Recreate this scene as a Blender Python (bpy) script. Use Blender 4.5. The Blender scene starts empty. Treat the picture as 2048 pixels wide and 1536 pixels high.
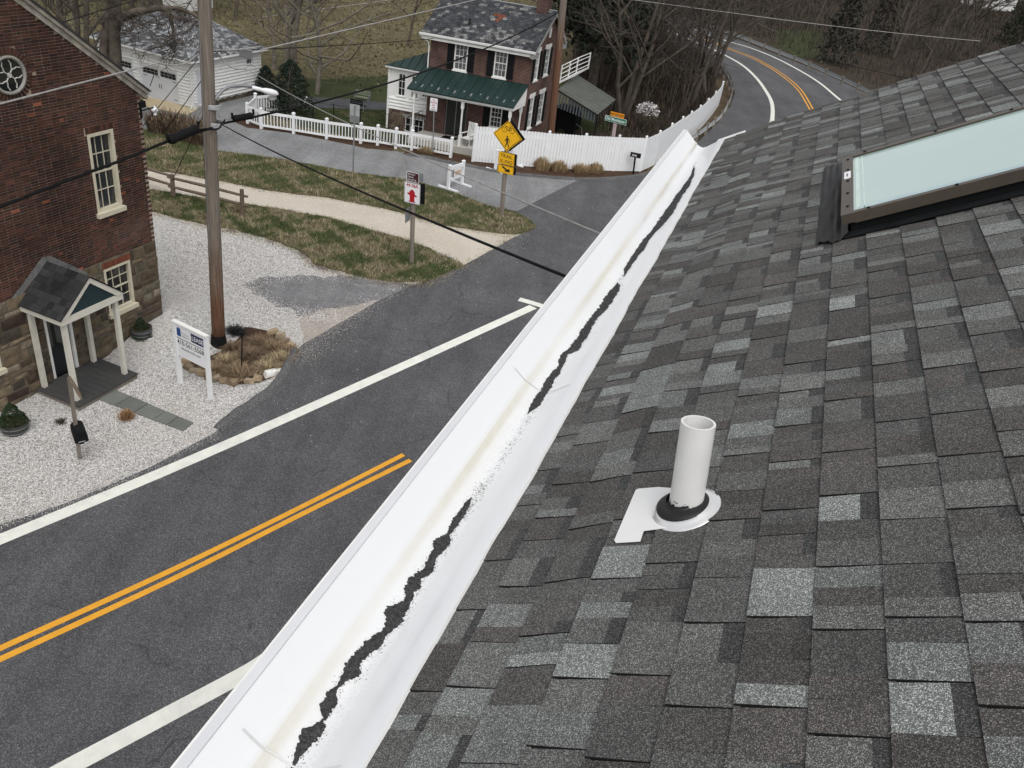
import bpy, math, random
import numpy as np
from mathutils import Vector, Matrix
from mathutils.geometry import tessellate_polygon
random.seed(7); RNG = np.random.default_rng(7)
SC = bpy.context.scene
COL = SC.collection
# ------------------------------------------------------------------ camera, sky, sun, exposure
FPX = 1656.0; CX, CY = 1024.0, 768.0; H = 13.0
_dn = np.array([624-CX, 3424-CY, FPX]); _dn /= np.linalg.norm(_dn)
_Z = -_dn; _Y = np.array([0, 0, 1.0]) - _dn*_dn[2]; _Y /= np.linalg.norm(_Y); _X = np.cross(_Y, _Z)
CM = np.array([_X, _Y, _Z])                      # world = CM @ camera (x right, y down, z forward)
EYE = np.array([0, 0, H])
cam = bpy.data.cameras.new('camera'); co = bpy.data.objects.new('camera', cam); COL.objects.link(co)
cam.sensor_width = 36; cam.lens = 36*FPX/2048; cam.clip_start = 0.05; cam.clip_end = 2000
r3 = CM @ np.diag([1.0, -1.0, -1.0])
m4 = Matrix([[*map(float, r3[i]), float(EYE[i])] for i in range(3)] + [[0, 0, 0, 1]])
co.matrix_world = m4
SC.camera = co
SUN_EL, SUN_AZ = 60, 162
W = bpy.data.worlds.new('World'); SC.world = W; W.use_nodes = True
nt = W.node_tree; nt.nodes.clear()
sky = nt.nodes.new('ShaderNodeTexSky'); sky.sky_type = 'NISHITA'; sky.sun_disc = False
sky.sun_elevation = math.radians(SUN_EL); sky.sun_rotation = math.radians(SUN_AZ)
sky.dust_density = 3.0; sky.air_density = 1.0
hs = nt.nodes.new('ShaderNodeHueSaturation'); hs.inputs['Saturation'].default_value = 0.12
bg = nt.nodes.new('ShaderNodeBackground'); bg.inputs[1].default_value = 0.15
wo = nt.nodes.new('ShaderNodeOutputWorld')
nt.links.new(sky.outputs[0], hs.inputs['Color']); nt.links.new(hs.outputs[0], bg.inputs[0]); nt.links.new(bg.outputs[0], wo.inputs[0])
sl = bpy.data.lights.new('sun', 'SUN'); sl.energy = 0.8; sl.angle = math.radians(50); sl.color = (1.0, 0.97, 0.93)
so = bpy.data.objects.new('sun', sl); COL.objects.link(so)
a_, e_ = math.radians(SUN_AZ), math.radians(SUN_EL)
so.rotation_euler = Vector((math.sin(a_)*math.cos(e_), math.cos(a_)*math.cos(e_), math.sin(e_))).to_track_quat('Z', 'Y').to_euler()
SC.view_settings.view_transform = 'Standard'; SC.view_settings.look = 'None'
SC.view_settings.exposure = 0.32; SC.view_settings.gamma = 1.0
SC.view_settings.use_curve_mapping = False

# ------------------------------------------------------------------ survey helpers: bearings from the eye to real positions
def ray(u, v):
    r = CM @ np.array([u-CX, v-CY, FPX]); return r/np.linalg.norm(r)
def G(u, v, z=0.0):                               # where a bearing meets the level z
    r = ray(u, v); return EYE + r*((z-H)/r[2])
def TP(b, t, zb=0.0):                             # top of an upright standing at b
    B = G(*b, zb); r = ray(*t); return EYE + r*(math.hypot(B[0], B[1])/math.hypot(r[0], r[1]))
def proj(p):
    c = CM.T @ (np.asarray(p, float)-EYE); return np.array([CX+FPX*c[0]/c[2], CY+FPX*c[1]/c[2]])
def hdeg(a): a = math.radians(a); return np.array([math.cos(a), math.sin(a), 0.0])
def perp(d): return np.array([-d[1], d[0], 0.0])  # away from the eye for a facade running to the right
def hslope(P, slope):                              # level direction that appears with this slope at P
    best = None
    for k in range(-89, 90):
        d = hdeg(k*1.0); a = proj(P); b = proj(P+d*0.05)
        if b[0] <= a[0]: continue
        e = abs((b[1]-a[1])/(b[0]-a[0])-slope)
        if best is None or e < best[0]: best = (e, d)
    return best[1]
ZK = np.array([0, 0, 1.0])
class Fr:                                          # a local frame: x along, y into, z up
    def __init__(s, O, ex, ey=None, ez=None):
        s.O = np.array(O, float); s.x = np.array(ex, float)
        s.y = perp(s.x) if ey is None else np.array(ey, float); s.z = ZK if ez is None else np.array(ez, float)
    def __call__(s, x, y, z): return s.O + s.x*x + s.y*y + s.z*z
    def q(s, u, v, off=0.0):                       # bearing -> (x, z) on the plane y = off
        n = np.cross(s.x, s.z); P = s.O + s.y*off; r = ray(u, v); t = ((P-EYE) @ n)/(r @ n); X = EYE + r*t - P
        z = X[2]/s.z[2]; X = X - s.z*z; return float(X @ s.x/(s.x @ s.x)), float(z)

# ------------------------------------------------------------------ mesh building
def org(o):
    if o is None: return np.zeros(3)
    return np.array(o['_o'])
class MB:
    def __init__(s): s.v = []; s.f = []; s.mi = []; s.c = []
    def poly(s, pts, mi=0, c=(1, 1, 1)):
        n = len(s.v); s.v += [tuple(map(float, p)) for p in pts]; s.f.append(tuple(range(n, n+len(pts)))); s.mi.append(mi); s.c.append(c); return s
    def mesh(s, V, F, mi=0, c=(1, 1, 1)):
        n = len(s.v); s.v += [tuple(map(float, p)) for p in V]
        for f in F: s.f.append(tuple(n+i for i in f)); s.mi.append(mi); s.c.append(c)
        return s
    def hexa(s, P, mi=0, c=(1, 1, 1)):             # 8 corners: 4 bottom ccw, 4 top
        return s.mesh(P, [(3, 2, 1, 0), (4, 5, 6, 7), (0, 1, 5, 4), (1, 2, 6, 5), (2, 3, 7, 6), (3, 0, 4, 7)], mi, c)
    def box(s, F, x0, x1, y0, y1, z0, z1, mi=0, c=(1, 1, 1)):
        return s.hexa([F(x0, y0, z0), F(x1, y0, z0), F(x1, y1, z0), F(x0, y1, z0), F(x0, y0, z1), F(x1, y0, z1), F(x1, y1, z1), F(x0, y1, z1)], mi, c)
    def prism(s, pts, ext, mi=0, c=(1, 1, 1)):     # polygon swept by a vector
        n = len(pts); P = [np.asarray(p, float) for p in pts]; Q = [p+np.asarray(ext, float) for p in P]
        s.mesh(P+Q, [tuple(range(n-1, -1, -1)), tuple(range(n, 2*n))] + [(i, (i+1) % n, n+(i+1) % n, n+i) for i in range(n)], mi, c); return s
    def tube(s, path, rad, k=6, mi=0, c=(1, 1, 1), cap=True):
        P = [np.asarray(p, float) for p in path]; R = rad if hasattr(rad, '__len__') else [rad]*len(P); V = []; F = []
        for i, p in enumerate(P):
            t = P[min(i+1, len(P)-1)]-P[max(i-1, 0)]; t = t/(np.linalg.norm(t)+1e-9)
            a = np.cross(t, ZK if abs(t[2]) < .9 else np.array([1.0, 0, 0])); a /= np.linalg.norm(a); b = np.cross(t, a)
            for j in range(k):
                w = 2*math.pi*j/k; V.append(p+R[i]*(a*math.cos(w)+b*math.sin(w)))
        for i in range(len(P)-1):
            for j in range(k): F.append((i*k+j, i*k+(j+1) % k, (i+1)*k+(j+1) % k, (i+1)*k+j))
        if cap: F.append(tuple(range(k-1, -1, -1))); F.append(tuple(range((len(P)-1)*k, len(P)*k)))
        return s.mesh(V, F, mi, c)
    def lathe(s, O, prof, k=20, mi=0, ax=None, c=(1, 1, 1), sx=1.0):   # prof: (radius, height)
        az = ZK if ax is None else np.asarray(ax, float)/np.linalg.norm(ax)
        a = np.cross(az, np.array([0, 1.0, 0.01])); a /= np.linalg.norm(a); b = np.cross(az, a); V = []; F = []
        for r, h in prof:
            for j in range(k):
                w = 2*math.pi*j/k; V.append(np.asarray(O)+az*h+r*(a*math.cos(w)*sx+b*math.sin(w)))
        for i in range(len(prof)-1):
            for j in range(k): F.append((i*k+j, i*k+(j+1) % k, (i+1)*k+(j+1) % k, (i+1)*k+j))
        return s.mesh(V, F, mi, c)
    def data(s, name, mats, O=np.zeros(3), smooth=False):
        V = np.array(s.v, float).reshape(-1, 3)-O
        me = bpy.data.meshes.new(name); me.from_pydata([tuple(p) for p in V], [], s.f)
        for m in (mats if isinstance(mats, (list, tuple)) else [mats]): me.materials.append(m)
        me.polygons.foreach_set('material_index', s.mi)
        if smooth: me.polygons.foreach_set('use_smooth', [True]*len(s.f))
        lt = np.array([len(f) for f in s.f]); cc = np.repeat(np.array([(*c[:3], 1.0) for c in s.c], np.float32), lt, axis=0)
        ca = me.color_attributes.new('Col', 'FLOAT_COLOR', 'CORNER'); ca.data.foreach_set('color', cc.ravel())
        uv = me.uv_layers.new(name='UVMap'); nl = len(me.loops); vi = np.empty(nl, np.int32); me.loops.foreach_get('vertex_index', vi)
        nr = np.empty(len(s.f)*3); me.polygons.foreach_get('normal', nr); nr = np.repeat(nr.reshape(-1, 3), lt, axis=0)
        t = np.cross(np.array([0, 0, 1.0]), nr); ln = np.linalg.norm(t, axis=1); flat = ln < 1e-3; t[flat] = (1, 0, 0); ln[flat] = 1; t /= ln[:, None]
        bt = np.cross(nr, t); P = V[vi]+O
        uvs = np.stack([(P*t).sum(1), (P*bt).sum(1)], 1); uv.data.foreach_set('uv', uvs.astype(np.float32).ravel())
        me.update(); return me
    def build(s, name, mats, parent=None, smooth=False, O=None):
        o0 = org(parent) if O is None else np.asarray(O, float)
        me = s.data(name, mats, o0, smooth); ob = bpy.data.objects.new(name, me); COL.objects.link(ob)
        if parent is not None: ob.parent = parent
        elif O is not None: ob.location = o0
        ob['_o'] = [float(x) for x in o0]; return ob
def link(name, me, parent, loc=None, rot=None):
    ob = bpy.data.objects.new(name, me); COL.objects.link(ob); ob.parent = parent; ob['_o'] = [float(x) for x in org(parent)]
    if loc is not None: ob.location = Vector(np.asarray(loc, float)-org(parent))
    if rot is not None: ob.rotation_euler = rot
    return ob
def tag(o, label=None, cat=None, group=None, kind=None):
    if label: o['label'] = label
    if cat: o['category'] = cat
    if group: o['group'] = group
    if kind: o['kind'] = kind
    return o
def thing(name, loc, label, cat, group=None):
    o = bpy.data.objects.new(name, None); COL.objects.link(o); o.location = Vector(np.asarray(loc, float)); o['_o'] = [float(x) for x in loc]
    o.empty_display_size = .2
    return tag(o, label, cat, group)
def copy_tree(root, loc, rz, label=None, scale=None):
    def cp(o, par):
        c = o.copy(); COL.objects.link(c); c.parent = par
        for ch in KIDS.get(o.name, []): cp(ch, c)
        return c
    r = cp(root, None); r.location = Vector(np.asarray(loc, float)); r.rotation_euler = (0, 0, rz); r['_o'] = [float(x) for x in loc]
    if scale: r.scale = (scale,)*3
    if label: r['label'] = label
    return r
KIDS = {}
def np_mesh(name, V, F, mat, parent=None, cols=None, smooth=False, kind=None, fcols=None):
    o0 = org(parent); V = np.asarray(V, np.float64)-o0; F = np.asarray(F, np.int32); k = F.shape[1]
    me = bpy.data.meshes.new(name); me.vertices.add(len(V)); me.vertices.foreach_set('co', V.astype(np.float32).ravel())
    me.loops.add(F.size); me.loops.foreach_set('vertex_index', F.ravel()); me.polygons.add(len(F))
    me.polygons.foreach_set('loop_start', np.arange(0, F.size, k, dtype=np.int32)); me.update(calc_edges=True)
    if smooth: me.polygons.foreach_set('use_smooth', [True]*len(F))
    if cols is not None:
        ca = me.color_attributes.new('Col', 'FLOAT_COLOR', 'POINT'); ca.data.foreach_set('color', np.concatenate([cols, np.ones((len(V), 1))], 1).astype(np.float32).ravel())
    me.materials.append(mat); me.validate()
    ob = bpy.data.objects.new(name, me); COL.objects.link(ob)
    if parent is not None: ob.parent = parent
    ob['_o'] = [float(x) for x in o0]
    if kind: ob['kind'] = kind
    return ob

# ------------------------------------------------------------------ materials
def newmat(name, rough=.8, metal=0.0, spec=.5, coat=0.0):
    m = bpy.data.materials.new(name); m.use_nodes = True; n = m.node_tree; b = n.nodes['Principled BSDF']
    b.inputs['Roughness'].default_value = rough; b.inputs['Metallic'].default_value = metal
    b.inputs['Specular IOR Level'].default_value = spec; b.inputs['Coat Weight'].default_value = coat; b.inputs['Coat Roughness'].default_value = .05
    return m, n, b
def N(n, t, **kw):
    x = n.nodes.new(t)
    for k, v in kw.items():
        if k in x.inputs: x.inputs[k].default_value = v
        else: setattr(x, k, v)
    return x
def ramp(n, stops, fac):
    r = n.nodes.new('ShaderNodeValToRGB'); e = r.color_ramp.elements
    while len(e) < len(stops): e.new(.5)
    for i, (p, c) in enumerate(stops): e[i].position = p; e[i].color = (*c, 1) if len(c) == 3 else c
    n.links.new(fac, r.inputs[0]); return r
def mixc(n, fac, a, b, mode='MIX'):
    x = n.nodes.new('ShaderNodeMix'); x.data_type = 'RGBA'; x.blend_type = mode
    for s, v in ((0, fac), (6, a), (7, b)):
        if hasattr(v, 'links') or hasattr(v, 'is_linked'): n.links.new(v, x.inputs[s])
        elif s == 0: x.inputs[0].default_value = v
        else: x.inputs[s].default_value = (*v, 1)
    return x.outputs[2]
def pos(n, sc=(1, 1, 1), rot=(0, 0, 0)):
    g = n.nodes.new('ShaderNodeNewGeometry'); mp = n.nodes.new('ShaderNodeMapping'); mp.inputs['Scale'].default_value = sc; mp.inputs['Rotation'].default_value = rot
    n.links.new(g.outputs['Position'], mp.inputs[0]); return mp.outputs[0]
def noise(n, vec, scale, detail=4, rough=.55, dist=0.0):
    x = N(n, 'ShaderNodeTexNoise', Scale=scale, Detail=detail, Roughness=rough, Distortion=dist); n.links.new(vec, x.inputs['Vector']); return x.outputs['Fac']
def bump(n, b, h, strength=.3, dist=.01):
    x = N(n, 'ShaderNodeBump', Strength=strength, Distance=dist); n.links.new(h, x.inputs['Height']); n.links.new(x.outputs[0], b.inputs['Normal']); return x
def simple(name, c, rough=.6, metal=0.0, var=.12, vs=8.0, bs=.15, bd=.004, spec=.4, coat=0.0, dirt=None, objrand=0.0):
    m, n, b = newmat(name, rough, metal, spec, coat); p = pos(n)
    f = noise(n, p, vs, 5); f2 = noise(n, p, vs*9, 3)
    lo = tuple(x*(1-var*1.6) for x in c); hi = tuple(min(1, x*(1+var)) for x in c)
    r = ramp(n, [(.3, lo), (.7, hi)], f); out = mixc(n, .25, r.outputs[0], ramp(n, [(.3, lo), (.7, hi)], f2).outputs[0])
    if dirt:
        fd = noise(n, p, vs*.35, 6, .7); out = mixc(n, ramp(n, [(.5, (0, 0, 0)), (.72, (1, 1, 1))], fd).outputs[0], out, dirt)
    if objrand:
        oi = n.nodes.new('ShaderNodeObjectInfo'); mr = N(n, 'ShaderNodeMapRange'); mr.inputs[3].default_value = 1-objrand; mr.inputs[4].default_value = 1+objrand
        n.links.new(oi.outputs['Random'], mr.inputs[0]); out = mixc(n, 1.0, out, mr.outputs[0], 'MULTIPLY')
    n.links.new(out, b.inputs['Base Color']); bump(n, b, f2, bs, bd); return m
def colattr(name, rough=.85, speck=None, spec=.3, amt=1.0, bs=.4, bd=.003, big=None, sheen=None):
    """vertex-coloured material; speck = (scale, dark, light) granule contrast"""
    m, n, b = newmat(name, rough, 0, spec); a = n.nodes.new('ShaderNodeAttribute'); a.attribute_name = 'Col'; out = a.outputs['Color']; p = pos(n)
    if big:
        f = noise(n, p, big[0], 5, .6); r = ramp(n, [(.3, (big[1],)*3), (.7, (big[2],)*3)], f); out = mixc(n, 1.0, out, r.outputs[0], 'MULTIPLY')
    if speck:
        v = N(n, 'ShaderNodeTexVoronoi', Scale=speck[0]); n.links.new(p, v.inputs['Vector'])
        sp = n.nodes.new('ShaderNodeSeparateColor'); n.links.new(v.outputs['Color'], sp.inputs[0])
        r = ramp(n, [(0, (speck[1],)*3), (.66, (1.0-.14*amt,)*3), (.84, (speck[2]*.45+.5,)*3), (1, (speck[2],)*3)], sp.outputs[0])
        out = mixc(n, 1.0, out, r.outputs[0], 'MULTIPLY'); bump(n, b, v.outputs['Distance'], bs, bd)
    else:
        bump(n, b, noise(n, p, 60, 4), bs, bd)
    n.links.new(out, b.inputs['Base Color']); return m

def M_asphalt(name, base, patch, speck=1.0):
    m, n, b = newmat(name, .85, 0, .35); p = pos(n)
    f1 = noise(n, p, .35, 5, .6); f2 = noise(n, p, 2.2, 5, .6); v = N(n, 'ShaderNodeTexVoronoi', Scale=75.0); n.links.new(p, v.inputs['Vector'])
    sp = n.nodes.new('ShaderNodeSeparateColor'); n.links.new(v.outputs['Color'], sp.inputs[0])
    c = ramp(n, [(.3, tuple(x*.78 for x in base)), (.7, tuple(x*1.22 for x in base))], f1).outputs[0]
    c = mixc(n, ramp(n, [(.45, (0, 0, 0)), (.75, (.7, .7, .7))], f2).outputs[0], c, patch)
    g = ramp(n, [(0, (.45,)*3), (.5, (.85,)*3), (.82, (1.25*speck,)*3), (1, (2.3*speck,)*3)], sp.outputs[0]).outputs[0]
    c = mixc(n, 1.0, c, g, 'MULTIPLY'); fw = noise(n, pos(n, (1, .12, 1), (0, 0, -.82)), .9, 4, .6); c = mixc(n, 1.0, c, ramp(n, [(.35, (.86,)*3), (.65, (1.14,)*3)], fw).outputs[0], 'MULTIPLY')
    pc_ = noise(n, p, .8, 3, .6); ve = N(n, 'ShaderNodeTexVoronoi', Scale=.16, feature='DISTANCE_TO_EDGE'); va = N(n, 'ShaderNodeVectorMath', operation='ADD'); nz = N(n, 'ShaderNodeTexNoise', Scale=1.1, Detail=6.0); n.links.new(p, nz.inputs['Vector']); n.links.new(p, va.inputs[0]); n.links.new(nz.outputs['Color'], va.inputs[1]); n.links.new(va.outputs[0], ve.inputs['Vector'])
    ck = N(n, 'ShaderNodeMath', operation='MULTIPLY'); n.links.new(ramp(n, [(.0, (1,)*3), (.0022, (.8,)*3), (.0045, (0,)*3)], ve.outputs['Distance']).outputs[0], ck.inputs[0]); n.links.new(ramp(n, [(.46, (0,)*3), (.56, (1,)*3)], pc_).outputs[0], ck.inputs[1])
    c = mixc(n, ck.outputs[0], c, tuple(x*.45 for x in base))
    n.links.new(c, b.inputs['Base Color']); bump(n, b, v.outputs['Distance'], .5, .006); return m
def M_gravel():
    m, n, b = newmat('gravel_white', .9, 0, .2); p = pos(n)
    v = N(n, 'ShaderNodeTexVoronoi', Scale=27.0); n.links.new(p, v.inputs['Vector']); v2 = N(n, 'ShaderNodeTexVoronoi', Scale=55.0); n.links.new(p, v2.inputs['Vector'])
    sp = n.nodes.new('ShaderNodeSeparateColor'); n.links.new(v.outputs['Color'], sp.inputs[0]); sp2 = n.nodes.new('ShaderNodeSeparateColor'); n.links.new(v2.outputs['Color'], sp2.inputs[0])
    c = ramp(n, [(0, (.07, .065, .06)), (.16, (.22, .20, .185)), (.34, (.42, .40, .38)), (.7, (.58, .565, .55)), (1, (.80, .80, .79))], sp.outputs[0]).outputs[0]
    c2 = ramp(n, [(0, (.12, .11, .10)), (.35, (.46, .45, .43)), (1, (.80, .80, .79))], sp2.outputs[0]).outputs[0]
    c = mixc(n, .5, c, c2)
    edge = ramp(n, [(.0, (1, 1, 1)), (.55, (1, 1, 1)), (.8, (.45, .43, .41))], v.outputs['Distance']).outputs[0]
    c = mixc(n, .6, c, edge, 'MULTIPLY')
    f = noise(n, p, .5, 5, .65); c = mixc(n, ramp(n, [(.45, (0, 0, 0)), (.75, (.5, .5, .5))], f).outputs[0], c, (.50, .44, .40))
    n.links.new(c, b.inputs['Base Color']); bump(n, b, v.outputs['Distance'], .9, .02).invert = True; return m
def M_ground(name, cols, s1=1.2, s2=14.0, stretch=(1, 1, 1), rot=(0, 0, 0), bs=.6, bd=.03):
    m, n, b = newmat(name, .95, 0, .1); p = pos(n, stretch, rot)
    f1 = noise(n, p, s1, 6, .65); f2 = noise(n, p, s2, 5, .7); f3 = noise(n, p, s2*5, 3, .7)
    k = len(cols); c1 = ramp(n, [(.28+.44*i/(k-1), cols[i]) for i in range(k)], f1).outputs[0]
    c2 = ramp(n, [(.28+.44*i/(k-1), cols[(i*2+1) % k]) for i in range(k)], f2).outputs[0]
    c = mixc(n, .55, c1, c2); g = ramp(n, [(.3, (.6,)*3), (.7, (1.4,)*3)], f3).outputs[0]; c = mixc(n, 1.0, c, g, 'MULTIPLY')
    n.links.new(c, b.inputs['Base Color']); bump(n, b, f2, bs, bd); return m
def M_brickuv(name, c1, c2, mortar, w=.205, h=.0667, ms=.008, bias=0.0):
    m, n, b = newmat(name, .9, 0, .2); t = n.nodes.new('ShaderNodeTexCoord')
    br = N(n, 'ShaderNodeTexBrick'); br.inputs['Scale'].default_value = 1.0; br.inputs['Brick Width'].default_value = w; br.inputs['Row Height'].default_value = h
    br.inputs['Mortar Size'].default_value = ms; br.inputs['Bias'].default_value = bias; br.inputs['Color1'].default_value = (*c1, 1); br.inputs['Color2'].default_value = (*c2, 1); br.inputs['Mortar'].default_value = (*mortar, 1)
    n.links.new(t.outputs['UV'], br.inputs['Vector']); f = noise(n, pos(n), 1.3, 5, .65)
    c = mixc(n, 1.0, br.outputs['Color'], ramp(n, [(.3, (.6,)*3), (.7, (1.25,)*3)], f).outputs[0], 'MULTIPLY'); n.links.new(c, b.inputs['Base Color'])
    bump(n, b, br.outputs['Fac'], .5, .008).invert = True; return m
def M_slate(name, base, light, w=.2, h=.13):
    m, n, b = newmat(name, .75, 0, .4); t = n.nodes.new('ShaderNodeTexCoord'); br = N(n, 'ShaderNodeTexBrick'); br.inputs['Scale'].default_value = 1.0
    br.inputs['Brick Width'].default_value = w; br.inputs['Row Height'].default_value = h; br.inputs['Mortar Size'].default_value = .006
    br.inputs['Color1'].default_value = (*base, 1); br.inputs['Color2'].default_value = (*tuple(x*1.5 for x in base), 1); br.inputs['Mortar'].default_value = (.015, .015, .015, 1)
    n.links.new(t.outputs['UV'], br.inputs['Vector']); p = pos(n); f = noise(n, p, .45, 3, .5); f2 = noise(n, p, 5.0, 4, .7)
    mm = N(n, 'ShaderNodeMath', operation='MULTIPLY'); n.links.new(ramp(n, [(.45, (0, 0, 0)), (.62, (1, 1, 1))], f).outputs[0], mm.inputs[0]); n.links.new(ramp(n, [(.46, (0, 0, 0)), (.54, (1, 1, 1))], f2).outputs[0], mm.inputs[1])
    c = mixc(n, mm.outputs[0], br.outputs['Color'], light); n.links.new(c, b.inputs['Base Color']); bump(n, b, br.outputs['Fac'], .8, .012).invert = True; return m
def M_wood(name, c1, c2, stretch=(12, 12, .8), rough=.85, obj=True):
    m, n, b = newmat(name, rough, 0, .25); p = pos(n, stretch); f = noise(n, p, 2.2, 7, .65, .6); f2 = noise(n, pos(n), .8, 4, .6)
    c = mixc(n, ramp(n, [(.35, (0, 0, 0)), (.68, (1, 1, 1))], f2).outputs[0], ramp(n, [(.3, c1), (.7, c2)], f).outputs[0], ramp(n, [(.3, tuple(x*.7 for x in c2)), (.7, tuple(x*1.15 for x in c2))], f).outputs[0])
    n.links.new(c, b.inputs['Base Color']); bump(n, b, f, .6, .006); return m
def M_lichen_glass(): pass

WHITE = simple('white_paint', (.78, .78, .76), .5, var=.05, vs=3, bs=.08)
VINYL = simple('white_vinyl', (.80, .81, .82), .4, var=.04, vs=2, bs=.05)
CREAM = simple('cream_paint', (.58, .54, .42), .55, var=.07, vs=4, bs=.12)
CREAMW = simple('porch_white_paint', (.62, .60, .53), .55, var=.06, vs=4, bs=.12, dirt=(.5, .47, .4))
GLASSD = simple('dark_window_glass', (.018, .021, .023), .06, var=.3, vs=1.2, bs=.02, spec=.8)
BLACK = simple('black_paint', (.009, .010, .011), .75, var=.3, vs=6, bs=.1, spec=.15)
CABLE = simple('black_cable_jacket', (.009, .009, .010), .8, var=.2, bs=.1, spec=.12)
CABLEW = simple('weathered_cable', (.32, .31, .30), .6, var=.2, bs=.1)
GALV = simple('galvanised_steel', (.44, .46, .47), .45, .25, var=.15, vs=6, bs=.1)
GREYMET = simple('grey_sign_metal', (.25, .26, .27), .5, .3, var=.1, bs=.1)
POLEW = M_wood('weathered_pole_wood', (.13, .105, .085), (.24, .21, .18), (14, 14, .5))
POLEB = M_wood('brown_pole_wood', (.10, .045, .025), (.22, .11, .065), (14, 14, .5))
POSTW = M_wood('grey_post_wood', (.12, .10, .08), (.24, .21, .18), (14, 14, .8))
RAILW = M_wood('split_rail_wood', (.07, .05, .04), (.17, .13, .10), (6, 6, 6))
DECKW = M_wood('dark_deck_boards', (.030, .030, .031), (.065, .064, .063), (3, 20, 3))
BARK = simple('grey_bark', (.095, .078, .062), .95, var=.35, vs=3, bs=.8, bd=.02)
BARKL = simple('pale_bark', (.21, .185, .15), .95, var=.35, vs=3, bs=.8, bd=.02)
TWIG = simple('twig_bark', (.082, .067, .056), .95, var=.3, vs=.6, bs=.1)
TWIGL = simple('pale_twig_bark', (.15, .12, .092), .95, var=.3, vs=.6, bs=.1)
ASPH = M_asphalt('road_asphalt', (.088, .089, .093), (.068, .068, .072))
ASPHL = M_asphalt('old_road_asphalt', (.235, .238, .242), (.20, .203, .208), .8)
ASPHD = M_asphalt('driveway_asphalt', (.075, .077, .085), (.06, .062, .07), .7)
ASPHP = M_asphalt('worn_lot_asphalt', (.16, .16, .165), (.24, .235, .23), .9)
PAINTW = simple('road_paint_white', (.74, .74, .68), .7, var=.07, vs=4, bs=.4, dirt=(.60, .60, .56))
PAINTY = simple('road_paint_yellow', (.72, .34, .028), .7, var=.08, vs=4, bs=.4)
GRAV = M_gravel()
TRAILM = M_ground('trail_stone_dust', [(.42, .375, .31), (.53, .485, .42), (.62, .575, .51)], .6, 9, bs=.4, bd=.01)
SANDM = M_ground('washed_out_sand', [(.15, .14, .135), (.30, .27, .24), (.42, .38, .34), (.36, .33, .30)], 1.3, 9, bs=.4, bd=.01)
VERGE = M_ground('verge_soil_and_thatch', [(.05, .055, .025), (.085, .075, .04), (.15, .125, .075), (.07, .075, .03), (.21, .18, .11)], 1.3, 11)
LAWN = M_ground('lawn_grass', [(.032, .042, .018), (.050, .062, .026), (.085, .088, .045)], .8, 10)
FIELD = M_ground('winter_field', [(.055, .050, .028), (.082, .070, .038), (.115, .098, .055), (.19, .165, .095)], .12, 1.1, stretch=(.55, 1.9, 1), rot=(0, 0, .1), bs=.3, bd=.05)
BRUSHG = M_ground('brush_ground', [(.032, .026, .020), (.055, .043, .032), (.09, .07, .05)], .3, 2.5)
MULCH = M_ground('dark_mulch', [(.045, .025, .016), (.075, .045, .03), (.11, .07, .05)], 2, 25)
LITTER = M_ground('leaf_litter', [(.06, .045, .03), (.11, .08, .05), (.16, .12, .08)], .8, 7)
CURBM = M_asphalt('asphalt_berm', (.10, .10, .10), (.075, .075, .075), 1.1)
CONC = M_ground('concrete', [(.42, .40, .36), (.50, .48, .44), (.56, .54, .50)], .6, 10, bs=.2, bd=.004)
APRONC = M_ground('tan_concrete', [(.48, .40, .26), (.56, .47, .32), (.62, .53, .38)], .6, 10, bs=.2, bd=.004)
SLAB = simple('slate_flagstone', (.15, .16, .145), .8, var=.12, vs=2, bs=.3, objrand=.15)
MORT = simple('lime_mortar', (.33, .26, .205), .95, var=.25, vs=2, bs=.5, dirt=(.10, .085, .075))
BRICKC = colattr('old_brick', .92, None, .2, bs=.7, bd=.004, big=(.55, .5, 1.35))
STONEC = colattr('field_stone', .92, None, .2, bs=.8, bd=.01, big=(5, .65, 1.3))
FBRICK = M_brickuv('house_brick', (.105, .043, .036), (.060, .028, .026), (.21, .165, .14))
SLATE = M_slate('house_slates', (.05, .052, .056), (.30, .31, .31))
SLATEG = M_slate('garage_slates', (.115, .12, .125), (.30, .31, .32), .26, .15)
GREENM = simple('green_roof_metal', (.009, .029, .026), .42, .1, var=.12, vs=1.2, bs=.05, spec=.5)
GREYM = simple('patio_roof_metal', (.13, .14, .125), .5, .2, var=.15, vs=2, bs=.05)
SHIN = colattr('asphalt_shingle_granules', .95, (560, .52, 3.4), .25, bs=.5, bd=.002, big=(3.5, .85, 1.15))
SHED = simple('shingle_cut_edge', (.008, .008, .008), .9, bs=.3)
ICE = simple('grey_lintel_stone', (.27, .27, .26), .85, var=.15, bs=.3)
SIGNY = simple('sign_yellow', (.86, .47, .012), .45, var=.03, vs=2, bs=.02)
SIGNW = simple('sign_white', (.80, .80, .82), .45, var=.03, vs=2, bs=.02)
SIGNG = simple('sign_green', (.01, .16, .09), .45, var=.03, vs=2, bs=.02)
SIGNO = simple('sign_orange', (.75, .28, .015), .5, var=.05, vs=2, bs=.02)
SIGNB = simple('sign_brown', (.055, .012, .012), .45, var=.03, vs=2, bs=.02)
INK = simple('black_lettering', (.012, .012, .013), .5, var=.05, bs=.02)
RED = simple('red_lettering', (.42, .008, .02), .5, var=.05, bs=.02)
NAVY = simple('navy_print', (.015, .018, .075), .5, var=.05, bs=.02)
BLUE = simple('blue_print', (.03, .11, .30), .5, var=.05, bs=.02)
GREYP = simple('grey_print', (.30, .32, .36), .5, var=.05, bs=.02)
STRAW = colattr('dry_grass', .9, None, .2, bs=.2)
LEAF = colattr('foliage', .8, None, .3, bs=.2)

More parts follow.
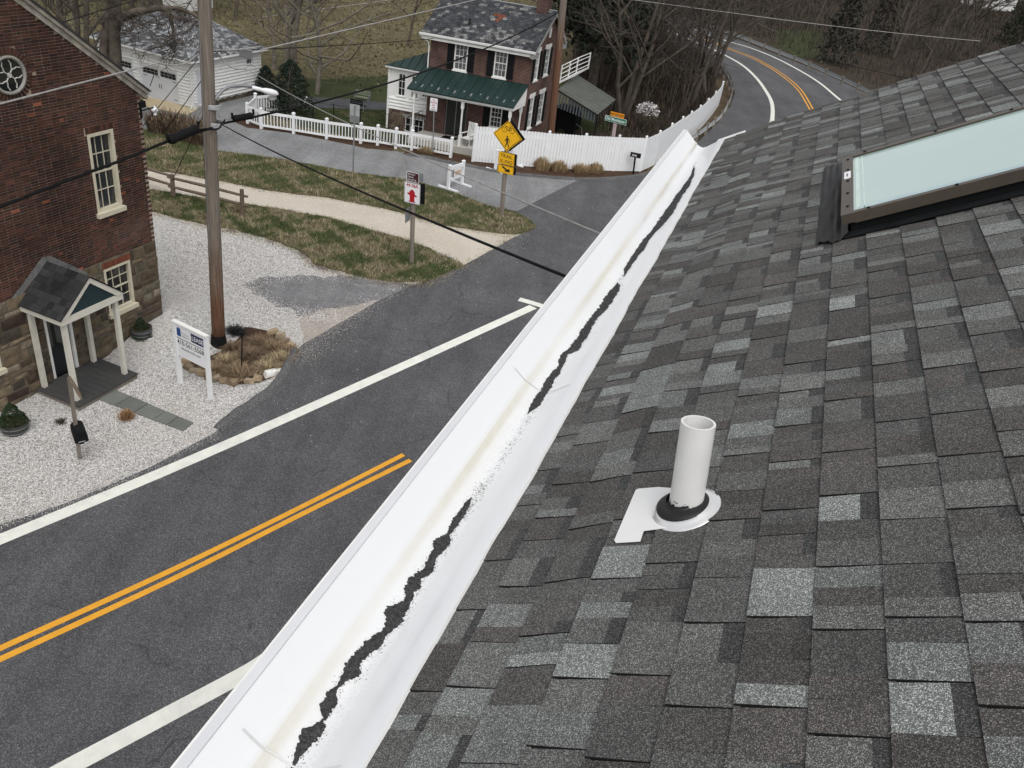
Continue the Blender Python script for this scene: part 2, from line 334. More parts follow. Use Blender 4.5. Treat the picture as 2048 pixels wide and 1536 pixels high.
# ------------------------------------------------------------------ ground sheets
def sheet(name, pts, mat, z, label=None, kind='structure', jit=0.0, step=.25, seed=1, cells=False):
    P = [np.array(p[:2], float) for p in pts]; rr = random.Random(seed)
    if jit:
        Q = []
        for i in range(len(P)):
            a, b = P[i], P[(i+1) % len(P)]; L = np.linalg.norm(b-a); n = max(1, min(int(L/step), 160)); nn_ = np.array([-(b-a)[1], (b-a)[0]])/(L+1e-9)
            for k in range(n): Q.append(a+(b-a)*k/n + nn_*rr.gauss(0, jit) + (0 if n < 2 else nn_*jit*1.5*math.sin(k*step*2.1+i)))
        P = Q
    tri = tessellate_polygon([[Vector((p[0], p[1], 0)) for p in P]])
    mb = MB(); V = [(p[0], p[1], z) for p in P]; F = []
    for t in tri:
        a, b, c = (np.array(V[i][:2]) for i in t); cr = (b-a)[0]*(c-a)[1]-(b-a)[1]*(c-a)[0]
        F.append(t if cr > 0 else (t[0], t[2], t[1]))
    mb.mesh(V, F); o = mb.build(name, mat); tag(o, label, None, None, kind); return o
def GP(L): return [G(*p) for p in L]
def strip(name, pts, w, mat, z, label):
    P = [np.array(p[:2], float) for p in pts]; mb = MB(); n = len(P); Lf = []; Rt = []
    for i in range(n):
        t = P[min(i+1, n-1)]-P[max(i-1, 0)]; t /= np.linalg.norm(t); s_ = np.array([-t[1], t[0]])*w/2
        Lf.append(P[i]+s_); Rt.append(P[i]-s_)
    for i in range(n-1): mb.poly([(*Rt[i], z), (*Rt[i+1], z), (*Lf[i+1], z), (*Lf[i], z)])
    o = mb.build(name, mat); tag(o, label, None, None, 'structure'); return o
def smooth(P, k=4):
    P = [np.asarray(p, float) for p in P]; out = []
    for i in range(len(P)-1):
        p0, p1, p2, p3 = P[max(i-1, 0)], P[i], P[i+1], P[min(i+2, len(P)-1)]
        for j in range(k):
            t = j/k; out.append(.5*((2*p1)+(-p0+p2)*t+(2*p0-5*p1+4*p2-p3)*t*t+(-p0+3*p1-3*p2+p3)*t**3))
    out.append(P[-1]); return out
base = MB(); base.poly([(-900, -200, -.004), (900, -200, -.004), (900, 1500, -.004), (-900, 1500, -.004)])
tag(base.build('ground', FIELD), kind='structure')
# wooded ground right of the house and beyond the road
sheet('woodland_floor', [G(1128, 268)[:2], G(1300, 345)[:2], (30, 40), (90, 50), (260, 90), (260, 420), (10, 420), G(1100, -60)[:2], G(1150, 60)[:2], G(1140, 180)[:2]], BRUSHG, .0, 'brown wooded ground beyond the house')
sheet('far_brush', [(-260, 150), (-60, 128), (-10, 140), (30, 150), (30, 420), (-300, 420)], BRUSHG, .002, 'brown brushy ground at the far side of the field')
# stone dust trail
trail = [(240, 330), (301, 340), (355, 348), (440, 362), (536, 381), (663, 397), (790, 422), (881, 451), (987, 466), (1026, 469), (1045, 470), (1010, 495), (960, 530), (905, 570), (821, 540), (726, 470), (663, 450), (567, 425), (485, 412), (304, 384), (240, 375)]
sheet('gravel_trail', GP(trail), TRAILM, .006, 'pale stone dust rail trail crossing toward the road', jit=.03)
lot = [(-260, 1145), (0, 1052), (140, 1005), (300, 940), (430, 880), (510, 842), (580, 795), (615, 740), (640, 700), (720, 655), (790, 612), (840, 576), (900, 548), (935, 534), (900, 510), (790, 480), (640, 470), (472, 440), (409, 430), (300, 405), (200, 395), (150, 500), (-60, 760), (-400, 900)]
sheet('gravel_lot', GP(lot), GRAV, .010, 'white gravel parking lot beside the brick building', jit=.02)
sheet('worn_asphalt_patch', GP([(488, 575), (520, 557), (600, 553), (726, 550), (812, 562), (832, 572), (760, 604), (700, 628), (640, 632), (599, 628), (552, 615), (510, 594)]), ASPHP, .014, 'grey worn asphalt patch in the gravel lot', jit=.09, step=.2)
sheet('sand_washout', GP([(612, 668), (600, 640), (640, 622), (700, 612), (765, 598), (700, 641), (655, 668), (640, 700), (606, 722), (588, 738), (588, 712), (600, 690)]), SANDM, .018, 'sandy washout at the mouth of the gravel lot', jit=.05, step=.2)
# near road and the far bend, one sheet
roadL = [(-500, 1255), (-260, 1147), (0, 1052), (140, 1005), (300, 936), (430, 866), (465, 839), (500, 815), (540, 786), (562, 761), (575, 738), (587, 714), (602, 692), (640, 670), (690, 641), (760, 601), (830, 569), (900, 544), (930, 530), (985, 500), (1022, 478), (1072, 457), (1060, 441), (1032, 424), (1157, 360), (1246, 356), (1301, 345), (1350, 322), (1395, 285), (1432, 250), (1460, 214), (1470, 186), (1462, 155), (1444, 128), (1400, 98), (1340, 68), (1256, 34), (1180, 4), (1100, -24)]
roadR = [(1180, -50), (1260, -10), (1340, 26), (1440, 66), (1560, 112), (1650, 148), (1750, 196)]
rp = [p[:2] for p in GP(roadL)] + [p[:2] for p in GP(roadR)] + [np.array(p) for p in ((26.5, 56), (20.0, 42), (12.0, 29), (4.0, 18.6), (-1.6, 10.9), (-4.6, 6.4), (-12, -6), (-30, -30))]
sheet('road', rp, ASPH, .024, 'dark asphalt road running past the houses and round the bend')
mill0 = G(0, 0)
old = [(1157, 360), (1100, 354), (1000, 345), (940, 333), (891, 324), (812, 307), (792, 303), (732, 297), (654, 281), (576, 266), (525, 260), (494, 256), (470, 245), (488, 238), (500, 226), (530, 215), (575, 222), (560, 200), (500, 186), (395, 216), (380, 229), (285, 212), (150, 200), (60, 260), (285, 262), (330, 268), (395, 288), (437, 302), (520, 312), (631, 331), (707, 346), (821, 360), (911, 386), (972, 410), (1032, 424)]
sheet('side_road', GP(old), ASPHL, .020, 'lighter grey asphalt of the old side road and driveway')
# verges
sheet('upper_verge', GP([(200, 262), (285, 258), (330, 268), (395, 288), (437, 302), (520, 312), (631, 331), (707, 346), (821, 360), (911, 386), (972, 410), (1032, 424), (1060, 440), (1075, 456), (1026, 469), (987, 466), (881, 451), (790, 422), (663, 397), (536, 381), (440, 362), (355, 348), (301, 340), (200, 325)]), VERGE, .028, 'thatchy grass verge between side road and trail', jit=.03)
sheet('lower_verge', GP([(240, 372), (304, 380), (485, 408), (567, 420), (663, 437), (726, 456), (821, 483), (900, 518), (928, 532), (900, 545), (885, 556), (853, 567), (790, 565), (710, 552), (631, 530), (599, 502), (536, 480), (472, 463), (409, 451), (307, 425), (240, 410)]), VERGE, .028, 'thatchy grass verge between trail and gravel lot', jit=.04)
sheet('fence_mulch_bed', GP([(470, 245), (494, 256), (525, 260), (576, 266), (654, 281), (732, 297), (783, 303), (795, 293), (721, 279), (653, 270), (588, 259), (530, 250), (512, 232), (498, 240)]), MULCH, .026, 'brown mulch bed under the white baluster fence', jit=.02)
sheet('corner_mulch_bed', GP([(805, 309), (850, 315), (891, 324), (940, 334), (1000, 346), (1060, 352), (1155, 359), (1246, 355), (1301, 344), (1360, 313), (1350, 296), (1279, 338), (1200, 335), (1100, 330), (1020, 324), (945, 317), (903, 306), (850, 298), (820, 300)]), MULCH, .030, 'brown mulch bed along the white privacy fence', jit=.02)
sheet('side_lawn', GP([(520, 216), (600, 214), (700, 219), (778, 221), (778, 262), (900, 300), (800, 296), (700, 272), (600, 254), (555, 228)]), LAWN, .022, 'green lawn between the fence and the driveway loop', jit=.02)
sheet('far_lawn', GP([(600, 160), (800, 150), (860, 190), (860, 214), (776, 208), (700, 199), (615, 193), (560, 190)]), LAWN, .012, 'shaded green lawn beyond the driveway loop', jit=.1)
sheet('driveway_loop', GP([(560, 196), (590, 194), (613, 194), (700, 199), (800, 209), (850, 214), (850, 224), (778, 221), (700, 218), (600, 216), (560, 214)]), ASPHD, .024, 'dark asphalt driveway loop behind the house')
sheet('back_lawn', GP([(1120, 205), (1200, 226), (1235, 245), (1215, 262), (1160, 262), (1100, 250)]), LAWN, .014, 'green lawn under the patio cover', jit=.05)
sheet('woodland_clearing', GP([(1320, 95), (1365, 100), (1372, 130), (1350, 160), (1318, 150), (1305, 120)]), LAWN, .014, 'green clearing among the trees', jit=.4)
sheet('riverside_clearing', GP([(1560, 60), (1640, 64), (1640, 110), (1600, 118), (1560, 95)]), LAWN, .014, 'green clearing below the road bend', jit=.4)
sheet('roadside_litter', GP([(1301, 344), (1350, 318), (1400, 275), (1438, 238), (1458, 205), (1462, 182), (1448, 150), (1430, 160), (1437, 205), (1400, 248), (1350, 292), (1290, 338)]), LITTER, .032, 'leaf litter between fence and guardrail', jit=.05)
sheet('garage_apron', GP([(286, 200), (300, 195), (372, 213), (396, 219), (375, 231), (286, 214)]), APRONC, .034, 'tan concrete apron before the garage doors')
# road markings
def line(name, px, w, mat, z, label): return strip(name, smooth([G(*p) for p in px], 5), w, mat, z, label)
line('edge_line', [(-260, 1188), (0, 1081), (400, 914), (800, 736), (1066, 615)], .33, PAINTW, .030, 'long white edge line along the gravel side')
line('stop_bar', [(1038, 600), (1066, 608), (1120, 625)], .30, PAINTW, .034, 'short white bar at the end of the edge line')
line('yellow_line', [(-200, 1390), (0, 1299), (340, 1144), (600, 1017), (807, 911)], .14, PAINTY, .030, 'upper yellow centre line of the near road')
line('yellow_line', [(-200, 1412), (0, 1321), (340, 1163), (600, 1032), (821, 922)], .14, PAINTY, .030, 'lower yellow centre line of the near road')
line('edge_line', [(560, 1298), (508, 1338), (340, 1429), (150, 1530), (-50, 1640)], .34, PAINTW, .030, 'worn white edge line nearest the gutter')
line('edge_line', [(1520, 300), (1540, 255), (1545, 232), (1543, 205), (1530, 180), (1512, 156), (1486, 132), (1450, 111), (1400, 88), (1320, 55)], .30, PAINTW, .030, 'white inner edge line round the bend')
line('edge_line', [(1760, 260), (1700, 214), (1676, 197), (1640, 167), (1600, 142), (1550, 116), (1500, 96), (1450, 81), (1380, 56)], .26, PAINTW, .030, 'white outer edge line round the bend')
for k_, dx in (('left', -3), ('right', 4)):
    line('yellow_line', [(1640+dx, 260), (1628+dx, 232), (1617+dx, 210), (1598+dx, 180), (1570+dx, 155), (1535+dx, 132), (1500+dx, 114), (1452+dx, 96), (1390+dx, 70)], .13, PAINTY, .030, '%s yellow centre line round the bend' % k_)
# asphalt berm kerbs
def berm(name, px, w, h, label):
    P = smooth([G(*p) for p in px], 4); mb = MB(); rr = random.Random(3)
    prof = [(-w/2, 0), (-w*.3, h*.8), (0, h), (w*.3, h*.8), (w/2, 0)]; rows = []
    for i, p in enumerate(P):
        t = P[min(i+1, len(P)-1)]-P[max(i-1, 0)]; t /= np.linalg.norm(t); s_ = perp(t); e = .35 if i in (0, len(P)-1) else 1
        rows.append([p+s_*a*rr.uniform(.9, 1.1)+ZK*(b*e*rr.uniform(.85, 1.1)+.02) for a, b in prof])
    V = [q for r in rows for q in r]; F = [(i*5+j+5, i*5+j+6, i*5+j+1, i*5+j) for i in range(len(rows)-1) for j in range(4)]
    mb.mesh(V, F); o = mb.build(name, CURBM, smooth=True); tag(o, label, None, None, 'structure')
berm('kerb', [(436, 860), (465, 836), (500, 812), (540, 783), (562, 758), (574, 735), (584, 712), (588, 700)], .30, .14, 'rough asphalt kerb curling round the planted island')
berm('kerb', [(812, 310), (860, 318), (891, 325), (940, 334), (1000, 346), (1060, 353), (1155, 360), (1246, 357), (1301, 346), (1345, 326)], .22, .13, 'black asphalt kerb below the privacy fence')
# flagstone path
c00, c01, c10, c11 = G(193, 799), G(229, 781), G(367, 864), G(388, 848)
pth = tag(thing('flagstone_path', (c00+c10)/2, 'grey flagstone path from the dark porch deck across white gravel', 'path'))
ts = [0, .22, .44, .66, .82, 1.0]
for i in range(5):
    a, b = ts[i]+.006, ts[i+1]-.006; A0 = c00+(c10-c00)*a; A1 = c01+(c11-c01)*a; B0 = c00+(c10-c00)*b; B1 = c01+(c11-c01)*b
    MB().prism([A0+ZK*.012, B0+ZK*.012, B1+ZK*.012, A1+ZK*.012], (0, 0, .03+.004*(i % 2))).build('slab', SLAB, pth)

# raised gravel at the corner of the mill
MP0 = G(760/3.84, 400+1235/3.84); MD = ray(1850, -142); MD[2] = 0; MD /= np.linalg.norm(MD)
MF = Fr(MP0, MD)                                    # facade of the brick mill, x runs away from the eye; y into the building is to the left
MF.y = -np.array([MD[1], -MD[0], 0])
MS, MZ = MF.q(1250/3.84, 400+880/3.84); CORN = MF(MS, 0, 0)
V = []; F = []; nr_, na_ = 14, 48
for i in range(nr_+1):
    r_ = 3.0*i/nr_; hz = .43*(1-min(1, r_/2.6)**2)**2
    for j in range(na_):
        w = 2*math.pi*j/na_; V.append(CORN+np.array([r_*math.cos(w)*1.0, r_*math.sin(w), .011+hz-(.02 if i == nr_ else 0)]))
for i in range(nr_):
    for j in range(na_): F.append((i*na_+j, (i+1)*na_+j, (i+1)*na_+(j+1) % na_, i*na_+(j+1) % na_))
tag(np_mesh('gravel_mound', V, F, GRAV, smooth=True), 'white gravel banked up at the corner of the brick building', kind='structure')

# ------------------------------------------------------------------ generic builders
def z5(x, y): return x/3.84, 400+y/3.84
def z6(x, y): return x/3.84, 700+y/3.84
def z1(x, y): return x/6.024, y/6.024
def z2(x, y): return x/6.024, 230+y/6.024
def h2(x, y): return 500+x/3.84, y/3.84
def h3(x, y): return 960+x/3.84, y/3.84
def h5(x, y): return 830+x/6.4, y/6.4
def window(parent, F, x0, x1, z0, z1, nx, nz, fm, y=0.0, depth=.10, fw=.07, sill=.05, sash=2, glass=None, mw=.022, sillout=.06):
    """frame + sill + sash bars + panes, each its own mesh; recessed 'depth' behind y"""
    glass = glass or GLASSD
    mb = MB(); yf = y-.012
    mb.box(F, x0, x0+fw, yf, y+depth, z0, z1); mb.box(F, x1-fw, x1, yf, y+depth, z0, z1)
    mb.box(F, x0+fw, x1-fw, yf, y+depth, z1-fw, z1); mb.box(F, x0+fw, x1-fw, yf, y+depth, z0, z0+fw*.8)
    w = mb.build('window', fm, parent)
    if sill: MB().box(F, x0-.05, x1+.05, y-sillout, y+depth*.5, z0-sill, z0-.002).build('sill', fm, w)
    gx0, gx1, gz0, gz1 = x0+fw, x1-fw, z0+fw*.8, z1-fw; mu = MB(); yg = y+depth*.55
    if sash == 2:
        zm = (gz0+gz1)/2; mu.box(F, gx0, gx1, yg-.03, yg+.02, zm-.02, zm+.02)
    for i in range(1, nx): xx = gx0+(gx1-gx0)*i/nx; mu.box(F, xx-mw/2, xx+mw/2, yg-.018, yg+.01, gz0, gz1)
    for j in range(1, nz):
        if sash == 2 and j*2 == nz: continue
        zz = gz0+(gz1-gz0)*j/nz; mu.box(F, gx0, gx1, yg-.02, yg+.008, zz-mw/2, zz+mw/2)
    if mu.v: mu.build('glazing_bars', fm, w)
    for i in range(nx):
        for j in range(nz):
            a, b = gx0+(gx1-gx0)*i/nx, gx0+(gx1-gx0)*(i+1)/nx; c, d = gz0+(gz1-gz0)*j/nz, gz0+(gz1-gz0)*(j+1)/nz; tl = random.uniform(-.003, .003)
            MB().mesh([F(a, yg+tl, c), F(b, yg-tl, c), F(b, yg+tl, d), F(a, yg-tl, d)], [(0, 1, 2, 3)]).build('pane', glass, w)
    return w
def wallgrid(F, x0, x1, z0, z1, holes, y=0.0, mb=None, mi=0, thick=.12):
    mb = mb or MB(); xs = sorted({x0, x1, *[h[0] for h in holes], *[h[1] for h in holes]}); zs = sorted({z0, z1, *[h[2] for h in holes], *[h[3] for h in holes]})
    xs = [x for x in xs if x0 <= x <= x1]; zs = [z for z in zs if z0 <= z <= z1]
    for a, b in zip(xs, xs[1:]):
        for c, d in zip(zs, zs[1:]):
            mx, mz = (a+b)/2, (c+d)/2
            if any(h[0] < mx < h[1] and h[2] < mz < h[3] for h in holes): continue
            mb.poly([F(a, y, c), F(b, y, c), F(b, y, d), F(a, y, d)], mi)
    for h in holes:                                  # reveals
        a, b, c, d = h
        mb.poly([F(a, y, c), F(a, y, d), F(a, y+thick, d), F(a, y+thick, c)], mi); mb.poly([F(b, y, d), F(b, y, c), F(b, y+thick, c), F(b, y+thick, d)], mi)
        mb.poly([F(a, y, d), F(b, y, d), F(b, y+thick, d), F(a, y+thick, d)], mi); mb.poly([F(b, y, c), F(a, y, c), F(a, y+thick, c), F(b, y+thick, c)], mi)
    return mb
def text(name, s, F, x, z, size, mat, parent, y=-.004, align='CENTER', bold=.0, xs=1.0):
    cu = bpy.data.curves.new(name, 'FONT'); cu.body = s; cu.size = size; cu.align_x = align; cu.align_y = 'CENTER'; cu.extrude = .0008; cu.offset = bold; cu.resolution_u = 3
    ob = bpy.data.objects.new(name, cu); COL.objects.link(ob); bpy.context.view_layer.update()
    me = bpy.data.meshes.new_from_object(ob); bpy.data.objects.remove(ob); bpy.data.curves.remove(cu)
    o0 = org(parent)
    for v in me.vertices: p = F(x+v.co.x*xs, y-v.co.z, z+v.co.y)-o0; v.co = Vector(p)
    me.materials.clear(); me.materials.append(mat); me.name = name
    o = bpy.data.objects.new(name, me); COL.objects.link(o); o.parent = parent; o['_o'] = [float(q) for q in o0]; return o

# ------------------------------------------------------------------ the brick mill on the left
mill = thing('brick_building', MF(-3, 0, 0), 'old dark brick gable building on a fieldstone base with round window', 'building')
X0 = -7.5; X1 = MS
qm = MF.q
zb = (qm(*z5(1195, 300))[1]+qm(*z5(0, 790))[1])/2     # stone / brick line
def rect(tl, tr, bl): a = qm(*tl); b = qm(*tr); c = qm(*bl); return min(a[0], c[0]), b[0], c[1], (a[1]+b[1])/2
w1 = (qm(*z2(1050, 300))[0], qm(*z2(1365, 300))[0], qm(*z2(1180, 1180))[1], qm(*z2(1340, 165))[1])
w1 = (w1[0], w1[1]+.02, (qm(*z2(1190, 1245))[1]+qm(*z2(1490, 1135))[1])/2+.13, w1[3])
w2 = (qm(*z5(800, 600))[0], qm(*z5(1000, 560))[0]+.03, (qm(*z5(845, 915))[1]+qm(*z5(1035, 810))[1])/2+.13, (qm(*z5(795, 540))[1]+qm(*z5(980, 460))[1])/2)
w3x = qm(*z5(20, 1300))[0]; w3 = (w3x-.80, w3x, qm(*z5(45, 1310))[1]+.12, qm(*z5(45, 1310))[1]+1.55)
dr = (qm(*z5(335, 950))[0], qm(*z5(600, 1240))[0], .12, 1.98)
ra, rb = qm(*z1(170, 0)), qm(*z1(1640, 1100)); rsl = (ra[1]-rb[1])/(ra[0]-rb[0])    # rake underside line
def rakez(x): return rb[1]+rsl*(x-rb[0])
cw = qm(*z1(104, 905)); cR = .41
soldier = []
sh_ = qm(*z2(1180, 100))[1]-w1[3]
holes = [w1, w2, w3, dr]
# mortar backing: stone zone, brick zone, gable
mb = wallgrid(MF, X0, X1, -.3, 6.2, holes)
gx = [x for x in np.linspace(X0, X1, 24)]
for a, b in zip(gx, gx[1:]): mb.poly([MF(a, 0, 6.2), MF(b, 0, 6.2), MF(b, 0, max(6.2, rakez(b)+.05)), MF(a, 0, max(6.2, rakez(a)+.05))])
mb.poly([MF(X1, 0, -.3), MF(X1, 10, -.3), MF(X1, 10, 6.9), MF(X1, 0, 6.9)])
mb.build('mortar_wall', MORT, mill)
MORTS = simple('smeared_stone_mortar', (.15, .125, .092), .95, var=.35, vs=3, bs=.8, bd=.01, dirt=(.08, .065, .045))
wallgrid(Fr(MF.O-MF.y*.004, MF.x, MF.y), X0, X1+.004, -.3, zb-.002, holes, thick=.1).build('stone_bedding', MORTS, mill)['kind'] = 'stuff'
MB().box(MF, X0+.2, X1-.2, .35, 9.5, -.2, 6.0).build('inner_wall', BLACK, mill)
# bricks
def bcol(x, z, r):
    d = r.random(); base = np.array([.066, .031, .024]) if d < .55 else np.array([.046, .026, .022]) if d < .8 else np.array([.092, .038, .027]) if d < .994 else np.array([.30, .09, .05])
    low = min(1, max(0, (zb+1.15-z)/1.2)); sm = .5+.5*math.sin(x*1.7+z*.9)*math.sin(z*1.3-x*.6)
    base = base*(.8+.25*sm)*(1+.45*low); gr = max(0, 1-abs(z-(zb+.45))/.5)*max(0, 1-abs(x-(X1-.8))/.9)
    base = base*(1-.35*gr)+np.array([.12, .09, .085])*.35*gr; return tuple(base*r.uniform(.78, 1.22))
lint = lambda h: zb+math.ceil((h[3]+.13-zb)/.0665)*.0665
rr = random.Random(11); CH, BL = .0665, .208; bricks = []
row = 0; z = zb
while z < 10.4:
    header = row % 6 == 3; L = BL/2 if header else BL; x = X1-(0 if row % 2 else (L/2))
    first = True
    while x > X0:
        l = L if not first else (L if row % 2 else L/2); first = False
        a, b = x-l+.006, x-.005 if x != X1 else x+.004
        x -= l; m_ = (a+b)/2; zt = z+CH-.012
        if z > rakez(b)+.04: continue
        bad = False
        for h in holes:
            if z < h[3]-.01 and zt > h[2]+.01 and b > h[0] and a < h[1]:
                if a < h[0]-.05 and b > h[0]: b = h[0]-.003
                elif b > h[1]+.05 and a < h[1]: a = h[1]+.003
                else: bad = True
        for h in (w1, w2):
            if b > h[0]-.03 and a < h[1]+.03 and zt > h[3]+.002 and z < lint(h)-.01:
                if b-(h[1]+.03) > .05: a = h[1]+.03
                elif (h[0]-.03)-a > .05: b = h[0]-.03
                else: bad = True
        if math.hypot(m_-cw[0], (z+CH/2)-cw[1]) < cR+.17: bad = True
        if bad or b-a < .03: continue
        bricks.append((a, b, z, zt, bcol(m_, z, rr), rr.uniform(-.002, .004)))
    z += CH; row += 1
for h in (w1, w2):                                   # soldier lintels
    n = 11
    for i in range(n):
        a = h[0]-.03+(h[1]-h[0]+.06)*i/n; b = h[0]-.03+(h[1]-h[0]+.06)*(i+1)/n
        bricks.append((a+.005, b-.005, h[3]+.004, lint(h)-.014, bcol(a, h[3], rr) if h is w1 else tuple(np.array([.20, .065, .04])*rr.uniform(.8, 1.2)), .004))
def bmesh_brick(b, mb):
    a, b_, z0, z1_, c, pr = b
    P = [MF(a, .02, z0), MF(b_, .02, z0), MF(b_, .02, z1_), MF(a, .02, z1_), MF(a, -.007-pr, z0), MF(b_, -.007-pr, z0), MF(b_, -.007-pr, z1_), MF(a, -.007-pr, z1_)]
    mb.mesh(P, [(4, 5, 6, 7), (0, 1, 5, 4), (1, 2, 6, 5), (2, 3, 7, 6), (3, 0, 4, 7)], 0, c)
def vis(b):
    p = proj(MF((b[0]+b[1])/2, 0, b[2])); return -20 < p[0] < 2068 and -20 < p[1] < 1556
bv = sorted(bricks, key=lambda b: (not vis(b), np.linalg.norm(MF(b[0], 0, b[2])-EYE)-2*(b[1]-b[0])))
for b in bv[:290]: mb = MB(); bmesh_brick(b, mb); mb.build('brick', BRICKC, mill)
mb = MB()
for b in bv[290:]: bmesh_brick(b, mb)
mb.build('brickwork', BRICKC, mill)['kind'] = 'stuff'
# round window with brick ring
ringm = MB(); n = 34
for i in range(n):
    a0, a1 = 2*math.pi*(i+.12)/n, 2*math.pi*(i+.88)/n; r0, r1 = cR+.015, cR+.165
    P2 = [(r0*math.cos(a0), r0*math.sin(a0)), (r0*math.cos(a1), r0*math.sin(a1)), (r1*math.cos(a1), r1*math.sin(a1)), (r1*math.cos(a0), r1*math.sin(a0))]
    m1 = MB(); m1.prism([MF(cw[0]+p[0], -.014, cw[1]+p[1]) for p in P2], MF(0, .05, 0)-MF(0, 0, 0), 0, bcol(cw[0]+i, cw[1], rr)); m1.build('brick', BRICKC, mill)
rw = MB(); k = 40
prof = [(cR, -.02), (cR, -.05), (cR-.05, -.055), (cR-.07, .02), (cR-.10, .03), (cR-.10, .06)]
V = [MF(cw[0]+r_*math.cos(2*math.pi*j/k), y_, cw[1]+r_*math.sin(2*math.pi*j/k)) for r_, y_ in prof for j in range(k)]
rw.mesh(V, [(i*k+j, i*k+(j+1) % k, (i+1)*k+(j+1) % k, (i+1)*k+j) for i in range(len(prof)-1) for j in range(k)])
RWM = simple('weathered_round_frame', (.30, .29, .26), .7, var=.25, vs=6, bs=.3)
RW = rw.build('round_window', RWM, mill, True)
mb = MB(); mb.poly([MF(cw[0]+(cR-.02)*math.cos(2*math.pi*j/k), .0-.004, cw[1]+(cR-.02)*math.sin(2*math.pi*j/k)) for j in range(k)]); mb.build('pane', GLASSD, RW)
mb = MB(); ri = cR-.10
for i in range(4):
    a0 = math.pi/4+i*math.pi/2+.15; pth_ = [(0.06*math.cos(a0), .06*math.sin(a0)), (ri*.45*math.cos(a0), ri*.45*math.sin(a0))]
    mb.tube([MF(cw[0]+p[0], -.02, cw[1]+p[1]) for p in pth_], .014, 6)
    for sg in (-1, 1):
        pts = [(ri*.45, 0), (ri*.62, sg*.24), (ri*.80, sg*.30), (ri*1.02, sg*.52)]
        mb.tube([MF(cw[0]+r_*math.cos(a0+w), -.02, cw[1]+r_*math.sin(a0+w)) for r_, w in pts], .013, 6)
mb.tube([MF(cw[0], -.045, cw[1]), MF(cw[0], .0, cw[1])], .05, 10)
mb.build('tracery', simple('tracery_paint', (.50, .49, .45), .6), RW)
# fieldstone base
rs = random.Random(5); z = -.28; palette = [(.17, .13, .085), (.12, .09, .06), (.21, .165, .11), (.10, .085, .065), (.155, .135, .10), (.085, .06, .045), (.24, .20, .15)]
while z < zb-.04:
    hgt = min(rs.choice([.14, .19, .25, .31]), zb-z); 
    if zb-(z+hgt) < .07: hgt = zb-z
    x = X1+.02
    while x > X0:
        l = rs.uniform(.24, .80); a, b = x-l, x; x -= l; zt = z+hgt; segs = [(a, b)]
        for h in holes:
            ns = []
            for (p, q_) in segs:
                if z < h[3]+(.2 if h is w2 else 0)-.03 and zt > h[2]-.04+.03:
                    if p < h[0]-.0: ns.append((p, min(q_, h[0])))
                    if q_ > h[1]: ns.append((max(p, h[1]), q_))
                else: ns.append((p, q_))
            segs = ns
        for p, q_ in segs:
            if q_-p < .05: continue
            g_ = .012; e = .022; j = lambda s_=.020: rs.uniform(-s_, s_); pr = rs.uniform(.012, .05)
            a_, b_, c_, d_ = p+g_, q_-g_, z+g_*.8, zt-g_*.8
            Vs = [MF(a_, .03, c_), MF(b_, .03, c_), MF(b_, .03, d_), MF(a_, .03, d_), MF(a_+e+j(), -pr*.6, c_+e+j()), MF(b_-e+j(), -pr*.6, c_+e*.7+j()), MF(b_-e+j(), -pr*.7, d_-e+j()), MF(a_+e+j(), -pr*.6, d_-e*.8+j()), MF((a_+b_)/2+j(.03), -pr-.006, (c_+d_)/2+j(.02))]
            cc = np.array(rs.choice(palette))*rs.uniform(.6, 1.1)
            MB().mesh(Vs, [(4, 5, 8), (5, 6, 8), (6, 7, 8), (7, 4, 8), (0, 1, 5, 4), (1, 2, 6, 5), (2, 3, 7, 6), (3, 0, 4, 7)], 0, tuple(cc)).build('stone', STONEC, mill)
    z += hgt
window(mill, MF, *w1, 3, 4, CREAM, depth=.20, fw=.085, sill=.12, sillout=.10, mw=.02)
window(mill, MF, *w2, 3, 4, CREAM, depth=.16, fw=.075, sill=.12, sillout=.10, mw=.02)
window(mill, MF, *w3, 3, 4, CREAM, depth=.16, fw=.075, sill=.12, sillout=.10)
# door
mb = MB(); mb.box(MF, dr[0], dr[0]+.07, -.01, .14, dr[2], dr[3]); mb.box(MF, dr[1]-.07, dr[1], -.01, .14, dr[2], dr[3]); mb.box(MF, dr[0]+.07, dr[1]-.07, -.01, .14, dr[3]-.08, dr[3]); mb.box(MF, dr[0], dr[1], -.10, .10, dr[2]-.07, dr[2]-.002)
DF = mb.build('door_frame', WHITE, mill)
mb = MB(); mb.box(MF, dr[0]+.07, dr[1]-.07, .06, .10, dr[2], dr[3]-.08); DO = mb.build('door', GLASSD, mill)
MB().box(MF, dr[1]-.26, dr[1]-.20, .035, .06, dr[2]+.2, dr[3]-.15).build('door_stile', GREYMET, DO)
MB().box(MF, dr[1]-.19, dr[1]-.14, .02, .06, 1.05, 1.25).build('door_handle', BLACK, DO)
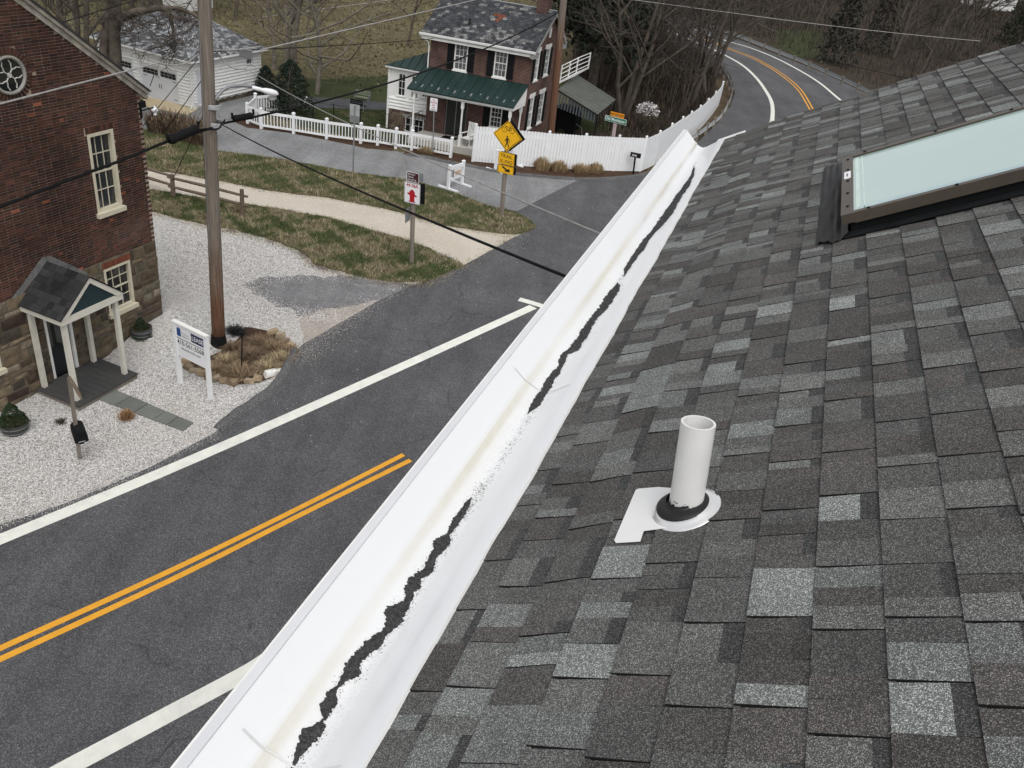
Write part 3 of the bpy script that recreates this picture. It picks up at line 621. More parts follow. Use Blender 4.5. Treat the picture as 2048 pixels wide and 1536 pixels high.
# rake boards and roof
ya = -.16; x2 = X0-.5
def rk(x, d): return rakez(x)+d
mb = MB()
P = lambda x, y, d: MF(x, y, rk(x, d))
xe = X1+.22
mb.hexa([P(x2, -.05, -.02), P(xe, -.05, -.02), P(xe, .05, -.02), P(x2, .05, -.02), P(x2, -.05, .14), P(xe, -.05, .14), P(xe, .05, .14), P(x2, .05, .14)])
mb.hexa([P(x2, -.12, .125), P(xe, -.12, .125), P(xe, -.05, .125), P(x2, -.05, .125), P(x2, -.12, .22), P(xe, -.12, .22), P(xe, -.05, .22), P(x2, -.05, .22)])
rb_ = mb.build('rake_board', simple('weathered_white_trim', (.38, .35, .30), .8, var=.3, vs=5, bs=.4, dirt=(.14, .12, .10)), mill)
mb = MB(); mb.hexa([P(x2, -.17, .225), P(xe+.03, -.17, .225), P(xe+.03, 9.8, .225), P(x2, 9.8, .225), P(x2, -.17, .26), P(xe+.03, -.17, .26), P(xe+.03, 9.8, .26), P(x2, 9.8, .26)]); mb.build('roof', simple('dark_slate_roof', (.04, .04, .042), .8), mill)
MB().box(MF, X1-.06, X1+.16, -.03, .20, 6.50, 6.66).build('eave_return', BLACK, mill)
MB().box(MF, X1-.05, X1+.012, -.03, .04, 6.25, 6.50).build('bracket', BLACK, mill)
# porch
DZ = .16
dk = [G(*z5(290, 1480), DZ), G(*z6(600, 452), DZ), G(*z6(1030, 188), DZ), G(*z6(770, 85), DZ)]
# deck rectangle in facade coordinates
ax = [MF.q(*z5(290, 1480))[0], MF.q(*z6(770, 85))[0]]
def loc(P_): d = P_-MF.O; return float(d @ MF.x), float(d @ MF.y)
f0, f1 = loc(dk[1]), loc(dk[2]); fy = (f0[1]+f1[1])/2; dx0, dx1 = (f0[0]+ax[0])/2, (f1[0]+ax[1])/2
porch = thing('entrance_porch', MF((dx0+dx1)/2, fy/2, 0), 'small gabled porch with black shingles and white posts on a dark deck', 'porch')
nb = 10
for i in range(nb):
    a = dx0+(dx1-dx0)*i/nb; b = dx0+(dx1-dx0)*(i+1)/nb
    MB().box(MF, a+.004, b-.004, fy, -.03, DZ-.03, DZ).build('deck_board', DECKW, porch)
MB().box(MF, dx0+.03, dx1-.03, fy+.03, -.04, .0, DZ-.032).build('deck_frame', POSTW, porch)
def pxy(px, zz): return loc(G(*px, zz))
pA, pB, pC, pD = pxy(z5(322, 1468), DZ), pxy(z5(612, 1500), DZ), pxy(z5(722, 1248), DZ), pxy(z5(992, 1335), DZ)
pxl, pxr = (pA[0]+pB[0])/2, (pC[0]+pD[0])/2; pyf = (pB[1]+pD[1])/2; pyb = -.12
EZ = MF.q(*z5(430, 975), pyf-.10)[1]
EZ = max(1.95, min(2.4, EZ)); BH = .17
RZ = MF.q(*z5(705, 572), pyf-.14)[1]
RZ = max(EZ+.55, min(EZ+1.3, RZ))
for (x, y) in ((pxl, pyb), (pxl, pyf), (pxr, pyb), (pxr, pyf)):
    MB().box(MF, x-.055, x+.055, y-.055, y+.055, DZ, EZ).build('post', CREAMW, porch)
ox = .16; xl, xr = pxl-ox, pxr+ox; xm = (xl+xr)/2; yf2 = pyf-.14
mb = MB(); mb.box(MF, xl, xr, yf2, yf2+.06, EZ, EZ+BH); mb.box(MF, xl, xl+.05, yf2+.06, -.01, EZ, EZ+BH); mb.box(MF, xr-.05, xr, yf2+.06, -.01, EZ, EZ+BH); mb.build('beam', CREAMW, porch)
bb = EZ+BH+.002; ap = RZ
mb = MB(); mb.prism([MF(xl+.1, yf2+.03, bb), MF(xr-.1, yf2+.03, bb), MF(xm, yf2+.03, ap-.16)], MF(0, .04, 0)-MF(0, 0, 0)); mb.build('gable_panel', simple('dark_blue_green_board', (.012, .03, .036), .6, bs=.05), porch)
for sx in (-1, 1):
    xe_ = xm+sx*(xr-xm+.03); mb = MB()
    mb.prism([MF(xe_, yf2-.02, bb-.02), MF(xm, yf2-.02, ap-.02), MF(xm, yf2-.02, ap-.18), MF(xe_-sx*.22, yf2-.02, bb-.02)], MF(0, .045, 0)-MF(0, 0, 0)); mb.build('bargeboard', CREAMW, porch)
rs = random.Random(2); SHD = colattr('porch_black_shingle', .95, (300, .5, 1.8), .2, bs=.4)
for sx in (-1, 1):
    xe_ = xm+sx*(xr-xm+.03); L2 = math.hypot(xe_-xm, ap-bb+.02); nrow = 7; ncol = 8; yy0, yy1 = yf2-.05, -.008
    ux, uz = (xe_-xm)/nrow, -(ap-bb-.006)/nrow
    MB().prism([MF(xm, yy0+.01, ap-.012), MF(xe_, yy0+.01, bb-.004), MF(xe_, yy1, bb-.004), MF(xm, yy1, ap-.012)], (0, 0, -.02)).build('roof_deck', BLACK, porch)
    for i in range(nrow):
        off = (i % 2)*.5
        for j in range(ncol+1):
            a = max(yy0, yy0+(yy1-yy0)*(j-off)/ncol); b = min(yy1, yy0+(yy1-yy0)*(j+1-off)/ncol)
            if b-a < .02: continue
            xa, za = xm+ux*i, ap+uz*i; xb, zb_ = xm+ux*(i+1.08), ap+uz*(i+1.08); c = .030*rs.uniform(.6, 1.6)
            MB().hexa([MF(xa, a+.003, za-.004), MF(xb, a+.003, zb_), MF(xb, b-.003, zb_), MF(xa, b-.003, za-.004), MF(xa, a+.003, za+.002), MF(xb, a+.003, zb_+.014), MF(xb, b-.003, zb_+.014), MF(xa, b-.003, za+.002)], 0, (c, c*1.0, c*1.03)).build('shingle', SHD, porch)
mb = MB(); mb.prism([MF(xl-.20, -.016, bb-.02), MF(xm, -.016, ap-.02), MF(xr+.10, -.016, bb-.02), MF(xr+.16, -.016, bb+.10), MF(xm+.12, -.016, ap+.10), MF(xm-.1, -.016, ap+.13), MF(xl-.34, -.016, bb+.08)], MF(0, .010, 0)-MF(0, 0, 0)); mb.build('flashing', simple('weathered_flashing', (.17, .172, .168), .85, 0, var=.35, vs=6, bs=.4), porch)

# ------------------------------------------------------------------ planters, lease sign, mailbox at the mill
hN0 = lambda v: float(np.linalg.norm(v))
def planter(px, r_, hcone, label):
    P = G(*px); rq_ = hN0(P-CORN); P = P+ZK*(.43*(1-min(1, rq_/2.6)**2)**2); t = thing('potted_shrub', P, label, 'planter', 'half barrel planters by the brick building')
    mb = MB(); mb.lathe(P, [(r_*.78, 0), (r_*.9, .1), (r_, .26), (r_, .28), (r_*.9, .28), (r_*.88, .22)], 20); mb.build('barrel', RAILW if hcone < .5 else simple('dark_glazed_pot', (.05, .05, .05), .6), t)
    for zz in (.07, .2): MB().lathe(P, [(r_*(.87+.5*zz)+.004, zz), (r_*(.87+.5*zz)+.008, zz+.012), (r_*(.88+.5*zz)+.004, zz+.025)], 20).build('hoop', GREYMET, t)
    MB().lathe(P, [(r_*.88, .23), (.01, .25)], 20).build('potting_soil', MULCH, t)
    n = 4200; u_ = RNG.random(n)**1.1; th = RNG.random(n)*6.283; rad = (1-u_)**.7*r_*.98*(1+.14*np.sin(th*4+u_*13))*(.55+.45*RNG.random(n)**.4)+.01; C_ = np.stack([P[0]+rad*np.cos(th), P[1]+rad*np.sin(th), .25+u_*hcone], 1)
    leafcloud('foliage', C_, .016, .05, np.array([.030, .050, .022]), t)
def leafcloud(name, C_, s0, s1, col, parent, mat=None, kind=None, var=.5):
    n = len(C_); d1 = RNG.normal(size=(n, 3)); d1 /= np.linalg.norm(d1, axis=1)[:, None]; d2 = np.cross(d1, RNG.normal(size=(n, 3))); d2 /= np.linalg.norm(d2, axis=1)[:, None]
    sz = RNG.uniform(s0, s1, n)[:, None]; V = np.stack([C_-d1*sz*.5, C_+d2*sz*.28, C_+d1*sz*.6, C_-d2*sz*.28], 1).reshape(-1, 3)
    F_ = np.arange(4*n).reshape(n, 4); c = col*RNG.uniform(1-var, 1+var, (n, 1))*RNG.uniform(.9, 1.1, (n, 3)); return np_mesh(name, V, F_, mat or LEAF, parent, np.repeat(np.clip(c, 0, 1), 4, axis=0), kind=kind)
planter((286, 688), .30, .62, 'dark round pot with dwarf conifer beside the porch, right of the lower window')
planter((31, 862), .33, .55, 'wooden half barrel with dwarf conifer left of the porch by the stone wall')
L0, L1 = G(361, 766), G(421, 797); LD = (L1-L0)/np.linalg.norm(L1-L0); LF = Fr(L0, LD); LW = np.linalg.norm(L1-L0)
LT = TP((421, 797), (403, 672))[2]
ls = thing('lease_sign', L0, 'white two-post real estate sign reading LEASE with a phone number', 'sign')
for x in (0, LW): MB().box(LF, x-.05, x+.05, -.05, .05, 0, LT-.03).build('post', VINYL, ls)
MB().box(LF, -.06, LW+.06, -.062, .062, LT-.03, LT+.02).build('cap', WHITE, ls)
MB().box(LF, .05, LW-.05, -.03, .03, LT-1.0, LT-.03).build('panel', SIGNW, ls)
px0, px1, pz = .05, LW-.05, LT-.06; PW = px1-px0
MB().box(LF, px0+.02, px1-.02, -.036, -.031, pz-.385, pz-.372).build('rule', INK, ls)
MB().box(LF, px0+PW*.55, px1-.005, -.036, -.031, pz-.31, pz-.06).build('lease_block', NAVY, ls)
text('lettering', 'LEASE', LF, px0+PW*.775, pz-.19, .185, SIGNW, ls, -.038, bold=.0015, xs=.86)
mb = MB(); mb.prism([LF(px0+.05, -.036, pz-.31), LF(px0+.19, -.036, pz-.31), LF(px0+.19, -.036, pz-.09), LF(px0+.12, -.036, pz-.05), LF(px0+.05, -.036, pz-.09)], LF(0, .004, 0)-LF(0, 0, 0)); mb.build('logo_block', BLUE, ls)
for i in range(4): MB().box(LF, px0+.06, px0+.18, -.038, -.0365, pz-.28+i*.05, pz-.265+i*.05).build('logo_bar', NAVY, ls)
text('lettering', 'BLUE &', LF, px0+.21, pz-.19, .085, GREYP, ls, -.032, 'LEFT'); text('lettering', 'OBRECHT', LF, px0+.21, pz-.275, .085, GREYP, ls, -.032, 'LEFT', xs=.8)
text('lettering', '410-561-5568', LF, (px0+px1)/2, pz-.50, .195, INK, ls, -.032, bold=.0015, xs=.90)
text('lettering', 'blueobrecht.com', LF, (px0+px1)/2, pz-.66, .105, INK, ls, -.032)
# mailbox on a leaning timber post with a bracket board
mb_b = G(160, 918); mt = TP((160, 918), (138, 752)); mx = thing('mailbox', mb_b, 'black mailbox on a weathered wooden post in the white gravel', 'mailbox')
MB().tube([mb_b, mb_b+(mt-mb_b)*.98], .055, 4).build('post', POSTW, mx)
brk = TP((160, 918), (133, 755)); brk2 = TP((160, 918), (165, 806)); t_ = (brk2-brk)/np.linalg.norm(brk2-brk)
mb = MB(); mb.tube([mt+np.array([.02, -.04, .02]), mt+np.array([.22, -.12, -.30]), mt+np.array([.30, -.16, -.46])], [.035, .05, .03], 4); mb.build('bracket', RAILW, mx)
bd = hdeg(-52); bc = TP((160, 918), (160, 868)); BF = Fr(bc+bd*.10-perp(bd)*.02, bd)
mb = MB(); k = 8; sec = [(-.14, 0), (.14, 0), (.14, .16)]+[(.14*math.cos(math.pi*j/k), .16+.14*math.sin(math.pi*j/k)) for j in range(1, k)]+[(-.14, .16)]
mb.prism([BF(-.24, a, b) for a, b in sec], BF(.5, 0, 0)-BF(0, 0, 0)); mb.build('box', BLACK, mx, False)
MB().box(BF, .262, .272, -.07, .07, .03, .045).build('handle', GALV, mx); MB().box(BF, -.2, .24, -.05, .05, -.05, -.002).build('bracket', BLACK, mx)
# little tuft by the path
def tuft(name, P, r_, h_, n, col, label, cat='grass', parent=None, droop=.6, w=.008, group=None):
    th = RNG.random(n)*6.283; el = RNG.uniform(.25, 1.0, n); L = h_*RNG.uniform(.6, 1.25, n); b = np.stack([P[0]+r_*.35*RNG.normal(size=n)*.6, P[1]+r_*.35*RNG.normal(size=n)*.6, np.full(n, P[2])], 1)
    dx, dy = np.cos(th), np.sin(th); V = []; F_ = []
    pts = [b]
    for t in (.45, 1.0):
        hh = L*np.sin(el*1.45)*(t-droop*t*t*.6*(1.1-el)); out = r_*(1.25-el)*t*1.1
        pts.append(b+np.stack([dx*out, dy*out, np.maximum(hh, .01)], 1))
    side = np.stack([-dy, dx, np.zeros(n)], 1)*w
    Vv = np.stack([pts[0]-side, pts[0]+side, pts[1]-side*.9, pts[1]+side*.9, pts[2]-side*.3, pts[2]+side*.3], 1).reshape(-1, 3)
    i0 = np.arange(n)*6; F_ = np.concatenate([np.stack([i0, i0+1, i0+3, i0+2], 1), np.stack([i0+2, i0+3, i0+5, i0+4], 1)])
    c = np.array(col)*RNG.uniform(.45, 1.5, (n, 1)); o = np_mesh(name, Vv, F_, STRAW, parent, np.repeat(np.clip(c, 0, 1), 6, axis=0))
    if parent is None: tag(o, label, cat, group)
    return o
tuft('dry_grass_clump', G(254, 838)+ZK*.02, .20, .26, 420, (.36, .22, .12), 'small tawny dry grass clump beside the flagstone path')
tuft('dead_weed', G(122, 845)+ZK*.02, .16, .08, 90, (.07, .055, .045), 'flat dark dead weed on white gravel near the mailbox', 'weed')
# ------------------------------------------------------------------ planted island round the pole
def island_pts(z): return [G(*p) for p in [(372, 722), (365, 700), (395, 672), (440, 655), (500, 655), (550, 665), (584, 690), (585, 712), (575, 735), (555, 752), (520, 766), (470, 772), (420, 755), (385, 742)]]
sheet('island_soil', island_pts(0), MULCH, .034, 'dark mulch of the planted island round the utility pole', jit=.02)
edge = thing('stone_edging', G(480, 768), 'low edging of tan and white stones round the planted island', 'edging')
rs = random.Random(9)
def stone(P, lx, ly, lz, ang, col, parent, name='stone'):
    F = Fr(P, hdeg(ang)); j = lambda: rs.uniform(-.18, .18); Vs = []
    for (sx, sy) in ((-1, -1), (1, -1), (1, 1), (-1, 1)): Vs.append(F(sx*lx/2*(1+j()), sy*ly/2*(1+j()), 0))
    for (sx, sy) in ((-1, -1), (1, -1), (1, 1), (-1, 1)): Vs.append(F(sx*lx/2*(.85+j()), sy*ly/2*(.85+j()), lz*(1+j())))
    MB().hexa(Vs, 0, col).build(name, STONEC, parent)
epx = [(372, 728), (378, 738), (391, 745), (404, 751), (420, 756), (433, 762), (447, 765), (466, 769), (499, 767), (515, 761), (541, 752), (560, 747), (583, 694), (572, 684), (560, 676), (545, 668), (412, 664), (395, 672)]
for i, p in enumerate(epx):
    wht = i in (10, 11); c = (.70, .69, .66) if wht else tuple(np.array([(.30, .23, .15), (.22, .165, .11), (.38, .31, .22)][i % 3])*rs.uniform(.8, 1.2))
    stone(G(*p)+ZK*.03, rs.uniform(.22, .36), rs.uniform(.15, .24), rs.uniform(.09, .15), rs.uniform(-25, 45), c, edge)
for i, (p, r_, h_) in enumerate([((480, 752), .55, .42), ((455, 728), .42, .36), ((500, 718), .55, .42), ((545, 700), .50, .40), ((560, 722), .42, .36), ((520, 690), .45, .36), ((430, 744), .40, .28), ((535, 738), .45, .30), ((465, 700), .38, .30), ((575, 705), .30, .28)]):
    tuft('dry_grass_clump', G(*p)+ZK*.04, r_*1.05, h_*.62, 520, [(.26, .19, .12), (.34, .27, .17), (.17, .12, .08)][i % 3], ['broad flopped straw clump at the near edge of the stone ringed island', 'straw clump right of the pole foot behind the lease sign', 'tangled pale clump in the middle of the stone ringed island', 'pale clump at the far right of the stone ringed island', 'straw clump beside the kerb in the stone ringed island', 'straw clump behind the black garden lamp', 'low reddish clump behind the lease sign right post', 'low clump near the two white edging stones', 'small clump between pole foot and garden lamp', 'small clump nearest the sandy washout'][i], 'grass', group='dry grass clumps in the island')
gl = thing('garden_lamp', G(483, 745), 'small black path lamp on a thin stake in dry grass', 'lamp')
gt = TP((483, 745), (484, 662)); MB().tube([G(483, 745), gt-ZK*.1], .018, 6).build('stake', BLACK, gl); MB().lathe(gt-ZK*.14, [(.03, 0), (.06, .03), (.05, .12), (.09, .13), (.02, .2), (.012, .24)], 10).build('lamp_head', BLACK, gl)
tuft('evergreen_clump', G(470, 668)+ZK*.04, .38, .20, 500, (.030, .032, .030), 'dark low evergreen clump behind the garden lamp', 'shrub')

# ------------------------------------------------------------------ the far brick house with its porch and annex
FD, FM_ = hdeg(-8), perp(hdeg(-18))
M0 = G(918, 291.6, .35); PD = 1.6
HF = Fr(M0+FM_*PD-ZK*.35, FD, FM_)                   # main front wall, z = 0 at the ground
HXL, HXR, HE = -2.66, 2.70, 5.42; HDP = 4.3
house = thing('brick_house', HF(0, 2, 0), 'red brick house with slate roof, green metal porch roof and black shutters', 'house')
wl = [(-1.36, -.66, 3.79, 5.15), (.77, 1.45, 3.79, 5.17)]; pw = (.86, 1.50, 1.22, 2.28); drh = (-1.62, -.42, .36, 2.32)
holes = wl+[pw, drh]
mb = wallgrid(HF, HXL, HXR, 0, HE, holes, thick=.12)
SF = Fr(HF(HXR, 0, 0), FM_, -FD)                      # right side wall: x runs back, y into the house
sw = [(.52, 1.10, 3.80, 5.20), (1.95, 2.65, 3.84, 5.22), (.50, 1.12, 1.30, 2.92), (1.95, 2.70, 1.30, 2.92)]
wallgrid(SF, 0, HDP, 0, HE, sw, mb=mb, thick=.12)
PK = 6.95; PKX = 2.25
mb.poly([SF(0, 0, HE), SF(HDP, 0, HE), SF(HDP, 0, HE+.02), SF(PKX, 0, PK-.12), SF(0, 0, HE+.02)])
mb.poly([HF(HXL, HDP, 0), HF(HXL, 0, 0), HF(HXL, 0, HE), HF(HXL, PKX, PK-.12), HF(HXL, HDP, HE)])
mb.poly([HF(HXR, HDP, 0), HF(HXL, HDP, 0), HF(HXL, HDP, HE), HF(HXR, HDP, HE)])
mb.build('wall', FBRICK, house)
MB().box(HF, HXL+.2, HXR-.2, .3, HDP-.2, .1, HE-.1).build('inner_wall', BLACK, house)
CURT = simple('curtained_glass', (.12, .13, .13), .12, var=.5, vs=5, bs=.02, spec=.7)
for w in wl:
    window(house, HF, *w, 3, 4, WHITE, depth=.07, fw=.055, sill=.09, glass=CURT, mw=.016)
    MB().box(HF, w[0]-.17, w[1]+.17, -.02, .02, w[3]+.01, w[3]+.20).build('lintel', ICE if w[0] < 0 else WHITE, house)
window(house, HF, *pw, 3, 4, WHITE, depth=.07, fw=.06, sill=.06, mw=.016)
for w in wl+[pw]:
    for sx in (-1, 1):
        a = w[0]-.37 if sx < 0 else w[1]+.03; mb = MB(); z0s, z1s = w[2]-.02, w[3]-.02; mb.box(HF, a, a+.34, -.045, -.008, z0s, z1s); SHT = mb.build('shutter', BLACK, house)
        for kk in range(14): MB().box(HF, a+.04, a+.30, -.058, -.047, z0s+.06+kk*(z1s-z0s-.12)/14, z0s+.085+kk*(z1s-z0s-.12)/14).build('slat', BLACK, SHT)
for i, w in enumerate(sw):
    window(house, SF, *w, 3, 4, WHITE, depth=.07, fw=.055, sill=.09, glass=GLASSD, mw=.016)
    MB().box(SF, w[0]-.10, w[1]+.10, -.02, .02, w[3]+.01, w[3]+.2).build('lintel', WHITE, house)
    for sx in (-1, 1):
        a = w[0]-.32 if sx < 0 else w[1]+.02; MB().box(SF, a, a+.30, -.045, -.008, w[2]-.02, w[3]-.02).build('shutter', BLACK, house)
MB().box(SF, PKX-.13, PKX+.13, -.03, .01, 5.75, 6.25).build('attic_vent', WHITE, house)
# front door in shade
mb = MB(); mb.box(HF, drh[0], drh[1], .09, .12, drh[2], drh[3]); D_ = mb.build('door', simple('dark_screen_door', (.02, .022, .02), .4), house)
for x in (drh[0]+.02, -1.06, drh[1]-.05): MB().box(HF, x, x+.035, .06, .088, drh[2], drh[3]).build('door_stile', GREYMET, D_)
# roof: planes, ridge, gutter
RE = .28
def roofpl(name, F, x0, x1, ya, za, yb, zb2, th, mat, parent):
    mb = MB(); mb.hexa([F(x0, ya, za-th), F(x1, ya, za-th), F(x1, yb, zb2-th), F(x0, yb, zb2-th), F(x0, ya, za), F(x1, ya, za), F(x1, yb, zb2), F(x0, yb, zb2)]); return mb.build(name, mat, parent)
sl_ = (PK-(HE+.03))/(PKX)
RO = roofpl('roof', HF, HXL-.45, HXR+.22, -RE, HE+.03-sl_*RE+.10, PKX, PK+.10, .05, SLATE, house)
roofpl('roof', HF, HXL-.45, HXR+.22, HDP+RE, HE+.03-sl_*RE+.15, PKX, PK+.10, .05, SLATE, house)
# slate courses: proud bands of individual slates along the eave, joined
sb = MB(); rs = random.Random(4)
nr2 = 17; Lr = HXR+.22-(HXL-.45); yA, zA, yB, zB = -RE-.02, HE+.03-sl_*RE+.10, PKX, PK+.10
for i in range(nr2):
    t0, t1 = i/nr2, min(1, (i+1.15)/nr2); n = 27
    for j in range(n+1):
        a = max(0, (j-(i % 2)*.5)/n); b = min(1, (j+1-(i % 2)*.5)/n)
        if b-a < .005: continue
        xa, xb = HXL-.45+Lr*a+.006, HXL-.45+Lr*b-.006; hh = rs.uniform(.014, .026)
        g_ = lambda t, h: (yA+(yB-yA)*t, zA+(zB-zA)*t+h)
        (y0, z0), (y1, z1) = g_(t0, .004), g_(t1, .002)
        ed = max(0, 1-abs(t0-.12)/.42)+max(0, .5-abs(t0-.9)); lich = rs.random() < .55*ed*(.5+.5*math.sin(xa*1.1+1)+.35)
        c = np.array([.165, .168, .165])*rs.uniform(.6, 1.2) if lich else np.array([.042, .044, .050])*rs.uniform(.7, 1.5)
        if abs(xa-.15) < .30 and .52 < t0 < .68 and rs.random() < .45: c = np.array([.17, .05, .025])
        sb.hexa([HF(xa, y0, z0), HF(xb, y0, z0), HF(xb, y1, z1), HF(xa, y1, z1), HF(xa, y0, z0+hh), HF(xb, y0, z0+hh), HF(xb, y1, z1+.004), HF(xa, y1, z1+.004)], 0, tuple(c))
sb.build('slates', colattr('lichened_slate', .8, (18, .6, 1.5), .3, bs=.3), RO)['kind'] = 'stuff'
MB().tube([HF(HXL-.45, PKX, PK+.12), HF(HXR+.22, PKX, PK+.12)], .035, 6).build('ridge_cap', GREYMET, RO)
MB().lathe(HF(-.95, .55, HE+.5), [(.03, 0), (.03, .28), (.045, .29), (.045, .32), (.0, .33)], 8).build('vent_stack', BLACK, RO)
CHB = MB(); CHB.box(HF, HXR-.80, HXR-.20, PKX-.30, PKX+.3, PK-.15, PK+1.6); CHB.box(HF, HXR-.85, HXR-.15, PKX-.35, PKX+.35, PK+1.6, PK+1.75); CHB.build('chimney', FBRICK, RO)
gz = HE+.03-sl_*RE+.02
mb = MB(); mb.prism([HF(HXL-.48, -RE-.13, gz+.07), HF(HXL-.48, -RE-.12, gz-.02), HF(HXL-.48, -RE-.06, gz-.08), HF(HXL-.48, -RE-.01, gz-.08), HF(HXL-.48, -RE-.01, gz+.07)], HF(HXR+.24, 0, 0)-HF(HXL-.48, 0, 0)); mb.build('gutter', WHITE, house)
MB().box(HF, HXL-.4, HXR+.2, -RE-.002, -.02, gz-.22, gz-.10).build('soffit', WHITE, house)
mb = MB(); mb.tube([HF(HXL-.42, -RE-.06, gz-.06), HF(HXL-.10, -.08, gz-.40), HF(HXL-.06, -.06, gz-.6), HF(HXL-.06, -.06, 3.62)], .035, 6); mb.build('downspout', WHITE, house)
mb = MB(); mb.tube([SF(HDP-.15, -.06, HE-.1), SF(HDP-.15, -.06, .1)], .04, 6); mb.build('downspout', WHITE, house)
for sgn, ya_ in ((-1, -RE), (1, HDP+RE)):             # raking trim on the right gable
    zz = HE+.03-sl_*RE+.02; mb = MB(); F0 = [SF(ya_, -.21, zz), SF(PKX, -.21, PK+.02), SF(PKX, -.21, PK-.15), SF(ya_, -.21, zz-.15)]; mb.prism(F0, SF(0, -.03, 0)-SF(0, 0, 0)); mb.build('rake_board', ICE, house)
    MB().box(SF, ya_-.05 if sgn < 0 else ya_-.45, ya_+.45 if sgn < 0 else ya_+.05, -.22, .0, HE-.42, HE-.22).build('cornice_return', ICE, house)
# porch: floor, posts, roof of standing seam panels
PXL, PXR = -2.66, 2.58; PE = 2.62; PT = 3.66
PFR = Fr(M0-ZK*.35, FD, FM_)
MB().box(PFR, PXL-.1, PXR+.15, -.18, PD-.01, 0, .35).build('porch_floor', CONC, house)
def ppost(F, x, y, z0, z1, parent):
    p = F(x, y, 0); mb = MB(); f = lambda dx, dy, z: F(x+dx, y+dy, z)
    for a, b, r_ in ((z0, z0+.55, .065), (z1-.35, z1, .065)): mb.box(lambda X, Y_, Z_: f(X, Y_, Z_), -r_, r_, -r_, r_, a, b)
    mb.lathe(p*np.array([1, 1, 0])+ZK*(z0+.55), [(.06, 0), (.045, .06), (.055, .1), (.048, .5), (.044, z1-z0-1.1), (.055, z1-z0-1.0), (.06, z1-z0-.9)], 10); return mb.build('porch_post', WHITE, parent)
for x in (PXL+.06, 0.0, PXR-.07): ppost(PFR, x, 0, .35, PE, house)
ppost(PFR, PXR-.07, PD-.12, .35, PE, house)
mb = MB(); mb.box(PFR, PXL-.08, PXR+.1, -.08, .04, PE, PE+.13); mb.box(PFR, PXR-.02, PXR+.08, .04, PD-.02, PE, PE+.13); mb.box(PFR, PXL-.06, PXL+.04, .04, PD-.02, PE, PE+.13); mb.build('porch_beam', WHITE, house)
mb = MB(); mb.box(PFR, PXL-.1, PXR+.12, -.20, -.085, PE+.10, PE+.19); mb.build('gutter', WHITE, house)
mb = MB(); mb.prism([PFR(PXR+.09, -.05, PE+.135), PFR(PXR+.09, PD-.02, PE+.135), PFR(PXR+.09, PD-.02, PT-.05)], PFR(-.03, 0, 0)-PFR(0, 0, 0)); mb.build('porch_gable', WHITE, house)
MB().box(PFR, PXL-.05, PXR+.05, -.02, PD-.02, PE+.06, PE+.128).build('porch_ceiling', WHITE, house)
zf = PE+.20; npn = 13
for i in range(npn):
    a = PXL-.25+(PXR-PXL+.4)*i/npn; b = PXL-.25+(PXR-PXL+.4)*(i+1)/npn
    hipd = .95*max(0, 1-i/3.0) if i < 3 else 0
    mb = MB(); mb.hexa([PFR(a, -.22, zf-.01), PFR(b, -.22, zf-.01), PFR(b, PD-.005, PT), PFR(a, PD-.005, PT), PFR(a, -.22, zf+.008), PFR(b, -.22, zf+.008), PFR(b, PD-.005, PT+.018), PFR(a, PD-.005, PT+.018)])
    mb.hexa([PFR(a, -.22, zf+.008), PFR(a+.02, -.22, zf+.008), PFR(a+.02, PD-.005, PT+.018), PFR(a, PD-.005, PT+.018), PFR(a, -.22, zf+.045), PFR(a+.02, -.22, zf+.045), PFR(a+.02, PD-.005, PT+.055), PFR(a, PD-.005, PT+.055)])
    mb.build('roof_panel', GREENM, house)
    for q_ in ((.18, .12) if i % 2 else (.24,)):
        xx = a+(b-a)*.5; MB().box(PFR, xx-.022, xx+.022, -.22+(PD+.2)*(q_+.0), -.22+(PD+.2)*(q_+.05), zf+(PT-zf)*(q_+.02)+.01, zf+(PT-zf)*(q_+.02)+.06).build('snow_guard', GALV, house)
mb = MB(); mb.box(PFR, PXL-.25, PXR+.15, -.235, -.222, zf-.04, zf+.03); mb.build('drip_edge', GREENM, house)
MB().box(PFR, -1.4, -.6, PD-.75, PD-.25, .352, .375).build('doormat', BLACK, house)
# rocking chair on the porch
rc = G(935, 292, .35); ch = thing('rocking_chair', rc, 'white slatted rocking chair on the brick house porch', 'chair'); CF = Fr(rc, hdeg(-30))
for x in (-.26, .26):
    MB().tube([CF(x, -.38, .06), CF(x, -.1, .01), CF(x, .2, .02), CF(x, .45, .1)], .022, 5).build('rocker', WHITE, ch)
    MB().tube([CF(x, -.25, .02), CF(x, -.25, .66)], .022, 5).build('leg', WHITE, ch); MB().tube([CF(x, .22, .02), CF(x, .34, 1.15)], .022, 5).build('leg', WHITE, ch)
    MB().box(CF, x-.04, x+.04, -.3, .26, .65, .68).build('armrest', WHITE, ch)
MB().box(CF, -.26, .26, -.28, .26, .41, .44).build('seat', WHITE, ch)
for i in range(6): MB().hexa([CF(-.22+i*.088-.03, .25, .46), CF(-.22+i*.088+.03, .25, .46), CF(-.22+i*.088+.03, .27, .46), CF(-.22+i*.088-.03, .27, .46), CF(-.22+i*.088-.03, .32, 1.1), CF(-.22+i*.088+.03, .32, 1.1), CF(-.22+i*.088+.03, .34, 1.1), CF(-.22+i*.088-.03, .34, 1.1)]).build('slat', WHITE, ch)
MB().box(CF, -.28, .28, .30, .35, 1.08, 1.18).build('top_rail', WHITE, ch)
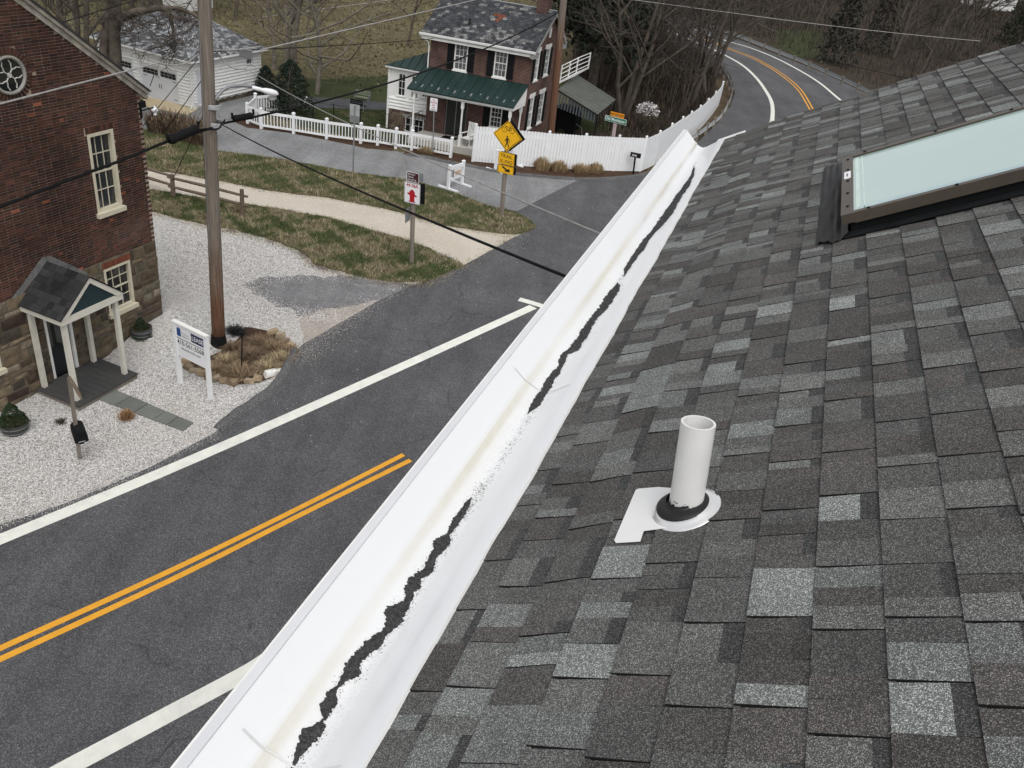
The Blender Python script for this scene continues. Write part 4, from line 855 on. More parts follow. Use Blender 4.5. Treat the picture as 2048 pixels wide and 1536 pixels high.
# annex on the left
A0 = G(*h2(1060, 985)); AF = Fr(A0, FD, FM_)
AW = 2.25; AD = 2.6; AE = 3.28
anx = thing('white_annex', AF(1, 1, 0), 'white clapboard annex on a stone cellar left of the brick house', 'house')
aw_ = [(.44, .88, 1.86, 3.04), (1.17, 1.60, 1.86, 3.04), (1.78, 2.12, 2.0, 2.9)]; ad_ = (.95, 2.02, .02, .80)
mb = wallgrid(AF, 0, AW, 0, 1.10, [ad_]); mb.poly([AF(0, AD, 0), AF(0, 0, 0), AF(0, 0, 1.1), AF(0, AD, 1.1)]); mb.build('cellar_wall', MORT, anx)
rs = random.Random(8); z = .02
while z < 1.06:
    hgt = rs.uniform(.09, .17); x = .01
    while x < AW:
        l = rs.uniform(.14, .36); a, b = x, min(x+l, AW); x += l
        if z+hgt > 1.10: hgt = 1.10-z
        if a < ad_[1] and b > ad_[0] and z < ad_[3]+.0:
            if a < ad_[0]-.06: b = ad_[0]
            elif b > ad_[1]+.06: a = ad_[1]
            else: continue
        MB().hexa([AF(a+.01, .01, z+.008), AF(b-.01, .01, z+.008), AF(b-.01, .01, z+hgt-.006), AF(a+.01, .01, z+hgt-.006), AF(a+.02, -.03, z+.015), AF(b-.02, -.03, z+.015), AF(b-.02, -.035, z+hgt-.014), AF(a+.02, -.03, z+hgt-.014)], 0, tuple(np.array([(.13, .10, .07), (.18, .14, .10), (.09, .06, .05)][rs.randrange(3)])*rs.uniform(.8, 1.2))).build('stone', STONEC, anx)
    z += hgt
mb = wallgrid(AF, 0, AW, 1.10, AE, aw_); mb.poly([AF(0, AD, 1.1), AF(0, 0, 1.1), AF(0, 0, AE), AF(0, AD, AE)]); mb.build('wall', WHITE, anx)
for i in range(4): MB().hexa([AF(0, -.004, 1.11+i*.17), AF(AW, -.004, 1.11+i*.17), AF(AW, -.0, 1.11+i*.17+.165), AF(0, -.0, 1.11+i*.17+.165), AF(0, -.065, 1.135+i*.17), AF(AW, -.065, 1.135+i*.17), AF(AW, -.010, 1.11+i*.17+.165), AF(0, -.010, 1.11+i*.17+.165)]).build('clapboard', WHITE, anx)
for w in aw_: window(anx, AF, *w, 2, 3, WHITE, depth=.06, fw=.05, sill=.05, sash=1, mw=.018)
window(anx, AF, *ad_, 4, 2, WHITE, depth=.08, fw=.05, sill=0, sash=1, mw=.02)
MB().box(AF, ad_[0]-.15, ad_[1]+.1, -.04, .01, ad_[3]+.01, ad_[3]+.16).build('lintel', ICE, anx)
MB().box(AF, -.05, .0, -.05, .05, 0, AE).build('corner_board', WHITE, anx)
MB().tube([AF(-.07, -.07, AE-.1), AF(-.07, -.07, .05)], .035, 6).build('downspout', WHITE, anx)
MB().box(AF, -.2, AW, -.24, -.05, AE-.02, AE+.06).build('gutter', WHITE, anx)
apx, apz = 2.3, 4.45
for i in range(6):
    a = -.22+(AW+.22)*i/6; b = -.22+(AW+.22)*(i+1)/6; f_ = lambda x: (x+.22)/(apx+.22)
    ya_, yb_ = -.26, 1.3; za_ = AE+.07
    ta, tb = f_(a), f_(b)
    P_ = [AF(a, ya_, za_), AF(b, ya_, za_), AF(b, ya_+(yb_-ya_)*tb, za_+(apz-za_)*tb), AF(a, ya_+(yb_-ya_)*ta, za_+(apz-za_)*ta)]
    MB().prism(P_, (0, 0, .02)).build('roof_panel', GREENM, anx)
    MB().tube([P_[1]+ZK*.03, P_[2]+ZK*.03], .016, 4).build('seam', BLACK, anx)
mb = MB(); mb.prism([AF(-.22, -.26, AE+.07), AF(apx, 1.3, apz), AF(apx, AD+.2, apz*.9), AF(-.22, AD+.2, AE+.07)], (0, 0, .02)); mb.build('roof_panel', GREENM, anx)
# black stair rail between annex and porch
mb = MB(); r0, r1 = AF(1.3, -.7, .9), AF(2.15, -.5, 1.45); mb.tube([r0, r1], .02, 5); mb.tube([r0-ZK*.55, r1-ZK*.55], .015, 5)
for i in range(6): p = r0+(r1-r0)*i/5; mb.tube([p, p-ZK*.58], .012, 4)
tag(mb.build('stair_rail', BLACK), 'black iron stair railing at the cellar entrance of the annex', 'railing')
# patio cover and balcony right of the house
pc = thing('patio_cover', SF(6, -1.2, 0), 'sloping grey green corrugated patio roof with slatted side, right of the house', 'awning')
ZH = 2.75; ZL = 1.85
pts = [G(*h3(600, 690), ZH), G(*h3(740, 575), ZH), G(*h3(1040, 770), ZL), G(*h3(905, 880), ZL)]
n = 14
for i in range(n):
    a, b = i/n, (i+1)/n; q0 = pts[0]+(pts[1]-pts[0])*a; q1 = pts[0]+(pts[1]-pts[0])*b; q2 = pts[3]+(pts[2]-pts[3])*b; q3 = pts[3]+(pts[2]-pts[3])*a
    MB().prism([q0+ZK*.02*(i % 2), q1+ZK*.02*(i % 2), q2+ZK*.02*(i % 2), q3+ZK*.02*(i % 2)], (0, 0, .03)).build('roof_panel', GREYM, pc)
for i in range(15):
    t = i/14; p = pts[0]+(pts[3]-pts[0])*t; zl_ = p[2]-.95+.45*t
    MB().prism([p+np.array([-.045, 0, -.02]), p+np.array([.045, -.0, -.02]), np.array([p[0]+.045, p[1], zl_]), np.array([p[0]-.045, p[1], zl_])], (0.0, .03, 0)).build('slat', simple('blue_grey_slat', (.07, .085, .10), .6) if i == 0 else bpy.data.materials['blue_grey_slat'], pc)
mb = MB(); mb.tube([pts[0]-ZK*.04, pts[3]-ZK*.04], .035, 4); mb.tube([pts[3]-ZK*.04, pts[2]-ZK*.04], .035, 4); mb.build('edge_rail', BLACK, pc)
for i, p in enumerate((pts[3], pts[2])): MB().tube([p*np.array([1, 1, 0]), p], .04, 4).build('post', BLACK, pc)
bl = thing('balcony', SF(5, -1, 3.1), 'white railed balcony above the patio cover beside the house', 'balcony')
BZ = 3.15; b0, b1, b2 = G(*h3(610, 640), BZ-.1), G(*h3(735, 572), BZ-.1), G(*h3(690, 540), BZ-.1)
MB().prism([b0, b1, b1+FM_*2.5, b0+FM_*2.5], (0, 0, .12)).build('deck', WHITE, bl)
for p in (b0, (b0+b1)/2, b1): MB().tube([p, p+ZK*.98], .045, 4).build('post', WHITE, bl)
for hh in (.25, .5, .75, .95):
    MB().tube([b0+ZK*hh, b1+ZK*hh], .028, 4).build('rail', WHITE, bl)
    MB().tube([b1+ZK*hh, b1+FM_*2.4+ZK*hh], .028, 4).build('rail', WHITE, bl)
MB().tube([b1+FM_*2.4, b1+FM_*2.4+ZK*.98], .045, 4).build('post', WHITE, bl)
cart = G(1128, 268); cf = Fr(cart, hdeg(-20)); ct = thing('garden_cart', cart, 'black covered cart with handle parked under the patio cover', 'cart')
mb = MB(); mb.prism([cf(-.8, 0, .25), cf(.55, 0, .25), cf(.6, 0, 1.0), cf(.35, 0, 1.45), cf(-.8, 0, 1.45)], cf(0, 1.1, 0)-cf(0, 0, 0)); mb.build('body', BLACK, ct)
for x in (-.6, .35): MB().lathe(cf(x, -.06, .25), [(.0, -.04), (.25, -.04), (.25, .04), (0, .04)], 14, ax=cf.y).build('wheel', CABLE, ct)
MB().tube([cf(.55, .2, .7), cf(.95, .2, .55), cf(1.05, .2, .2)], .025, 5).build('handle', GREYMET, ct)

# ------------------------------------------------------------------ the white garage
GA = G(1490/3.84, 840/3.84); GF = Fr(GA, hdeg(-20)); GS = Fr(GA, perp(hdeg(-20)), -hdeg(-20))
gar = thing('white_garage', GF(-2.5, 2.7, 0), 'white clapboard garage with hipped grey slate roof and carriage doors', 'garage')
GW, GDp, GE = 6.4, 5.5, 2.48
gd = [(-3.48, -.99, .02, 1.62), (-6.3, -4.05, .02, 1.62)]
mb = wallgrid(GF, -GW, 0, 0, GE, gd, thick=.1); gsd = (.32, .84, .16, 1.84); gsw = (4.27, 4.76, 1.76, 2.32)
wallgrid(GS, 0, GDp, 0, GE, [gsd, gsw], mb=mb, thick=.1)
mb.poly([GF(-GW, GDp, 0), GF(-GW, 0, 0), GF(-GW, 0, GE), GF(-GW, GDp, GE)]); mb.build('wall', WHITE, gar)
MB().box(GF, -GW+.2, -.2, .2, GDp-.2, .1, GE-.1).build('inner_wall', BLACK, gar)
nbd = 13; bh = (GE-.30)/nbd
def boards(F, x0, x1, z0, z1, holes, parent):
    n = int(round((z1-z0)/bh))
    for i in range(n):
        a = z0+(z1-z0)*i/n; b = z0+(z1-z0)*(i+1)/n; segs = [(x0, x1)]
        for h in holes:
            if a < h[3]+.06 and b > h[2]-.02: segs = [s_ for p, q_ in segs for s_ in (((p, min(q_, h[0]-.06)), (max(p, h[1]+.06), q_)) if (p < h[1] and q_ > h[0]) else ((p, q_),)) if s_[1]-s_[0] > .02]
        for p, q_ in segs: MB().hexa([F(p, -.003, a), F(q_, -.003, a), F(q_, -.001, b), F(p, -.001, b), F(p, -.075, a+.028), F(q_, -.075, a+.028), F(q_, -.010, b), F(p, -.010, b)]).build('clapboard', WHITE, parent)
boards(GF, -GW, -.06, .1, GE-.04, gd, gar); boards(GS, .06, GDp, .30, GE-.04, [gsd, gsw], gar)
mb = MB(); mb.box(GF, -.06, .03, -.035, .0, 0, GE-.02); mb.box(GS, -.03, .06, -.035, 0, 0, GE-.02); mb.build('corner_board', WHITE, gar)
for g_ in gd:
    mb = MB(); mb.box(GF, g_[0], g_[1], .03, .07, g_[2], g_[3]); dq = mb.build('garage_door', simple('door_grey_white', (.66, .67, .70), .5, var=.04) if g_ is gd[0] else bpy.data.materials['door_grey_white'], gar)
    mx_ = (g_[0]+g_[1])/2
    for s_ in (-1, 1):
        a, b = (g_[0]+.12, mx_-.08) if s_ < 0 else (mx_+.08, g_[1]-.12)
        for i in range(4):
            for j in range(2):
                aa = a+(b-a)*i/4+.012; bb_ = a+(b-a)*(i+1)/4-.012; z0 = g_[3]-.36+.15*j; MB().box(GF, aa, bb_, .018, .028, z0, z0+.135).build('pane', GLASSD, dq)
        MB().box(GF, mx_+s_*.07-.012, mx_+s_*.07+.012, .01, .028, .62, .85).build('door_handle', BLACK, dq)
        MB().box(GF, a if s_ < 0 else b-.25, a+.25 if s_ < 0 else b, .018, .028, .2, .225).build('hinge', BLACK, dq)
        MB().box(GF, a if s_ < 0 else b-.25, a+.25 if s_ < 0 else b, .018, .028, 1.12, 1.145).build('hinge', BLACK, dq)
mb = MB(); mb.box(GS, gsd[0], gsd[1], .02, .06, gsd[2], gsd[3]); sd_ = mb.build('side_door', bpy.data.materials['door_grey_white'], gar)
MB().box(GS, gsd[1]-.10, gsd[1]-.06, .0, .02, .9, 1.0).build('door_handle', BLACK, sd_)
mb = MB(); mb.box(GS, gsd[0]-.05, gsd[1]+.05, -.03, .0, gsd[2]-.16, gsd[2]-.02); mb.build('step', CONC, gar)
window(gar, GS, *gsw, 3, 2, WHITE, depth=.05, fw=.04, sill=.03, sash=1, mw=.014)
# stone footing on the side
rs = random.Random(21)
for i in range(26):
    x = .9+i*.18; MB().box(GS, x, x+.165, -.03, .0, 0, .16+.08*(i/26)+rs.uniform(0, .05), 0, tuple(np.array([.10, .08, .06])*rs.uniform(.7, 1.4))).build('stone', STONEC, gar)
# hipped roof
o = .30; E0 = [(-GW-o, -o), (o, -o), (o, GDp+o), (-GW-o, GDp+o)]; rz = 3.97; R0, R1 = (-4.3, GDp/2), (-.85, GDp/2)
def hip(name, P_):
    q = [GF(x, y, z) for x, y, z in P_]; return MB().prism(q, (0, 0, .04)).build(name, SLATEG, gar)
e = GE+.0
hip('roof', [(*E0[0], e), (*E0[1], e), (*R1, rz), (*R0, rz)]); hip('roof', [(*E0[1], e), (*E0[2], e), (*R1, rz)]); hip('roof', [(*E0[2], e), (*E0[3], e), (*R0, rz), (*R1, rz)]); hip('roof', [(*E0[3], e), (*E0[0], e), (*R0, rz)])
sb = MB(); rs = random.Random(14)
def slate_face(A, B, C_, D_, n, w):                   # A-B eave, D-C ridge
    A, B, C_, D_ = (np.array(GF(*p))+ZK*.04 for p in (A, B, C_, D_))
    for i in range(n):
        t0, t1 = i/n, min(1, (i+1.1)/n); L0 = A+(D_-A)*t0; R0_ = B+(C_-B)*t0; L1 = A+(D_-A)*t1; R1_ = B+(C_-B)*t1; W_ = np.linalg.norm(R0_-L0); k = max(1, int(W_/w)); d0 = (R0_-L0)/max(W_, 1e-6)
        Wt = np.linalg.norm(R1_-L1)
        for j in range(k+1):
            a = max(0, (j-(i % 2)*.5)/k); b = min(1, (j+1-(i % 2)*.5)/k)
            if b-a < .01: continue
            g_ = .006/max(W_, .1); p0, p1 = L0+(R0_-L0)*(a+g_), L0+(R0_-L0)*(b-g_); p2, p3 = L1+(R1_-L1)*(b-g_), L1+(R1_-L1)*(a+g_); hh = rs.uniform(.014, .03)
            c = np.array([.12, .125, .135])*rs.uniform(.65, 1.5)
            if rs.random() < .38: c = np.array([.30, .31, .32])*rs.uniform(.8, 1.2)
            sb.hexa([p0, p1, p2, p3, p0+ZK*hh, p1+ZK*hh, p2+ZK*.006, p3+ZK*.006], 0, tuple(c))
slate_face((*E0[0], e), (*E0[1], e), (*R1, rz), (*R0, rz), 16, .24); slate_face((*E0[1], e), (*E0[2], e), (*R1, rz), (*R1, rz), 16, .24)
sb.build('slates', bpy.data.materials['lichened_slate'], gar)['kind'] = 'stuff'
MB().tube([GF(*E0[1], e+.06), GF(*R1, rz+.07)], .02, 5).build('hip_cap', GREYMET, gar); MB().tube([GF(*R0, rz+.06), GF(*R1, rz+.06)], .03, 5).build('ridge_cap', GREYMET, gar)
mb = MB(); mb.box(GF, -GW-o-.02, o+.02, -o-.05, -o+.0, e-.06, e+.02); mb.box(GS, -o+.0, GDp+o, -o-.05, -o+.0, e-.06, e+.02); mb.build('fascia', WHITE, gar)
MB().box(GF, -GW-.2, .28, -.28, -.01, e-.10, e-.065).build('soffit', WHITE, gar)
MB().tube([GF(.10, -.30, GE-.08), GF(.0, -.08, GE-.35), GF(.0, -.07, .25), GF(.05, -.3, .08)], .035, 6).build('downspout', WHITE, gar)
# white shed far behind the garage and a white house far on the right
def plainhouse(name, P, ang, w, d, h, ridge, label):
    F = Fr(P, hdeg(ang)); t = thing(name, F(w/2, d/2, 0), label, 'house'); mb = wallgrid(F, 0, w, 0, h, [(w*.2, w*.35, h*.4, h*.8), (w*.6, w*.75, h*.4, h*.8)]); mb.poly([F(w, 0, 0), F(w, d, 0), F(w, d, h), F(w, d/2, ridge), F(w, 0, h)]); mb.poly([F(0, d, 0), F(0, 0, 0), F(0, 0, h), F(0, d/2, ridge), F(0, d, h)]); mb.build('wall', WHITE, t)
    MB().box(F, .3, w-.3, .3, d-.3, .2, h-.2).build('inner_wall', BLACK, t)
    for a, b in ((w*.2, w*.35), (w*.6, w*.75)): window(t, F, a, b, h*.4, h*.8, 2, 2, WHITE, sash=1)
    roofpl('roof', F, -.3, w+.3, -.4, h-.1, d/2, ridge+.1, .1, SLATEG, t); roofpl('roof', F, -.3, w+.3, d+.4, h-.1, d/2, ridge+.1, .1, SLATEG, t)
plainhouse('white_shed', G(326, 12), -12, 2.6, 3, 2.3, 3.2, 'small white shed at the top of the field behind the garage')
plainhouse('white_cottage', G(1968, 18), 25, 9, 7, 4.0, 6.5, 'white cottage among the trees beyond the road bend')

# ------------------------------------------------------------------ fences
fence = thing('baluster_fence', G(653, 279), 'low white vinyl baluster fence stepping down beside the side road', 'fence')
fp = [(495.7, 247.7), (523, 258.5), (587.5, 268), (653.3, 279), (721.3, 287.8), (754.9, 291.7), (791.2, 297.5), (823, 302), (864.6, 310), (901, 316.4)]
def fpost(P, h, r_, parent, mat=VINYL, cap=True):
    mb = MB(); F = Fr(P, hdeg(-10)); mb.box(F, -r_, r_, -r_, r_, 0, h)
    o_ = mb.build('post', mat, parent)
    if cap: MB().mesh([F(-r_*1.3, -r_*1.3, h), F(r_*1.3, -r_*1.3, h), F(r_*1.3, r_*1.3, h), F(-r_*1.3, r_*1.3, h), F(0, 0, h+r_*1.1)], [(0, 1, 4), (1, 2, 4), (2, 3, 4), (3, 0, 4), (3, 2, 1, 0)]).build('post_cap', mat, o_)
def rails(A, B, h, parent):
    d = B-A; L = np.linalg.norm(d); F = Fr(A, d/L, perp(d/L))
    MB().box(F, .05, L-.05, -.03, .03, h-.20, h-.07).build('rail', VINYL, parent); MB().box(F, .05, L-.05, -.025, .025, .16, .26).build('rail', VINYL, parent)
    n = max(3, int(L/.155))
    for i in range(1, n): x = L*i/n; MB().box(F, x-.022, x+.022, -.018, .018, .26, h-.20).build('baluster', VINYL, parent)
for i, p in enumerate(fp):
    if i in (8,): continue
    fpost(G(*p), 1.06, .065, fence)
seg = [p for i, p in enumerate(fp) if i != 8]
for i in range(len(seg)-1): rails(G(*seg[i]), G(*seg[i+1]), 1.0, fence)
r1, r2 = G(512, 231), G(555, 226); fpost(r1, 1.15, .065, fence); fpost(r2, 1.15, .065, fence); rails(r1, r2, 1.08, fence); rails(G(*fp[0]), r1, 1.05, fence)
priv = thing('privacy_fence', G(1150, 340), 'tall solid white vinyl privacy fence bending round the corner', 'fence')
ppx = [(945, 324), (1020, 331), (1089, 337), (1161, 341), (1226, 343), (1279, 344), (1306, 331), (1330, 314), (1352, 297), (1370, 283), (1388, 268), (1405, 251), (1420, 233), (1435, 212)]
PP = smooth([G(*p) for p in ppx], 1); PH = 1.86; npk = 0
for i in range(len(PP)-1):
    A, B = PP[i], PP[i+1]; d = B-A; L = np.linalg.norm(d); F = Fr(A, d/L, perp(d/L))
    h_ = PH if i < 8 else PH-.1*(i-7)*.4
    fpost(A, h_+.07, .055, priv)
    w_ = .165 if i < 5 else .22; n = max(2, int(round(L/w_)))
    for k in range(n):
        a, b = L*k/n, L*(k+1)/n; a, b = a+.006, b-.006; e_ = (b-a)*.25; hz_ = h_+random.uniform(-.006, .006); MB().prism([F(a, -.075, .06), F(b, -.075, .06), F(b, -.075, hz_-.03), F(b-e_, -.075, hz_), F(a+e_, -.075, hz_), F(a, -.075, hz_-.03)], F(0, .022, 0)-F(0, 0, 0)).build('picket', VINYL, priv); npk += 1
    MB().box(F, .03, L-.03, -.052, .05, .3, .42).build('rail', VINYL, priv); MB().box(F, .03, L-.03, -.052, .05, h_-.35, h_-.22).build('rail', VINYL, priv)
fpost(PP[-1], 1.75, .07, priv)
MB().tube([G(1309, 331), TP((1309, 331), (1322, 262))], .03, 5).build('brace_post', GREYMET, priv)
MB().tube([G(1402, 254), TP((1402, 254), (1415, 196))], .05, 5).build('brace_post', GREYMET, priv)
# split rail fence
sr = thing('split_rail_fence', G(420, 410), 'weathered brown split rail fence along the stone dust trail', 'fence')
q = [(250, 362), (347, 394), (485, 433)]; Q = [G(*p) for p in q]; tops = [None, (344, 354), (483, 378)]
for i, p in enumerate(Q):
    h_ = .95 if i < 2 else 1.12; MB().tube([p, p+ZK*h_+np.array([.02, 0, 0])], [.095, .08], 6).build('post', RAILW, sr)
for zz in (.42, .80):
    for a, b in ((0, 1), (1, 2)):
        A, B = Q[a]+ZK*zz, Q[b]+ZK*(zz+.08); d = (B-A)/np.linalg.norm(B-A); MB().tube([A-d*.2, (A+B)/2+ZK*.02, B+d*(.28 if b == 2 else .1)], [.055, .07, .05], 5).build('rail', RAILW, sr)
# wire garden fence behind the baluster fence
wf = thing('wire_fence', G(640, 240), 'thin black post and wire fence on the side lawn', 'fence')
W_ = [G(600, 223), G(626, 239), G(667, 243), G(720, 252), G(776, 262)]
for p in W_: MB().tube([p, p+ZK*.95], .03, 5).build('post', BLACK, wf)
for zz in (.3, .9):
    for a, b in zip(W_, W_[1:]): MB().tube([a+ZK*zz, b+ZK*zz], .010, 4).build('wire', BLACK, wf)
# guardrails
def guard(name, px, label, rh=.72, far=False):
    P = smooth([G(u, v, .55) for u, v in px], 4); t = thing(name, P[len(P)//2]*np.array([1, 1, 0]), label, 'guardrail'); mb = MB(); rows = []
    for i, p in enumerate(P):
        d = P[min(i+1, len(P)-1)]-P[max(i-1, 0)]; d /= np.linalg.norm(d); s_ = perp(d)
        rows.append([p+s_*o_+ZK*z_ for o_, z_ in ((0, -.16), (.05, -.10), (.05, -.05), (0, 0), (.05, .05), (.05, .10), (0, .16))])
    V = [q for r in rows for q in r]; mb.mesh(V, [(i*7+j, i*7+j+1, i*7+j+8, i*7+j+7) for i in range(len(rows)-1) for j in range(6)]); mb.build('rail', GALV, t, True)
    acc = 0; last = P[0]
    for i in range(1, len(P)):
        L = np.linalg.norm(P[i]-P[i-1]); acc += L
        if acc > (2.0 if not far else 2.4):
            acc = 0; p = P[i]; MB().box(Fr(p*np.array([1, 1, 0]), hdeg(0)), -.08, .08, .08, .24, 0, .78).build('post', POSTW, t)
    return t
guard('guardrail', [(1375, 281), (1391, 271), (1415, 254), (1445, 229), (1462, 195), (1464, 178), (1456, 156), (1443, 134), (1430, 119)], 'galvanised guardrail sweeping round the inside of the bend behind the fence')
guard('guardrail', [(1250, 38), (1300, 55), (1350, 80), (1400, 103), (1430, 119)], 'galvanised guardrail on the bridge approach seen between trunks', far=True)
guard('guardrail', [(1300, 14), (1370, 38), (1440, 58), (1500, 80), (1560, 104), (1620, 128), (1687, 158), (1746, 186), (1800, 215)], 'long galvanised guardrail round the outside of the bend', far=True)

# ------------------------------------------------------------------ signs
def plate(F, x0, x1, z0, z1, mat, parent, y=-.03, th=.004, name='plate', r_=.02):
    pts = []
    for cx_, cz_, a0 in ((x1-r_, z0+r_, -90), (x1-r_, z1-r_, 0), (x0+r_, z1-r_, 90), (x0+r_, z0+r_, 180)):
        for k in range(4): w = math.radians(a0+30*k); pts.append(F(cx_+r_*math.cos(w), y, cz_+r_*math.sin(w)))
    return MB().prism(pts, F(0, th, 0)-F(0, 0, 0)).build(name, mat, parent)
def flat(F, pts, mat, parent, y, name):
    return MB().prism([F(x, y, z) for x, z in pts], F(0, .0015, 0)-F(0, 0, 0)).build(name, mat, parent)
def ring(F, cx_, cz_, r_, w_, mat, parent, y, name, k=20):
    mb = MB(); V = [F(cx_+rr_*math.cos(2*math.pi*j/k), y, cz_+rr_*math.sin(2*math.pi*j/k)) for rr_ in (r_-w_/2, r_+w_/2) for j in range(k)]
    mb.mesh(V, [(j, k+j, k+(j+1) % k, (j+1) % k) for j in range(k)]); return mb.build(name, mat, parent)
def bar(F, a, b, w_, mat, parent, y, name):
    a, b = np.array(a), np.array(b); d = (b-a)/np.linalg.norm(b-a); s_ = np.array([-d[1], d[0]])*w_/2; return flat(F, [tuple(a-s_), tuple(b-s_), tuple(b+s_), tuple(a+s_)], mat, parent, y, name)
# trail crossing sign
tb = G(1003, 432); tt = TP((1003, 432), (1018, 240)); tv = (tt-tb)/np.linalg.norm(tt-tb); sd = hslope(TP((1003, 432), (1017, 271)), .235)
ts_ = thing('trail_crossing_sign', tb, 'yellow diamond bicycle and pedestrian warning sign over TRAIL X-ING plates on a wooden post', 'sign')
MB().tube([tb, tb+tv*(tt[2]-.25)], .095, 8).build('post', POSTW, ts_)
sy = perp(sd); TC = tb+tv*(tt[2]-.0); off = -sy*.13
cz_ = TP((1003, 432), (1017.2, 271)); DFm = Fr(cz_+off, sd, sy, tv)
hw = np.linalg.norm(TP((1003, 432), (1017.2, 271))-TP((1003, 432), (1017.2, 240)))*1.02
dia = [(0, -hw), (hw, 0), (0, hw), (-hw, 0)]
MB().prism([DFm(x, 0, z) for x, z in dia], DFm(0, .006, 0)-DFm(0, 0, 0)).build('plate', SIGNY, ts_)
MB().prism([DFm(x+.09, .16, z-.01) for x, z in dia], DFm(0, .006, 0)-DFm(0, 0, 0)).build('back_plate', BLACK, ts_)
for i in range(4):
    a, b = np.array(dia[i])*.92, np.array(dia[(i+1) % 4])*.92; bar(DFm, a, b, .022, INK, ts_, -.003, 'border')
bz = hw*.38; wr = hw*.165
ring(DFm, -hw*.24, bz, wr, .018, INK, ts_, -.003, 'bicycle_wheel'); ring(DFm, hw*.27, bz, wr, .018, INK, ts_, -.003, 'bicycle_wheel')
for a, b in (((-.24, .38), (-.13, .60)), ((-.13, .58), (.16, .58)), ((-.10, .55), (.03, .38)), ((.03, .38), (.17, .60)), ((.03, .38), (.27, .38)), ((.27, .38), (.16, .57)), ((-.20, .62), (-.08, .60)), ((.10, .63), (.24, .62)), ((-.06, .33), (.10, .43))): bar(DFm, np.array(a)*hw, np.array(b)*hw, .016, INK, ts_, -.003, 'bicycle_bar')
k = 12; flat(DFm, [(-.01*hw+hw*.055*math.cos(6.283*j/k), -.02*hw+hw*.055*math.sin(6.283*j/k)) for j in range(k)], INK, ts_, -.003, 'walker_head')
for a, b, w_ in (((0, -.10), (0.0, -.38), .13), ((0.02, -.36), (-.11, -.70), .065), ((0.02, -.36), (.14, -.70), .065), ((-.02, -.14), (-.17, -.34), .045), ((.03, -.12), (.15, -.22), .045), ((.15, -.22), (.16, -.40), .04)): bar(DFm, np.array(a)*hw, np.array(b)*hw, w_*hw, INK, ts_, -.003, 'walker_limb')
P1, P2, P3 = TP((1003, 432), (1015, 304)), TP((1003, 432), (1014, 329)), TP((1003, 432), (1013, 343))
hN = np.linalg.norm
w2_ = .36
F1 = Fr(P2+off*1.05, sd, sy, tv); hA = hN(P1-P2); plate(F1, -w2_, w2_, .02, hA, SIGNY, ts_, 0); plate(F1, -w2_+.06, w2_+.06, .0, hA-.02, BLACK, ts_, .14, name='back_plate')
text('lettering', 'TRAIL', F1, 0, hA*.70, .21, INK, ts_, -.004, bold=.001); text('lettering', 'X-ING', F1, 0, hA*.28, .21, INK, ts_, -.004, bold=.001)
F2 = Fr(P3+off*1.05, sd, sy, tv); hB = hN(P2-P3)+.0; plate(F2, -w2_, w2_, -.06, hB-.02, SIGNY, ts_, 0); plate(F2, -w2_+.06, w2_+.06, -.07, hB-.04, BLACK, ts_, .14, name='back_plate')
for f_, nm in ((F1, (0.02, hA)), (F2, (-.06, hB-.02))):
    for a, b in (((-w2_+.02, nm[0]+.02), (w2_-.02, nm[0]+.02)), ((w2_-.02, nm[0]+.02), (w2_-.02, nm[1]-.02)), ((w2_-.02, nm[1]-.02), (-w2_+.02, nm[1]-.02)), ((-w2_+.02, nm[1]-.02), (-w2_+.02, nm[0]+.02))): bar(f_, a, b, .010, INK, ts_, -.0025, 'border')
bar(F2, (-.16, hB*.72), (.08, hB*.30), .075, INK, ts_, -.003, 'arrow'); flat(F2, [(.20, hB*.08), (.17, hB*.62), (-.08, hB*.12)], INK, ts_, -.003, 'arrow')
# hydrant marker
hb = G(823, 527); ht = TP((823, 527), (828, 344)); hv = (ht-hb)/hN(ht-hb); hd = hslope(TP((823, 527), (828, 362)), .235); hy = perp(hd)
hy_s = thing('hydrant_sign', hb, 'white 44 06A red hydrant marker under a brown trail plate on a grey wooden post', 'sign')
MB().tube([hb, hb+hv*(ht[2]-.15)], .085, 8).build('post', POSTW, hy_s)
cA, cB = TP((823, 527), (829, 364)), TP((823, 527), (826.5, 405)); F3 = Fr(cB-hy*.12, hd, hy, hv); hh = hN(cA-cB); w_ = hh*.40
plate(F3, -w_, w_, 0, hh, SIGNW, hy_s, 0); plate(F3, -w_+.10, w_+.10, -.02, hh-.03, BLACK, hy_s, .20, name='back_plate')
text('lettering', '44 06A', F3, 0, hh*.86, hh*.23, RED, hy_s, -.004, bold=.004, xs=.86)
hp = [(-.17, .06), (.17, .06), (.17, .10), (.12, .12), (.12, .36), (.22, .34), (.24, .42), (.14, .45), (.13, .56), (.05, .66), (-.05, .66), (-.13, .58), (-.14, .50), (-.24, .50), (-.24, .42), (-.12, .38), (-.12, .12), (-.17, .10)]
flat(F3, [(x*hh, z*hh) for x, z in hp], RED, hy_s, -.003, 'hydrant_symbol')
for a, b in (((-w_+.015, .015), (w_-.015, .015)), ((w_-.015, .015), (w_-.015, hh-.015)), ((w_-.015, hh-.015), (-w_+.015, hh-.015)), ((-w_+.015, hh-.015), (-w_+.015, .015))): bar(F3, a, b, .008, INK, hy_s, -.0025, 'border')
F4 = Fr(cA-hy*.12, hd, hy, hv); hb2 = hN(TP((823, 527), (830.5, 343))-cA); plate(F4, -w_*.84, w_*.72, .02, hb2, SIGNW, hy_s, 0); plate(F4, -w_*.78, w_*.66, .04, hb2-.02, SIGNB, hy_s, -.004, name='brown_face')
plate(F4, -w_*.5, w_*.98, .03, hb2-.04, GREYMET, hy_s, .2, name='back_plate')
